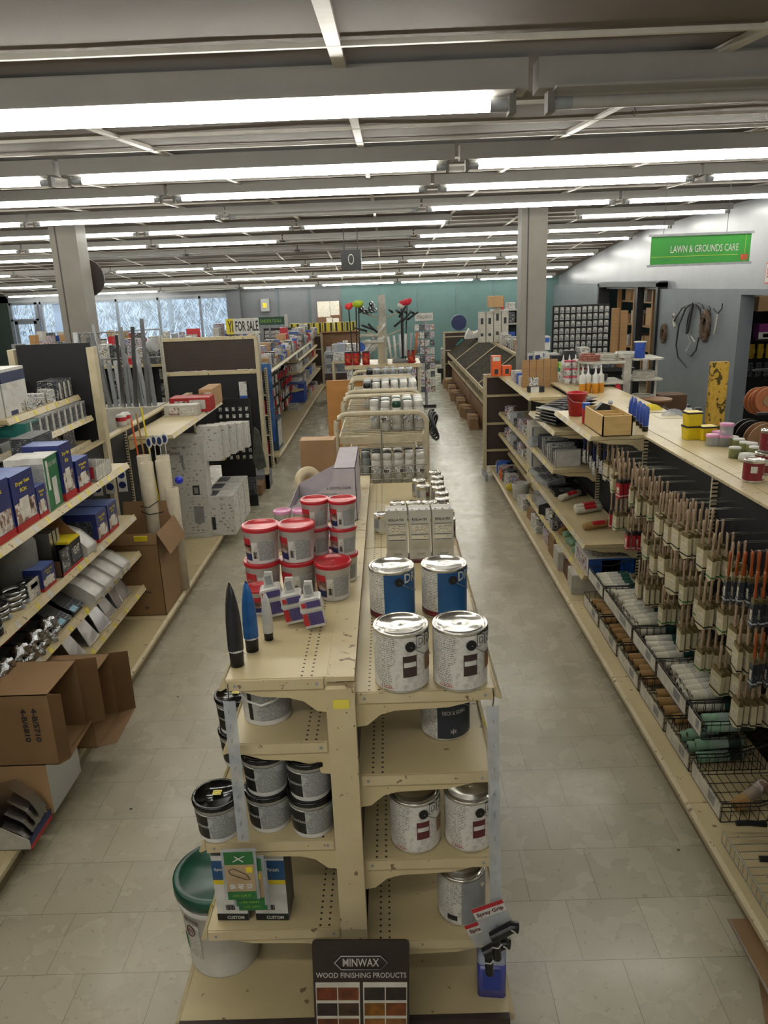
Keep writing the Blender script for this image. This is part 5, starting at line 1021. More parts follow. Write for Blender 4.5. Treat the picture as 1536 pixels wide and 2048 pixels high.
# --- sleeves shelf
carton('navy_box', 'dark navy padded box at the front of the sleeve shelf', 'box', (.3, .5, .14), (1.70, 7.5, .907), 0, mat('navy_pad', '#141a2c', .6)); o = tag(MB().prism([(0, 0), (.1, .02), (.14, .08), (.02, .07)], 0, .2, 'xz').build('plastic_bag', 'clear_fog'), 'crumpled clear plastic bag at the corner of the navy box', 'plastic bag'); o.location = (1.47, 7.75, .907)
for i in range(8):
    t = thing('paint_pad', 'clear packed paint pad standing on edge, %s from the near end' % ORD[i], 'paint pad', (1.63+.0*i, 6.84+i*.085, .907), .12, 'packed paint pads')
    h = (.16, .13, .15, .17)[i % 4]; MB().box(-.1, .14, 0, .02, 0, h).build('pad_card', ('white_50', 'photo_brown', 'grey_50', 'clutter_light')[i % 4], t); MB().tube([(-.1, -.004, 0), (-.1, -.004, h), (.14, -.004, h), (.14, -.004, 0)], .006, 5).build('pack_rim', 'clear_fog', t)
# --- roller shelf z .6
def rpack(lab, x, y, z, rz, m, L=.27, rot=None):
    t = thing('roller_pack', lab, 'roller pack', (x, y, z), rz); MB().lathe([(.0, 0), (.02, 0), (.03, .01), (.03, L-.01), (.02, L), (0, L)], 14).xf(Matrix.Rotation(PI/2, 4, 'Y')).build('nap_sleeve', m, t)
    mb = MB().prism([(-.02, 0), (.02, 0), (.02, L), (-.02, L)], -.031, .031, 'xy'); MB().lathe([(.032, L*.3), (.032, L*.75)], 12, 0, (0, 0, 0), True, PI*.6, PI*1.4).xf(Matrix.Rotation(PI/2, 4, 'Y')).build('label_band', 'red_50', t); return t
rpack('white wrapped roller cover lying diagonally on the middle right shelf', 1.56, 6.72, .635, .7, 'nap_white', .3); rpack('pair of white roller covers lying behind, nearer one', 1.60, 6.30, .635, .35, 'nap_white'); rpack('pair of white roller covers lying behind, farther one', 1.62, 6.40, .635, .4, 'nap_white')
rpack('golden brown wrapped roller cover nearest the shelf corner', 1.56, 5.86, .635, .3, 'nap_tan', .25); rpack('golden brown roller cover at the front of the lower clear-edged shelf', 1.52, 6.5, .38, .9, 'nap_tan', .25)
for i in range(3): carton('bagged_liner', 'dark bagged tray liner at the back of the middle right shelf, %s' % ORD[i], 'package', (.3, .22, .035), (1.70, 7.0+i*.27, .602), .2*i, 'bag_black', [('t', .2, .2, .7, .8, 'clutter_dark')], 'dark bagged liners')
for i in range(2): carton('clear_tray', 'clear plastic tray with white rim, %s on the middle right shelf' % ('nearer', 'farther')[i], 'tray', (.2, .26, .06), (1.60, 7.35+i*.3, .63), .3, 'clear_fog', [('t', .1, .1, .9, .9, 'clutter_dark')], 'clear trays', rot=(.1, -.15, .3))
# --- clear-edged shelf z .345
for i in range(4): rpack('pale green bagged long roller on the lower shelf, %s from the near end' % ORD[i], 1.52, 6.0+i*.12, .38+.02*(i % 2), .5, 'nap_green', .34)
carton('extension_box', 'blue and white printed carton on the lower right shelf', 'box', (.36, .42, .13), (1.70, 5.73, .346), .0, 'white_50', [('f', .0, .0, 1, 1, mat('box_azure', '#1d4f9c', .4, var=.3, vs=14)), ('f', .3, .1, .7, .9, 'white_50'), ('f', .55, .3, .68, .8, 'navy_50'), ('t', .1, .1, .9, .9, 'clutter_light'), ('l', .1, .1, .9, .9, 'photo_mix')])
for i in range(5): carton('grey_package', 'mixed grey and black package on the lower right shelf, %s from the near end' % ORD[i], 'package', (.16, .13, .09+.03*(i % 2)), (1.56+.02*(i % 2), 6.7+i*.24, .346), .3*i, ('clutter_dark', 'clutter_light', 'black_40', 'silver_50', 'clear_fog')[i], [], 'mixed packages on the lower shelf')
# --- base deck
for i, (y, s_, h, ms) in enumerate(((5.72, .3, .16, 'offwhite_60'), (6.0, .24, .12, 'cardboard_dark'), (6.25, .3, .17, 'offwhite_60'), (6.55, .26, .18, 'cardboard'), (6.9, .22, .14, 'photo_mix'), (7.3, .3, .15, 'clutter_light'), (7.65, .25, .12, 'cardboard'), (8.1, .3, .13, 'clutter_light'))):
    carton('deck_carton', ('open white carton', 'dark brown carton', 'second white carton', 'brown carton', 'blue printed pack', 'grey wrapped stack', 'flat brown carton', 'pale wrapped stack')[i]+' on the bottom deck of the right aisle', 'box', (s_, .22, h), (1.58, y, .142), .03*(i-3), ms, [('t', .1, .1, .9, .9, ('print_white', 'cardboard', 'print_white', 'clutter_light')[i % 4])])
t = thing('white_pail', 'white ribbed pail standing on the far part of the right deck', 'pail', (1.50, 8.45, .142)); m = MB().lathe([(0, 0), (.09, 0), (.1, .2)], 22)
for k in range(4): m.lathe([(.1, .14+k*.015), (.104, .143+k*.015), (.1, .148+k*.015)], 22)
m.build('pail_body', 'white_40', t)
o = tag(MB().ball((0, 0, .06), .06, 0, 14, .8).build('yellow_sponge', mat('sponge_yellow', '#b8a42a', .7)), 'yellow round sponge beside the white pail', 'sponge'); o.location = (1.43, 8.75, .15)
for i in range(7): carton('cleaning_pack', 'colourful small pack on the far right deck, %s from the pail' % ORD[i], 'package', (.14, .14, .12+.02*(i % 3)), (1.50, 8.95+i*.16, .142), .2*i, ('photo_mix', 'clutter_light', 'clutter_dark', 'orange_50', 'photo_mix', 'blue_50', 'clutter_light')[i], [], 'colourful packs on the far deck')
for k, (z, yy) in enumerate(((.902, 8.15), (.622, 8.15))):
    carton('white_shelf_box', ('upper', 'lower')[k]+' pale box at the near end of the far right shelves', 'box', (.36, .4, .19), (1.72, yy, z), 0, 'offwhite_60', [('l', .0, .1, .2, .9, 'navy_50')])
    for i in range(6): carton('small_shelf_pack', 'small mixed pack on the %s far right shelf, %s from the near end' % (('upper', 'lower')[k], ORD[i]), 'package', (.12, .12, .1+.04*(i % 2)), (1.58, 8.5+i*.24, z), .2*i, ('clutter_light', 'photo_mix', 'clutter_dark', 'clear_fog')[i % 4], [], '%s far shelf packs' % ('upper', 'lower')[k])
# --- far top shelf
zt = 1.403
for i, (px, py, w_, h) in enumerate(((974, 741, .12, .13), (996, 741, .12, .13), (974, 726, .12, .13), (1042, 728, .14, .16), (1018, 733, .3, .06))):
    pp = spot(px, 741, Z=zt); z = zt+(.131 if i == 2 else 0); X = (1.42, 1.56, 1.42, 1.86, 1.75)[i]; Y = (10.0, 10.0, 10.0, 9.9, 10.0)[i]
    carton('orange_box', ('front left orange box on the far right top shelf', 'front right orange box on the far right top shelf', 'white and orange box on top of the front left one', 'taller orange box near the brown boards', 'flat red box between the orange boxes')[i], 'box', (w_, .12, h), (X, Y, z), 0, 'orange_50' if i < 4 else 'red_50', [('f', .1, .5, .9, .9, 'white_50')] if i == 2 else [('f', .3, .2, .7, .7, 'charcoal_50'), ('t', .1, .1, .9, .9, 'orange_50')])
for i in range(5):
    o = tag(MB().box(0, .075, 0, .03, 0, .31).build('brown_board', 'brown_plank'), 'upright brown board on the far right top shelf, %s from the left' % ORD[i], 'board', 'upright brown boards'); o.location = (1.55+.083*i, 8.75, zt); o.rotation_euler = (-.04, .0, 0)
t = thing('card_holder', 'small black holder with a white card in front of the brown boards', 'card holder', (1.62, 8.35, zt)); MB().box(-.08, .1, -.03, .05, 0, .06).build('holder_body', 'black_50', t); MB().box(-.05, .04, -.036, -.03, -.04, .06).box(-.05, .05, .06, .064, .06, .15, 1).build('card', ['white_50', 'clutter_light'], t)
for i in range(5): carton('small_box', 'small blue and white box at the edge of the far top shelf, %s' % ORD[i], 'box', (.1, .09, .11+.02*(i % 2)), (1.6, 8.95+i*.14, zt), .1, ('white_50', 'blue_50', 'photo_mix', 'clutter_light', 'white_50')[i], [('f', .1, .1, .9, .6, 'clutter_light')], 'small blue and white boxes')
for i, (x, y, ms, h) in enumerate(((2.03, 9.3, 'teal_50', .2), (2.12, 9.3, 'lime_50', .17), (2.02, 9.15, 'teal_50', .12), (2.1, 9.15, 'lime_50', .12))): carton('green_pack', ('tall teal pack', 'tall lime pack', 'short teal pack', 'short lime pack')[i]+' right of the brown boards', 'package', (.07, .07, h), (x, y, zt+.05), 0, ms)
t = thing('deck_extension', 'cream top shelf on the far side of the right shelving', 'shelf', (1.985, 5.51, 0)); MB().box(0, .45, 0, 4.6, 1.425, 1.452).build('shelf_board', 'shelf', t); MB().box(.1, .14, 0, 4.6, .0, 1.425).build('support_panel', 'peg_black', t); zs = 1.453
jp = thing('pink_jar', 'x', 'jar', (0, 0, 0)); MB().lathe([(0, 0), (.04, 0), (.042, .07), (0, .07)], 16).lathe([(.0425, .015), (.0425, .05)], 16, 1).build('jar_body', ['white_40', 'clutter_light'], jp); MB().lathe([(.045, .068), (.045, .085), (0, .087)], 16).build('lid', mat('rose_lid', '#b8485c', .4), jp)
for i in range(9):
    lab = 'white jar with rose lid in the stacked block, %s layer %s from the left' % (('bottom', 'middle', 'top')[i//3], ORD[i % 3]); p = (1.905+.085*(i % 3)+.12, 8.55, zs+.088*(i//3))
    at(jp, p, 0, lab, 'stack of rose lidded jars') if i == 0 else dup(jp, p, .5*i, lab)
def dropper(lab, x, y, h=.2, body='orange'):
    t = thing('glue_bottle', lab, 'bottle', (x, y, zs), 0, 'white and orange bottles')
    MB().lathe([(0, 0), (.035, 0), (.035, h*.42)], 14).lathe([(.035, h*.42), (.033, h*.75), (.014, h*.82), (.012, h*.88)], 14, 1).build('bottle_body', [mat('amber_orange', '#d8922c', .35), 'white_40'], t); MB().lathe([(.012, h*.86), (.004, h*1.15), (0, h*1.15)], 8).build('nozzle', 'white_30', t)
for i in range(4): dropper('white and amber glue bottle, %s from the left behind the black trays' % ORD[i], 1.99+.066*i, 7.75+.04*(i % 2), .24)
for i in range(4): o = tag(MB().lathe([(0, 0), (.03, 0), (.03, .12), (.01, .15), (.004, .2), (0, .2)], 12).build('white_bottle', 'white_40'), 'white pointed bottle above the rose lidded jars, %s' % ORD[i], 'bottle', 'white pointed bottles'); o.location = (2.03+.07*i, 8.8, zs+.1)
carton('bottle_riser', 'low box lifting the white pointed bottles', 'box', (.32, .1, .1), (2.13, 8.82, zs), 0, 'clutter_light')
# --- wide top deck goods
zd = 1.457
YT = [(1387, 880, 0, 'lower square yellow tub at the left of the pair'), (1387, 880, 1, 'upper square yellow tub stacked on the left one'), (1418, 881, 0, 'right square yellow tub beside the stack')]
for px, py, k, lab in YT:
    pp = spot(px, py, Z=zd); t = thing('yellow_tub', lab+' on the wide top deck', 'tub', (pp.x, pp.y+.05, zd+.098*k), .05, 'square yellow tubs'); m = MB(); loft(m, [(0, rrect(.05, .045, .012)), (.088, rrect(.056, .05, .012))], 0, False); m.build('tub_body', mat('tub_yellow', '#d6bc14', .4, var=.05), t); m = MB(); loft(m, [(.086, rrect(.059, .053, .012)), (.097, rrect(.059, .053, .012))], 0, False); m.box(-.05, .05, -.045, .045, .0972, .0978, 1); m.build('lid', ['black_50', 'tub_yellow'], t)
at(bottle('black bottle with white shoulder behind the yellow tubs', 'bottle', [(0, 0), (.035, 0), (.035, .11), (.015, .15), (0, .15)], 'black_30', [(.015, .148), (.015, .17), (0, .17)], 'black_50', band=([(.0355, .105), (.03, .125), (.017, .147)], 'white_40')), spot(1398, 870, Z=zd)+Vector((.05, .35, 0)))
at(bottle('yellow bottle with black cap behind the yellow tubs', 'bottle', [(0, 0), (.035, 0), (.035, .14), (.018, .16), (0, .16)], 'tub_yellow', [(.025, .155), (.025, .175), (0, .175)], 'black_50'), spot(1412, 875, Z=zd)+Vector((.03, .25, 0)))
for i, (px, py, k) in enumerate(((1428, 892, 0), (1453, 893, 0), (1454, 893, 1), (1440, 885, 0))):
    pp = spot(px, py, Z=zd); t = thing('clear_jar', 'clear jar with pink lid, %s beside the yellow tubs' % ('front left', 'lower right', 'upper right', 'rear')[i], 'jar', pp+Vector((0, .03, .078*k)), 0, 'clear pink lidded jars'); MB().lathe([(0, 0), (.042, 0), (.044, .062)], 20).build('jar_body', 'clear_fog', t); MB().lathe([(.046, .06), (.047, .075), (.038, .077), (0, .075)], 20).build('lid', 'pink_lid', t)
for i, (px, py) in enumerate(((1456, 890), (1468, 894), (1480, 899), (1493, 906), (1506, 908), (1473, 917), (1513, 916))):
    pp = spot(px, py, Z=zd); t = thing('olive_can', 'small olive green can with pale lid, %s on the wide top deck' % ('first', 'second', 'third', 'fourth', 'fifth', 'front', 'last')[i], 'can', pp+Vector((0, .03, 0)), 0, 'small olive cans'); MB().lathe([(0, 0), (.036, 0), (.036, .062)], 18).build('can_body', mat('olive', '#7f8458', .5, var=.2, vs=50), t); MB().lathe([(.037, .06), (.037, .068), (0, .069)], 18).build('lid', 'white_40', t)
for i, (px, py, dz, lab) in enumerate(((1514, 966, 0, 'front dark red labelled can at the right picture edge'), (1536, 950, 0, 'rear dark red labelled can at the right picture edge'), (1543, 950, .13, 'upper dark red labelled can at the right picture edge'))):
    pp = spot(px, py, Z=zd); at(paint_can(lab, .056, .125, [(-260, 60, .02, .95, mat('label_crimson', '#7c1c28', .4)), (-130, -95, .45, .8, 'print_white'), (-60, -35, .1, .3, 'white_50')], 'dark red labelled cans', None), pp+Vector((0, .055, dz)))
o = tag(MB().lathe([(0, 0), (.05, 0), (.055, .02), (.05, .045), (0, .05)], 18).build('putty_lid', 'white_40'), 'white rounded tub behind the front dark red can', 'tub'); o.location = spot(1502, 925, Z=zd)+Vector((0, .05, 0))
# reels and wire baskets behind the deck
for i, (px, py, Y, r, ms) in enumerate(((1500, 872, 5.9, .13, 'black_40'), (1528, 882, 5.7, .14, 'brown_50'), (1520, 803, 7.2, .13, mat('copper', '#a8643c', .45)), (1534, 800, 7.0, .12, 'copper'))):
    pp = spot(px, py, Y=Y); t = thing('cable_reel', ('black reel', 'large brown reel', 'copper coloured reel', 'right hand copper reel')[i]+' on the rod behind the wide top deck', 'reel', pp, 0, None); MB().cyl((0, -.03, 0), (0, -.02, 0), r, n=28).cyl((0, .05, 0), (0, .06, 0), r, n=28).build('flange', ms, t); MB().cyl((0, -.04, 0), (0, .05, 0), r*.45, n=20).build('core', ('red_50', 'brown_50', 'cardboard', 'cardboard')[i], t)
t = thing('reel_rack', 'dark rack carrying the cable reels behind the wide top deck', 'rack', (2.6, 5.6, 0)); MB().box(.3, 1.6, .28, .31, 1.50, 1.52).box(.8, 1.6, 1.45, 1.48, 1.7, 1.72).box(1.2, 1.24, .25, .3, 0, 1.5).box(1.55, 1.6, 0, 2.2, 0, 2.0).build('rack_frame', 'black_50', t)
for i, (px, py, Y) in enumerate(((1300, 850, 6.6), (1345, 855, 6.3))):
    pp = spot(px, py, Y=Y); t = thing('goods_basket', ('left', 'right')[i]+' dark wire basket of coiled goods beyond the blue tubes', 'wire basket', (pp.x, pp.y, 1.30), 0, None); m = MB()
    for z in (0, .07, .15): m.tube([(-.16, -.16, z), (.16, -.16, z), (.16, .16, z), (-.16, .16, z), (-.16, -.16, z)], .004, 4)
    for k in range(7): m.tube([(-.16+k*.053, -.16, .15), (-.16+k*.053, -.16, 0), (-.16+k*.053, .16, 0)], .0025, 4)
    m.build('wire_frame', 'wire_black', t); MB().lathe([(.05, -.02), (.12, -.02), (.12, .04), (.05, .04), (.05, -.02)], 22).xf(Matrix.Translation((0, 0, .08)) @ Matrix.Rotation(1.1, 4, 'X')).build('coil', 'clear_fog' if i else 'yellow_50', t)
    MB().box(-.17, .17, -.17, .17, -1.3, -.001).build('stand', 'clutter_dark', t)
t = thing('cable_spool', 'low brown cable spool beyond the glue bottles', 'spool', (2.82, 7.9, 0)); MB().cyl((0, 0, 1.33), (0, 0, 1.35), .15, n=24).cyl((0, 0, 1.17), (0, 0, 1.33), .08, n=16).cyl((0, 0, 1.15), (0, 0, 1.17), .15, n=24).build('spool_body', 'brown_50', t); MB().box(-.15, .15, -.15, .15, 0, 1.15).build('stand', 'clutter_dark', t)
# ================================================================ SPRAY CAN RACKS BEYOND THE ISLAND
def rack(lab, y0, x0=-.345, x1=.235, d=.82, zt=1.80):
    t = thing('wire_display_rack', lab, 'display rack', (0, y0, 0), 0, 'cream wire display racks')
    def hoop(y):
        c = .07; a = [(x0, y, 0), (x0, y, zt-c)]+[(x0+c-c*math.cos(k*PI/8), y, zt-c+c*math.sin(k*PI/8)) for k in range(1, 5)]+[(x1-c+c*math.sin(k*PI/8), y, zt-c+c*math.cos(k*PI/8)) for k in range(0, 5)]+[(x1, y, 0)]
        return a
    MB().tube(hoop(0), .017, 8).build('front_hoop', 'wire_cream', t); MB().tube(hoop(d), .017, 8).build('rear_hoop', 'wire_cream', t)
    for z in (1.655, 1.315, .9, .5):
        m = MB()
        for k in range(15): m.tube([(x0+.02, .03+k*(d-.05)/14, z), (x1-.02, .03+k*(d-.05)/14, z)], .0035, 4)
        m.tube([(x0+.02, 0, z), (x0+.02, d, z)], .006, 4).tube([(x1-.02, 0, z), (x1-.02, d, z)], .006, 4); m.box(x0+.02, x1-.02, -.006, .004, z-.045, z+.0); m.build('wire_shelf', 'wire_cream', t)
    m = MB()
    for z in (1.70, 1.46, 1.37, 1.41+.16*0): m.tube([(x0, -.02, z), (x1, -.02, z)], .003, 4)
    m.tube([(-.055, -.02, 1.70), (-.055, -.02, 1.28)], .0035, 4); m.build('front_guard', 'wire_chrome', t); return t
rack('nearest cream wire rack of spray cans behind the island', 4.78); rack('middle cream wire rack of spray cans', 5.86, zt=1.80); rack('farthest cream wire rack of spray cans', 6.86, d=.5)
mat('enamel_grey', '#8d9296', .35, metal=.4); mat('enamel_white', '#c9c6be', .35, var=.1, vs=60); mat('can_dark', '#1a1a1c', .35)
SC = {'white': spray_can('x', 'white_30', 'enamel_white', 'spray cans', 'clutter_light'), 'black': spray_can('x', 'black_30', 'enamel_white', 'spray cans', 'photo_brown'), 'grey': spray_can('x', mat('cap_silver', '#8f9497', .3, metal=.3), 'enamel_grey', 'spray cans', 'print_grey'), 'green': spray_can('x', mat('cap_green', '#11402a', .3), 'enamel_white', 'spray cans'), 'dark': spray_can('x', 'black_30', 'can_dark', 'spray cans', 'clutter_dark')}
CD = {'white': 'white capped spray can', 'black': 'black capped spray can', 'grey': 'silver grey spray can', 'green': 'green capped white spray can', 'dark': 'all black spray can'}
sf = dict((k, True) for k in SC)
def cans(y0, z, rows, where):
    for j, row in enumerate(rows):
        for i, k in enumerate(row):
            if not k: continue
            p = (.195-.073*(len(row)-1-i), y0+j*.085, z); lab = '%s %s, %s row, %s from left' % (CD[k], where, ORD[j], ORD[i])
            if sf[k]: sf[k] = False; at(SC[k], p, 0, lab)
            else: dup(SC[k], p, random.uniform(0, 6), lab)
W_, B_, G_, N_, D_ = 'white', 'black', 'grey', 'green', 'dark'
cans(4.87, 1.322, [[W_]*5, [B_, 'grey', B_, B_, B_, W_, W_][:7], [D_, D_, D_, W_, W_, D_, D_]], 'on nearest rack lower shelf')
cans(4.92, 1.662, [['', 'white', N_, 'white', 'white'], [W_, N_, W_, N_, W_], [B_, W_, N_, W_, W_], ['', B_, W_, W_, W_]], 'on nearest rack top shelf')
cans(5.95, 1.662, [[B_, W_, W_, W_, W_, W_], [B_, D_, W_, W_, W_, W_], [G_, G_, G_, G_, W_, W_], [G_]*6], 'on middle rack top shelf')
cans(6.95, 1.662, [[D_, G_, G_, G_, G_, G_], [D_, G_, G_, G_, G_, G_], [D_]*6], 'on farthest rack top shelf')
t = thing('hose_coil', 'coil of black corrugated hose hanging at the right of the spray racks', 'hose', (.262, 5.2, 1.66), 0)
t.scale = (.62,)*3; m = MB()
for k in range(3): m.tube([(.05+.02*k+.03*math.sin(a*2), .12*math.cos(a), .14*math.sin(a)-.03*k) for a in [q*2*PI/20 for q in range(21)]], .014, 7)
m.build('hose_loop', mat('hose_black', '#2a2c30', .4), t)
carton('brown_panel_crate', 'tall orange brown board standing behind the spray racks', 'board', (.40, .04, 1.70), (-.42, 7.55, 0), 0, 'orange_board')
# ================================================================ ISLAND WITH PLASTIC PIPES
t = thing('island_counter', 'cream shelf island with goods hung below, beyond the spray racks', 'shelving unit', (-.08, 12, 0))
MB().box(-.60, .60, 0, .9, 1.385, 1.41).build('top_shelf', 'shelf', t); MB().box(-.60, .60, -.02, 0, 1.35, 1.41).build('price_rail', 'rail', t); MB().box(-.56, .56, .35, .4, 0, 1.38).build('back_panel', 'peg_brown', t)
for x in (-.58, .56): MB().box(x, x+.03, .2, .25, 0, 1.38).build('upright', 'slot', t)
MB().box(-.58, .58, 0, .7, .08, .12).build('base_deck', 'shelf', t)
for i in range(9): carton('hanging_pack', 'dark hanging pack below the pipe island shelf, %s from the left' % ORD[i], 'package', (.1, .03, .16), (-.60+i*.125, 12.05, 1.19-.0), 0, ('clutter_light', 'clutter_dark', 'photo_mix')[i % 3], [], 'packs under the island shelf')
t = thing('pipe_rack', 'pale upright rack with arms holding plastic pipes', 'rack', (-.06, 12.35, 1.411)); MB().box(-.06, .06, 0, .08, 0, 1.05).build('upright', 'offwhite_60', t); MB().box(-.09, .0, -.06, 0, 0, .58).build('front_post', 'slot', t)
for s in (-1, 1):
    for z in (.3, .5, .78): MB().tube([(0, .04, z-.1), (s*.3, 0, z), (s*.34, 0, z+.05)], .012, 6).build('rack_arm', 'wire_cream', t)
def pipe(lab, x, y, z, L, r, m, rot, grp): o = MB().lathe([(r*.8, 0), (r, 0), (r, L), (r*.8, L), (r*.8, 0)], 12).build('plastic_pipe', m); o.location = (x, y, z); o.rotation_euler = rot; return tag(o, lab, 'pipe', grp)
for i, (x, z) in enumerate(((-.40, 2.23), (-.34, 2.22), (-.28, 2.22), (-.22, 2.22), (-.17, 2.23), (-.38, 2.27), (-.24, 2.28), (-.20, 2.29), (-.23, 2.34))): pipe('black pipe end on the upper left rack arm, %s' % ORD[i], x, 11.9, z, .9, .028, 'black_40', (-PI/2, 0, 0), 'black pipes upper left')
for i, (x, z, ry) in enumerate(((-.12, 1.72, -.9), (-.18, 1.70, -.7), (-.28, 1.66, -.85), (-.1, 1.9, -1.1))): pipe('white plastic pipe slanting left on the rack, %s' % ORD[i], x-.12, 12.1, z-.1, .3, .022, 'white_40', (0, .75, 0), 'white pipes slanting left')
for i in range(6): pipe('%s pipe leaning in the right of the rack, %s from the left' % (('white', 'white', 'white', 'grey', 'copper')[min(i, 4)], ORD[i]), .06+.075*i, 12.0, 1.50+.01*i, .34, .02, ('white_40', 'white_40', 'silver_50', 'white_40', 'steel_40', 'copper')[i], (0, -.12+.05*i, 0), 'leaning pipes right of the post')
for i in range(4): pipe('black fitting pipe on the right arms, %s' % ORD[i], .1+.11*i, 11.98, 2.2-.01*i, .12, .018, 'black_40', (-PI/2+.3, 0, .4), 'black fittings right')
for i, (x, z, a) in enumerate(((.2, 2.12, .6), (.24, 2.05, .8), (.33, 2.08, 1.0), (.12, 1.98, .9), (-.2, 1.95, -1.2), (-.3, 1.93, -1.3), (-.14, 1.9, -.8))): pipe('black elbow fitting on the middle arms, %s' % ORD[i], x, 12.0, z, .2, .016, 'black_40', (0, a, 0), 'black elbow fittings')
for i, (x, w_) in enumerate(((-.32, .3), (-.28, .34))): pipe(('upper', 'lower')[i]+' white pipe bundle across the left arms', x-.1, 12.05, 1.86-.1*i, w_, .025, 'offwhite_60', (0, PI/2, 0), 'white bundles')
t = thing('grey_cone', 'grey cone shaped fitting lying on the pipe island', 'fitting', (.08, 12.2, 1.45)); MB().lathe([(.05, 0), (.045, .02), (.01, .38), (0, .38)], 14).xf(Matrix.Rotation(PI/2+.08, 4, 'Y')).build('cone_body', 'steel_40', t)
for i, x in enumerate((-.62, -.50, -.34, .38)):
    t = thing('coffee_can', ('leftmost red', 'second red', 'third red', 'right hand red')[i]+' printed canister on the pipe island', 'canister', (x, 12.08, 1.411), 0, 'red canisters'); MB().lathe([(0, 0), (.058, 0), (.058, .19)], 20).lathe([(.0588, .04), (.0588, .15)], 20, 1).build('can_body', ['red_40', mat('flame_print', '#c4482a', .4, var=.5, vs=22)], t); MB().lathe([(.06, .185), (.06, .205), (0, .205)], 20).build('lid', 'black_40', t)
for i, (px, py, hx, hy, ms, lab) in enumerate(((706, 655, 697, 613, 'neon_red', 'left neon red marking flag'), (713, 650, 712, 608, 'neon_yellow', 'first neon yellow marking flag'), (719, 650, 717, 609, 'neon_yellow', 'second neon yellow marking flag'), (806, 650, 805, 607, 'nr2', 'first dark pink marking flag'), (810, 650, 814, 604, 'nr2', 'second dark pink marking flag'), (804, 655, 802, 611, 'white_40', 'white marking flag behind the pink ones'))):
    if ms == 'neon_red': mat(ms, '#f0403c', .5, var=.15)
    if ms == 'neon_yellow': mat(ms, '#b8d02a', .5, var=.2)
    if ms == 'nr2': mat(ms, '#d01c38', .5, var=.25)
    a = spot(px, py+50, Y=12.3); b = spot(hx, hy, Y=12.3); t = thing('marking_flag', lab+' standing in the pipe island', 'marking flag', (a.x, 12.3, 1.42)); b2 = (b.x-a.x, 0, b.z-1.42)
    MB().tube([(0, 0, 0), b2], .012, 6).build('handle', 'charcoal_40', t); MB().ball(b2, .065, 0, 9, .8).ball((b2[0]+.04, .01, b2[2]+.02), .04, 0, 7).build('flag_bundle', ms, t)
# ================================================================ BACK OF THE SHOP
def row(n, name, cat, labf, posf, sizef, matf, grp, patches=()):
    for i in range(n): carton(name, labf(i), cat, sizef(i), posf(i), random.uniform(-.15, .15), matf(i), patches, grp)
R = random.Random(5)
cm = ['clutter_light', 'photo_mix', 'clutter_dark', 'white_50', 'blue_50', 'red_50', 'grey_50', 'clutter_light', 'tan_50']
def W20(i): return ORD[i] if i < 20 else 'number %d' % (i+1)
# goods on and under the far left aisle shelves
for k in range(4):
    yb = 11.45+2.2*k
    for i in range(16):
        h = R.uniform(.08, .24); y = yb+.05+i*.13
        carton('boxed_goods', 'small upright package on top of the far left shelving, unit %s, %s along the edge' % (ORD[k], ORD[i]), 'package', (.12, .09, h), (-1.86-.04*(i % 2), y, 1.436 if True else 0), R.uniform(-.3, .3), cm[R.randrange(9)], [('f', .1, .1, .9, .7, cm[R.randrange(4)])], 'packages on far left top, unit %s' % ORD[k])
    for i in range(8): carton('boxed_goods', 'rear package on top of the far left shelving, unit %s, %s' % (ORD[k], ORD[i]), 'package', (.18, .2, R.uniform(.12, .3)), (-2.15, yb+.15+i*.26, 1.436), R.uniform(-.3, .3), cm[R.randrange(9)], [], 'rear packages, unit %s' % ORD[k])
card = thing('carded_tool', 'x', 'carded goods', (0, 0, 0)); MB().box(-.003, .003, -.04, .04, -.14, 0).build('card', 'clutter_light', card); MB().box(-.03, -.003, -.02, .02, -.12, -.02).build('tool', 'steel_40', card)
card2 = thing('carded_tool', 'x', 'carded goods', (0, 0, 0)); MB().box(-.003, .003, -.04, .04, -.16, 0).build('card', 'clutter_dark', card2); MB().box(.003, .03, -.015, .015, -.13, -.02).build('tool', 'red_50', card2)
cf = [True, True]
for k in range(2):
    for rr in range(5):
        for i in range(9):
            y = 11.55+2.2*k+i*.235; p = (-2.05+.04*R.random(), y, 1.33-rr*.2); q = R.random() < .35; o = card2 if q else card
            lab = '%s carded tool in far left unit %s, row %s, %s along' % ('dark' if q else 'pale', ORD[k], ORD[rr], ORD[i])
            if cf[q]: cf[q] = False; at(o, p, 0, lab, 'carded tools on the far left wall')
            else: dup(o, p, R.uniform(-.3, .3), lab, 'carded tools on the far left wall')
for k in range(2):
    for sidx, z in enumerate((1.2, .95, .6, .141)):
        for i in range(6): carton('shelf_goods', 'mixed package on the %s shelf of far left unit %s, %s along' % (ORD[sidx], ORD[k+2], ORD[i]), 'package', (.26, .28, R.uniform(.08, .18)), (-2.02, 15.98+2.2*k+i*.35, z+.002), R.uniform(-.2, .2), cm[R.randrange(9)], [], 'goods, far left unit %s' % ORD[k+2])
carton('blue_tool_case', 'large dark blue carton standing low in the far left aisle', 'box', (.35, .5, .5), (-1.95, 12.0, .142), 0, mat('deep_teal', '#1f3e58', .5), [('f', .1, .3, .9, .9, 'blue_50'), ('r', .1, .1, .9, .9, 'clutter_light')])
carton('blue_tool_case', 'bright blue carton farther along the far left aisle deck', 'box', (.35, .5, .4), (-1.95, 16.1, .3), 0, mat('strong_blue', '#1a3c8a', .5))
t = thing('blue_sign_strip', 'tall narrow blue sign on the end of the far left aisle', 'sign', (-1.78, 11.25, .6)); MB().box(-.1, .05, 0, .02, 0, .95).build('sign_panel', mat('sky_blue', '#3a6aa8', .5, var=.3, vs=12), t)
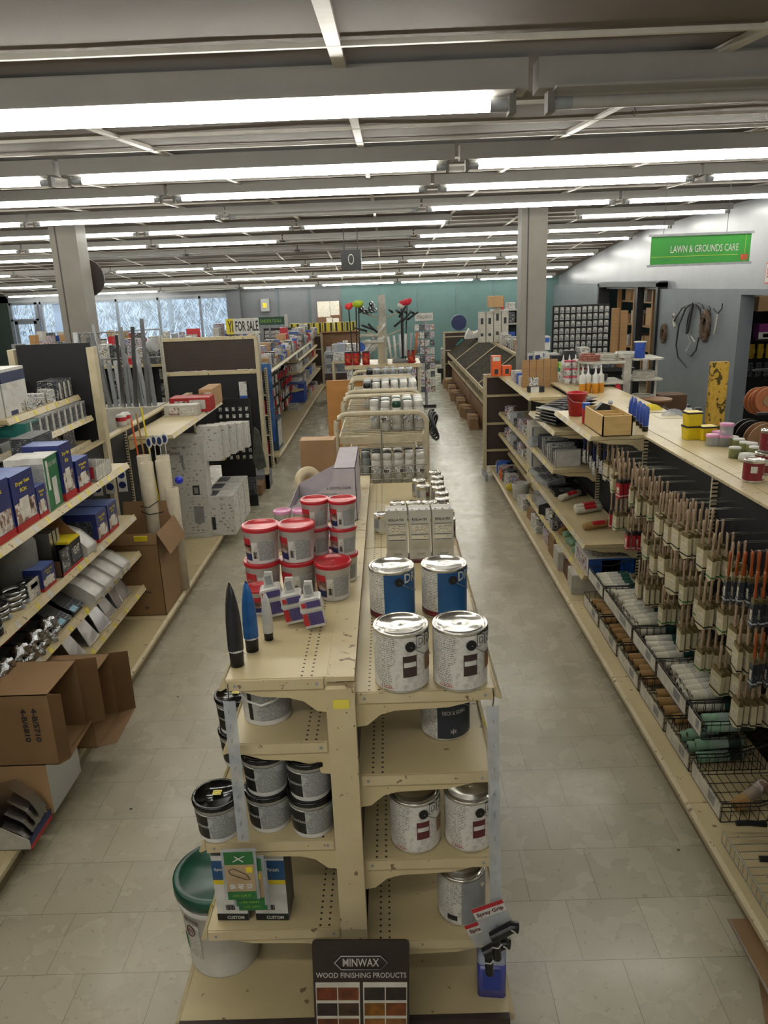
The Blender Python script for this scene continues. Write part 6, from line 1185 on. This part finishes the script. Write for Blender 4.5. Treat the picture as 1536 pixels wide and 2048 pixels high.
t = thing('end_cap_shelves', 'narrow end cap of small red and blue packages by the blue strip', 'shelving unit', (-2.15, 11.1, 0)); MB().box(0, .34, .1, .12, 0, 1.45).build('back_panel', 'peg_brown', t)
for z in (.2, .5, .8, 1.1): MB().box(0, .34, 0, .1, z, z+.02).build('shelf', 'rail', t)
for x in (-.03, .34): MB().box(x, x+.03, 0, .12, 0, 1.5).build('upright', 'slot', t)
for i in range(8): carton('end_cap_pack', 'small package on the narrow end cap, %s shelf %s' % (ORD[i//2], ('left', 'right')[i % 2]), 'package', (.13, .06, .2), (-2.06+.16*(i % 2), 11.15, .222+.3*(i//2)), 0, ('photo_mix', 'red_50', 'blue_50', 'clutter_dark')[i % 4], [], 'end cap packages')
# dim shelving behind the metal strips
t = thing('hardware_gondola', 'dark backed shelving of hanging hardware behind the metal strips', 'shelving unit', (-4.6, 10.6, 0)); MB().box(0, 1.6, 0, .04, 0, 1.66).build('back_panel', 'peg_black', t); MB().box(0, 1.6, -.4, 0, 1.66, 1.69).build('shelf', 'shelf', t)
for r2 in range(6):
    for c2 in range(9): dup(card2 if (r2+c2) % 2 else card, (-4.5+c2*.17, 10.55, 1.6-r2*.2), PI/2, 'carded hardware behind the metal strips, row %s, %s from the left' % (ORD[r2], ORD[c2]), 'carded hardware behind the strips')
for i in range(9): carton('boxed_goods', 'mixed box on the shelf behind the metal strips, %s from the left' % ORD[i], 'box', (.13, .2, R.uniform(.08, .3)), (-4.5+i*.17, 10.4, 1.691), R.uniform(-.3, .3), cm[R.randrange(9)], [], 'boxes behind the metal strips')
# FOR SALE sign stack over the brown end unit
t = thing('for_sale_sign', 'yellow and white stack of signs reading FOR SALE above the brown end unit', 'sign', (-2.15, 10.35, 2.04), 0)
t.scale = (.85,)*3; MB().box(0, .52, 0, .02, 0, .24).box(0, .12, -.002, 0, 0, .24, 1).build('sign_panel', ['white_50', 'yellow_50'], t); text('FOR SALE', .36, .16, 'charcoal_60', t, (.33, -.003, .12), bold=.02); text('YI', .08, .18, 'charcoal_60', t, (.07, -.004, .12), bold=.02); MB().box(.45, .5, .0, .02, -2.39, 0).box(.45, .52, -.004, 0, -.45, -.02, 1).build('sign_post', ['white_50', 'print_big'], t)
# other gondolas between the left run and the windows
for i, (x, y, L, z) in enumerate(((-4.3, 13.5, 3.2, 1.5), (-6.2, 15.5, 4.0, 1.5), (-4.0, 19.0, 3.0, 1.5), (-8.5, 18.0, 4.5, 1.45))):
    t = thing('far_gondola', 'low cream shelving of mixed goods in front of the shop window, %s from the camera' % ORD[i], 'shelving unit', (x, y, 0), 0); MB().box(-.5, .5, 0, L, .1, .13).box(-.03, .03, 0, L, 0, z-.02).build('deck', 'shelf', t)
    for zz in (.6, 1.0, z-.025): MB().box(-.42, .42, 0, L, zz, zz+.02).build('shelf', 'shelf', t)
    MB().box(-.42, .42, -.02, 0, .1, z).build('end_panel', 'peg_brown', t)
    for k in range(20):
        yy = y+.1+(k//2)*L/10.5; xx = x+(-.2, .2)[k % 2]; carton('mixed_goods', 'mixed item on top of window shelving %s, %s pair %s' % (ORD[i], ORD[k//2], ('left', 'right')[k % 2]), 'package', (R.uniform(.1, .3), R.uniform(.1, .25), R.uniform(.06, .38)), (xx, yy, z), R.uniform(-.4, .4), cm[R.randrange(9)], [], 'goods on window shelving %s' % ORD[i])
    for k in range(6): carton('mixed_goods', 'mixed item on the middle shelf end of window shelving %s, %s' % (ORD[i], ORD[k]), 'package', (.2, .25, .25), (x+.25, y+.2+k*L/6.5, 1.02), 0, cm[R.randrange(9)], [], 'middle goods, window shelving %s' % ORD[i])
t = thing('red_round_sign', 'small red notice on the pillar beside the shop window', 'sign', (-5.0, 25.66, 1.3)); MB().box(-.2, .2, 0, .02, 0, .26).build('sign_panel', 'vent_red', t); text('NOTICE', .3, .06, 'white_50', t, (0, -.001, .14))
t = thing('wall_box', 'pale electrical box on the grey back wall', 'wall box', (-4.15, 25.85, 1.95)); MB().box(0, .28, 0, .14, 0, .4).box(.07, .2, -.005, 0, .12, .27, 1).build('box_body', ['grey_50', 'yellow_50'], t)
t = thing('green_header_sign', 'long dark green header sign over the rear display rack', 'sign', (-3.35, 20, 1.75)); MB().box(0, .72, 0, .03, 0, .2).box(.72, .8, 0, .03, -.05, .25, 1).build('sign_panel', [mat('forest', '#1c4a38', .5), 'white_50'], t); text('GARDEN TOOLS', .55, .08, 'lime_50', t, (.36, -.002, .1)); MB().box(.3, .34, .03, .06, -1.75, 0).build('sign_post', 'steel_40', t)
t = thing('card_wall', 'rear display rack of small carded goods below the green header', 'display rack', (-3.2, 20.1, 0)); MB().box(0, .95, 0, .04, 0, 1.66).build('display_panel', 'peg_black', t)
for r2 in range(6):
    for c2 in range(2): MB().box(.03+c2*.5, .42+c2*.5, -.04, -.001, 1.52-r2*.1, 1.6-r2*.1).build('card_row', 'clutter_light', t)
for i in range(6): carton('yellow_case', 'yellow and black case on the rear shelf, %s from the left' % ORD[i], 'tool case', (.28, .2, .24), (-2.55+i*.31, 21.6, 1.45), 0, mat('case_yellow', '#b8a82a', .5), [('f', .1, .0, .3, 1, 'black_50'), ('f', .7, .0, .9, 1, 'black_50')], 'yellow cases on the rear shelf')
t = thing('rear_shelf', 'dark rear shelf carrying the yellow cases', 'shelving unit', (-2.75, 21.45, 0)); MB().box(0, 2.0, 0, .35, 1.42, 1.45).box(0, 2.0, .3, .34, 0, 1.42).build('shelf_body', 'brown_50', t)
t = thing('notice_board', 'cork board with pale papers on the grey back wall', 'notice board', (-2.3, 25.93, 1.0)); MB().box(0, .8, 0, .05, 0, 1.05).build('cork', mat('cork', '#6e4e38', .8), t)
for x, z, w_, h in ((.02, .7, .42, .5), (.45, .75, .3, .45), (.3, .25, .2, .42), (.52, .3, .2, .35)): MB().box(x, x+w_, -.012, 0, z, z+h).build('paper_sheet', 'label_paper', t)
t = thing('yellow_stand', 'yellow and black tool standing in front of the cork board', 'tool', (-1.95, 21.2, 1.05)); MB().tube([(0, 0, 0), (.1, 0, .3), (.0, 0, .62)], .03, 7).tube([(.1, 0, .3), (-.1, 0, .05)], .025, 6).build('tool_body', 'case_yellow', t); MB().box(-.12, .2, -.1, .1, -1.05, 0).build('stand', 'clutter_dark', t)
t = thing('red_machine', 'red machine standing on the far left shelving', 'machine', (-2.35, 17.2, 1.436)); MB().box(-.12, .15, -.1, .1, 0, .16).box(-.02, .14, -.08, .08, .16, .36).build('machine_body', 'red_40', t)
# glass counter and boxes left of the island
t = thing('glass_counter', 'glass fronted counter with metal edges at the back of the shop', 'display counter', (-1.45, 17.5, 0)); MB().box(0, 1.1, 0, .6, 0, .72).build('counter_base', mat('mahogany', '#3a2620', .5), t)
MB().box(0, 1.1, 0, .6, 1.16, 1.18).box(0, 1.1, -.01, 0, .72, .75).box(0, 1.1, -.012, 0, 1.14, 1.19).box(0, .02, 0, .02, .72, 1.16).box(0, 1.1, .0, .6, .93, .945).build('metal_frame', 'silver_50', t); MB().box(.0, 1.1, -.004, 0, .75, 1.14).build('glass_front', gl, t); MB().box(.0, 1.1, .58, .6, .72, 1.16).build('counter_back', 'charcoal_50', t)
for i in range(14): carton('counter_item', 'small item inside the glass counter, %s' % ORD[i], 'small goods', (.08, .1, .08), (-1.38+.15*(i % 7), 17.8, .722 if i < 7 else .947), .3*i, cm[i % 9], [], 'goods inside the glass counter')
row(9, 'counter_top_goods', 'package', lambda i: 'blue or pale package heaped on the glass counter, %s' % ORD[i], lambda i: (-1.35+.13*i, 17.75, 1.182), lambda i: (.12, .16, .12+.04*(i % 4)), lambda i: ('clear_fog', 'clutter_light', 'blue_50', 'clutter_light')[i % 4], 'goods heaped on the glass counter')
row(4, 'clear_organizer', 'box', lambda i: 'clear and tan organiser box behind the red canisters, %s' % ORD[i], lambda i: (-.95+.0*(i % 2)+.25*(i//2), 15.2, 1.2+.17*(i % 2)), lambda i: (.24, .2, .165), lambda i: ('clutter_light', 'clear_fog', 'photo_brown', 'clutter_light')[i], 'organiser boxes')
t = thing('organizer_table', 'plain table under the organiser boxes', 'table', (-1.1, 15.05, 0)); MB().box(0, .62, 0, .35, 1.17, 1.198).build('tabletop', 'shelf', t); 
for x in (0, .58): MB().box(x, x+.04, 0, .35, 0, 1.17).build('leg', 'rail', t)
# card spinner
t = thing('card_spinner', 'wire rack of printed cards with a white header sign', 'display rack', (.62, 16.5, 0)); MB().box(.18, .24, .05, .1, 0, 1.98).build('pole', 'steel_40', t); MB().box(0, .42, 0, .1, .0, .06).build('base', 'charcoal_50', t); MB().box(.0, .38, .02, .04, 1.86, 2.02).build('header_panel', 'white_50', t); text('SPRINGS & RODS', .32, .07, 'charcoal_60', t, (.19, .019, 1.94))
for r2 in range(9):
    for c2 in range(4): MB().box(-.02+c2*.11, .075+c2*.11, -.0, .03, 1.66-r2*.165, 1.79-r2*.165).build('printed_card', ('clutter_light', 'clutter_dark', 'photo_mix', 'photo_brown')[(r2*3+c2) % 4], t)
t = thing('bagged_goods_stand', 'pale bagged goods on a low black stand by the teal wall', 'display', (1.35, 20.5, 0)); MB().box(0, .6, 0, .3, .3, .42).box(.1, .16, 0, .3, 0, .3).build('stand', 'black_50', t); MB().box(.1, .5, .05, .25, .42, .95).build('bag_bundle', 'clutter_light', t)
# ================================================================ FAR RIGHT RUN
photo_mat('bin_glass', ['#2c2a26', '#4a4438', '#1f1e1c', '#575040', '#35332e'], 14); NT(MM['bin_glass']).b.inputs['Roughness'].default_value = .9; NT(MM['bin_glass']).b.inputs['Specular IOR Level'].default_value = .1
t = thing('end_gondola', 'brown pegboard end panel of the far right shelving', 'shelving unit', (1.52, 20.3, 0)); MB().box(0, .85, 0, .03, .2, 1.36).build('pegboard', 'peg_brown', t)
for z in (.55, .9, 1.25): MB().box(0, .85, -.02, 0, z, z+.025).build('cross_rail', 'rail', t)
MB().box(-.03, .02, -.03, .04, 0, 1.38).build('upright', 'slot', t); MB().box(-.03, .85, -.03, .05, 1.36, 1.39).build('top_cap', 'rail', t); MB().box(-.05, .1, -.3, .2, 0, .1).build('base_foot', 'rail', t)
for i, (y0, L) in enumerate(((11.2, 2.2), (13.5, 2.2), (15.8, 2.2), (18.0, 2.2))):
    t = thing('sloped_bin_unit', 'brown unit with sloping glass-topped bins in the far right aisle, %s from the camera' % ORD[i], 'shelving unit', (1.6, y0, 0)); MB().box(.1, .7, 0, L, 0, .45).box(.65, .7, 0, L, .45, 1.36).build('unit_body', 'brown_50' if i else 'cardboard', t)
    MB().add([(.0, 0, .86), (.0, L, .86), (.66, L, 1.34), (.66, 0, 1.34)], [(0, 1, 2, 3)]).add([(.0, 0, .84), (.0, L, .84), (.66, L, 1.32), (.66, 0, 1.32)], [(0, 1, 2, 3)]).build('sloped_tray', 'bin_glass', t)
    MB().box(-.01, .01, 0, L, .8, .88).box(.64, .7, 0, L, 1.34, 1.38).tube([(0, .0, .86), (.66, 0, 1.35)], .015, 5).build('tray_edge', 'rail', t)
    MB().box(.02, .6, 0, L, .62, .64).box(.0, .02, 0, L, .6, .66).build('middle_shelf', 'rail', t)
    for k in range(6): carton('bin_goods', 'mixed item low in the far right bins, unit %s, %s along' % (ORD[i], ORD[k]), 'package', (.25, .2, .14), (1.84, y0+.2+k*L/6.4, .642), 0, ('carton_tan', 'clutter_dark', 'clutter_light')[k % 3], [], 'goods low in far right unit %s' % ORD[i])
    for k in range(5): carton('deck_box', 'brown box on the floor beside far right unit %s, %s along' % (ORD[i], ORD[k]), 'box', (.16, .3, .2), (1.55+.03*(k % 3), y0+.3+k*L/5.4, 0), .1*k, ('cardboard', 'carton_tan', 'cardboard_dark')[k % 3], [], 'brown boxes by far right unit %s' % ORD[i]) if i > 0 else None
    for k in range(10): carton('counter_goods', 'item on the ledge of the far right unit %s, %s along' % (ORD[i], ORD[k]), 'package', (.16, .15, R.uniform(.1, .32)), (2.42, y0+.15+k*L/10.5, 1.3), R.uniform(-.3, .3), cm[R.randrange(9)], [], 'ledge goods, far right unit %s' % ORD[i])
    t = thing('ledge_shelf', 'ledge behind the sloping bins of far right unit %s' % ORD[i], 'shelf', (2.31, y0, 0)); MB().box(0, .5, 0, L, 1.26, 1.298).box(.3, .34, 0, L, 0, 1.26).build('shelf_board', 'shelf', t)
for i in range(4): carton('switch_box_stack', 'tall cream carton with dark slots on the far right ledge, %s from the left' % ORD[i], 'box', (.14, .14, .62+.1*(i == 2)), (2.0+.16*i, 16.2, 1.39), 0, 'offwhite_60', [('f', .3, .6, .7, .8, 'charcoal_50'), ('f', .3, .2, .7, .3, 'charcoal_50')], 'cream cartons with slots')
carton('cardboard_box', 'tan carton on top of the cream slotted cartons', 'box', (.3, .3, .22), (2.28, 16.2, 2.1), 0, 'carton_tan'); t = thing('paper_fan', 'white crumpled paper bundle on the far right bins', 'paper', (1.9, 18.6, 1.3)); MB().prism([(0, 0), (.3, .02), (.35, .2), (.2, .12), (.1, .25), (.02, .1)], 0, .3, 'xz').build('paper_sheets', 'white_50', t)
t = thing('blue_round_case', 'dark blue round case on the back end of the far right run', 'case', (1.9, 20.2, 1.45)); MB().cyl((0, 0, .17), (0, .15, .17), .2, n=22).build('case_body', mat('case_blue', '#1c2c5a', .4), t)
t = thing('teal_diamond_sign', 'small teal diamond shaped tag on the far right end panel', 'sign', (1.98, 20.25, 1.05)); MB().box(-.12, .12, -.01, 0, -.12, .12).xf(Matrix.Rotation(PI/4, 4, 'Y')).box(-.07, .07, -.012, -.011, -.02, .02, 1).build('sign_panel', ['teal_50', 'white_50'], t)
t = thing('white_wall_shelves', 'white open shelves of boxed goods left of the right column', 'shelving unit', (2.35, 17.2, 0)); MB().box(0, 1.15, .4, .43, 0, 1.98).build('back_panel', mat('shelf_shadow_green', '#3c4c46', .6), t)  # back panel is one even dark green
for z in (1.3, 1.68, 1.98): MB().box(0, 1.15, 0, .4, z, z+.025).build('shelf', 'white_50', t)
for x in (0, 1.12): MB().box(x, x+.03, 0, .43, 0, 1.98).build('side_panel', 'white_50', t)
row(12, 'boxed_goods', 'box', lambda i: 'box on the white open shelves, %s shelf %s from the left' % (('lower', 'middle', 'top')[i//4], ORD[i % 4]), lambda i: (2.52+.26*(i % 4), 17.35, (1.327, 1.707, 2.007)[i//4]), lambda i: (.2, .16, .14+.05*(i % 3)), lambda i: cm[(i*4) % 9], 'boxes on the white open shelves')
for i, (x, y, z, s_) in enumerate(((2.08, 11.4, 1.42, .22), (2.22, 11.3, 1.42, .2), (1.98, 11.5, 1.44, .18), (2.15, 11.6, 1.66, .2))): carton('appliance_box', 'white and navy appliance box beside the right column, %s' % ORD[i], 'box', (s_, .18, s_*1.05), (x+.3, y+.5, z-.12), .05, 'white_50', [('f', .05, .1, .4, .8, 'navy_50'), ('f', .6, .55, .95, .9, 'blue_50')], 'white and navy appliance boxes')
# right middle: black carded wall display, timber, rope shelves, wall hoses
t = thing('carded_wall', 'black display wall of small carded hardware right of the column', 'display rack', (2.92, 13.6, 0)); MB().box(0, 1.0, 0, .04, 0, 2.16).build('display_panel', 'peg_black', t)
hw = thing('carded_hardware', 'x', 'carded goods', (0, 0, 0)); MB().box(-.035, .035, 0, .006, 0, .1).box(-.024, .024, -.018, 0, .015, .05, 1).build('card', ['clutter_light', 'steel_40'], hw)
for r2 in range(9):
    for c2 in range(10):
        lab = 'small carded hardware on the black wall, row %s, %s from the left' % (ORD[r2], ORD[c2]); p = (2.98+c2*.098, 13.57, 2.03-r2*.118)
        if r2+c2 == 0: at(hw, p, 0, lab, 'carded hardware on the black wall')
        else: dup(hw, p, 0, lab, scale=(1, 1, R.uniform(.8, 1)))
for i in range(7): carton('hanging_bag', 'pale hanging bag in the lower part of the black display wall, %s' % ORD[i], 'package', (.12, .05, .2), (2.98+.14*i, 13.55, .92), 0, ('clutter_light', 'clutter_dark')[i % 2], [], 'hanging bags on the black wall')
t = thing('small_table', 'dark table of boxed goods in front of the black display wall', 'table', (2.35, 10.9, 0)); MB().box(0, 1.2, 0, .5, 1.3, 1.34).box(0, 1.2, .4, .44, 0, 1.3).build('tabletop', 'black_50', t)
for i in range(6): carton('table_goods', 'dark or grey box on the dark table, %s from the left' % ORD[i], 'box', (.15, .15, (.2, .26, .3, .12, .16, .22)[i]), (2.45+.19*i, 11.1, 1.341), .1*i, ('black_50', 'charcoal_50', 'clutter_light', 'clutter_light', 'clutter_dark', 'brown_50')[i], [('f', .2, .2, .8, .8, 'white_50')] if i == 2 else [], 'boxes on the dark table')
for i in range(2): o = tag(MB().box(0, .11, 0, .06, 0, 2.12-.04*i).build('timber_post', 'brown_plank'), ('left', 'right')[i]+' tan timber post standing before the dark opening', 'timber', 'tan timber posts'); o.location = (3.62+.14*i, 12.4, 0)
# white rope shelves
t = thing('rope_shelves', 'white painted corner shelving with rope and cable coils', 'shelving unit', (2.10, 8.2, 0)); MB().box(.48, .56, .1, .16, 0, 1.76).build('centre_post', 'offwhite_60', t)
for x in (.0, .02+.84): MB().box(x, x+.02, .2, .22, 0, 1.74).build('side_post', 'offwhite_60', t)
for z in (1.0, 1.24, 1.5, 1.72):
    def scal(x0, x1): return [(x0, .45), (x1, .45)]+[(x1-(x1-x0)*k/8, .0+.015*math.cos(k*PI)) for k in range(9)]
    MB().prism(scal(.56, .88), z, z+.018, 'xy').build('shelf', 'offwhite_60', t); MB().prism([(-.0, .1), (.1, .0), (.44, -.06), (.48, .1), (.48, .45), (0, .45)], z-.02, z-.002, 'xy').build('shelf', 'offwhite_60', t)
def coil(lab, x, y, z, r, h, m, grp, n=4):
    t = thing('rope_coil', lab, 'rope coil', (x, y, z), 0, grp); mb = MB()
    for k in range(n): mb.tube([((r+.008*math.sin(a*3+k))*math.cos(a), (r+.008*math.cos(a*2+k))*math.sin(a), h*(k+.5)/n) for a in [q*2*PI/18 for q in range(19)]], h/n*.55, 6)
    mb.tube([((r*.7)*math.cos(a), (r*.7)*math.sin(a), h*.6) for a in [q*2*PI/14 for q in range(15)]], h/n*.55, 6); mb.build('rope_strands', m, t)
mat('terracotta', '#a8695c', .6, var=.3, vs=40)
for i, (x, z, ms) in enumerate(((2.82, 1.018, 'white_50'), (2.82, 1.258, 'offwhite_60'), (2.82, 1.518, 'offwhite_60'), (2.30, 1.50, 'moss_grey'), (2.3, 1.24, 'white_50'), (2.22, 1.72, 'terracotta'), (2.40, 1.72, 'offwhite_60'))): coil('coil of rope on the white corner shelving, %s from the bottom right' % ORD[i], x, 8.38, z+.001, .11, .07, ms, 'rope coils on white shelving')
coil('white cable coil with a loop on top of the white shelving', 2.62, 8.4, 1.74, .11, .06, 'white_50', None, 3)
t = thing('blue_spool', 'blue spool with white rim on top of the white corner shelving', 'spool', (2.74, 8.3, 1.739)); MB().lathe([(0, 0), (.055, 0), (.055, .165)], 20).build('spool_body', mat('spool_blue', '#3a5cc0', .5), t); MB().lathe([(0, .165), (.068, .165), (.068, .175), (0, .176)], 20).build('rim', 'white_40', t)
t = thing('red_cord_hank', 'hank of bright red cord hanging in the white corner shelving', 'cord', (2.45, 8.1, 1.29)); m = MB()
for k in range(9): m.tube([(-.05+.012*k, 0, .0), (-.06+.013*k, -.02, .1), (-.0+.003*k, 0, .2)], .011, 5)
m.build('cord_strands', 'red_50', t)
# wall: hooks, hoses, coils
def wp(px, py): v = spot(px, py, X=5.55); return (0, v.y, v.z)
t = thing('wall_hoses', 'bunch of black hoses hanging from a hook on the blue grey wall', 'hose', (5.55, 0, 0))
for i, pl in enumerate(([(1385, 607), (1372, 615), (1358, 650), (1352, 690), (1356, 715), (1372, 735)], [(1385, 607), (1376, 640), (1373, 668)], [(1386, 607), (1380, 640), (1375, 665)], [(1386, 606), (1365, 615), (1348, 642)], [(1388, 606), (1400, 620), (1402, 640)], [(1388, 605), (1404, 612), (1412, 628)], [(1398, 675), (1392, 700), (1382, 712), (1376, 708)])):
    MB().tube([wp(*q) for q in pl], .022 if i in (1, 2) else .016, 6).build('hose', 'hose_black', t)
MB().tube([wp(1376, 670), wp(1381, 685), wp(1372, 702)], .012, 5).tube([wp(1382, 672), wp(1390, 684)], .012, 5).build('white_hose', 'white_50', t)
for i, (px, py, r, w_) in enumerate(((1410, 652, .24, 1), (1327, 668, .16, 1))):
    v = spot(px, py, X=5.57); t = thing('fibre_coil', ('large brown', 'smaller brown')[i]+' coil of rope hanging on the blue grey wall', 'rope coil', v); m = MB()
    for k in range(14):
        rr = r*(.5+.5*R.random()); m.tube([(R.uniform(-.03, .03), rr*.72*math.cos(a), rr*1.15*math.sin(a)+.02*R.random()) for a in [q*2*PI/14 for q in range(15)]], .018, 5)
    m.build('rope_strands', mat('jute', '#6a5442', .8, var=.3, vs=30), t)
v = spot(1350, 632, X=5.56); t = thing('white_tag', 'pale tag with cord hanging left of the black hoses', 'tag', v); MB().tube([(0, 0, 0), (0, .1, .05), (0, .02, -.12), (0, -.05, -.2)], .03, 6).build('tag_body', 'offwhite_60', t)
t = thing('wall_hook', 'black forked hooks on the blue grey wall beside the rope', 'hook', (5.56, 0, 0)); MB().tube([wp(1426, 618), wp(1434, 628), wp(1442, 618), wp(1444, 607)], .01, 5).tube([wp(1417, 612), wp(1420, 620), wp(1416, 625)], .01, 5).build('hook_wire', 'black_50', t); MB().tube([wp(1434, 628), wp(1431, 650), wp(1427, 668)], .018, 4).build('hanging_strip', 'offwhite_60', t)
o = tag(MB().box(0, .23, 0, .1, 0, 1.42).build('yellow_post', 'mottle_yellow'), 'mottled yellow board standing against the blue grey wall', 'board'); o.location = (4.48, 10.5, 0)
carton('tall_dark_carton', 'dark box unit standing beyond the white rope shelves', 'box', (.3, .3, 1.25), (3.32, 8.9, 0), 0, 'cardboard_dark'); carton('carton_stack', 'grey machine under covers by the yellow board', 'machine', (.9, .8, 1.05), (3.5, 7.0, 0), 0, 'clutter_dark')
t = thing('exit_sign', 'small orange and white notice high at the right picture edge', 'sign', spot(1533, 548, X=5.74)); MB().box(-.01, 0, -.3, .02, -.14, .16).box(-.012, -.01, -.28, .0, -.12, .14, 1).build('sign_panel', ['orange_50', 'white_50'], t); text('EXIT', .2, .12, 'red_50', t, (-.013, -.14, .01), (0, -1, 0), (0, 0, 1))
# back rooms seen through the openings
for i in range(4):
    t = thing('back_room_shelf', 'brown timber racking seen through the dark opening, tier %s' % ORD[i], 'shelving', (6.1, 16.2, .35+.55*i)); MB().box(0, .8, 0, 4.0, 0, .04).build('shelf_board', 'brown_plank', t)
    for k in range(7): carton('stored_carton', 'stored carton in the dark opening, tier %s, %s from the near side' % (ORD[i], ORD[k]), 'box', (.4, .42, R.uniform(.2, .42)), (6.35, 16.5+k*.55, .391+.55*i), 0, ('cardboard', 'carton_tan', 'cardboard_dark', 'clutter_light')[(i+k) % 4], [], 'stored cartons, tier %s' % ORD[i])
t = thing('rack_posts', 'rough timber uprights of the back room racking', 'timber', (6.0, 16.2, 0)); 
for y in (0, 1.3, 2.6, 3.9): MB().box(0, .09, y, y+.09, 0, 2.4).build('post', 'brown_plank', t)
t = thing('glove_rack', 'tall rack of yellow and black gloves in the side doorway', 'display rack', (6.25, 13.4, 0)); MB().box(0, 2.4, 0, .05, 0, 1.95).build('display_panel', 'peg_black', t); MB().box(0, 1.6, -.35, 0, 1.96, 2.2).build('storage_box', 'carton_tan', t)
carton('purple_box', 'purple and white printed carton above the yellow gloves', 'box', (.75, .2, .25), (6.7, 13.2, 1.5), 0, mat('magenta', '#7a2a6a', .5), [('f', 0, 0, 1, .45, 'white_50'), ('f', .1, .1, .9, .35, 'print_dark')])
t = thing('display_ledge', 'narrow ledge carrying the purple carton in the doorway', 'shelf', (6.28, 13.08, 1.46)); MB().box(0, 2.3, 0, .3, 0, .038).build('shelf_board', 'black_50', t)
for i in range(14):
    t = thing('work_glove', '%s work glove hanging in the side doorway, %s from the left' % (('yellow', 'black')[i//7], ORD[i % 7]), 'glove', (6.34+.15*(i % 7), 13.33, 1.40 if i < 7 else 1.08), 0, '%s work gloves' % ('yellow', 'black')[i//7]); m = MB().box(-.045, .045, -.02, .02, -.16, 0)
    for k in range(4): m.box(-.044+k*.024, -.026+k*.024, -.015, .015, -.24-.01*(k in (1, 2)), -.15)
    m.box(.045, .06, -.015, .015, -.16, -.08); m.build('glove_body', mat('glove_yellow', '#c9a21c', .6, var=.2) if i < 7 else 'clutter_dark', t)
# ceiling and column extras
t = thing('hanging_speaker', 'black box with a white ring emblem hanging from the ceiling', 'speaker', spot(703, 540, Y=14)); MB().box(-.18, .18, 0, .3, 0, .34).build('speaker_body', 'black_50', t); MB().lathe([(.06, 0), (.075, 0), (.075, .004), (.06, .004), (.06, 0)], 22).xf(Matrix.Translation((0, -.004, .18)) @ Matrix.Rotation(PI/2, 4, 'X') @ Matrix.Diagonal((.7, 1.2, 1, 1))).build('ring_emblem', 'white_50', t); zz = zc(14)-t.location.z; MB().cyl((-.12, .15, .34), (-.12, .15, zz), .008, n=6).build('hanger_rod', 'black_50', t); MB().cyl((.12, .15, .34), (.12, .15, zz), .008, n=6).build('hanger_rod', 'black_50', t)
t = thing('wall_fan_disc', 'dark round disc mounted behind the left column', 'round disc', spot(172, 556, Y=12.6)); MB().cyl((0, 0, 0), (0, .05, 0), .29, n=30).build('disc', mat('disc_brown', '#3a302e', .5), t); MB().cyl((-.5, .03, 0), (0, .03, 0), .02, n=6).build('mount_arm', 'steel_40', t)
t = thing('ceiling_hook', 'small dark hook screwed in the ceiling near the first lamp', 'hook', spot(1269, 226, Y=3.6)); MB().tube([(0, 0, zc(3.6)-t.location.z-.02), (0, 0, .015), (.012, 0, 0), (0, 0, -.012), (-.012, 0, 0), (-.004, 0, .012)], .002, 5).build('hook_wire', 'black_50', t)
# strays on the floor
for i, (px, py) in enumerate(((356, 1394), (262, 1618), (990, 1590), (1357, 1700))): o = tag(MB().box(-.006, .006, -.004, .004, 0, .003).build('floor_debris', 'charcoal_60'), 'tiny dark scrap on the aisle floor, %s' % ('left aisle middle', 'left aisle near', 'beside the island right side', 'right aisle near')[i], 'debris'); o.location = spot(px, py, Z=.0005)
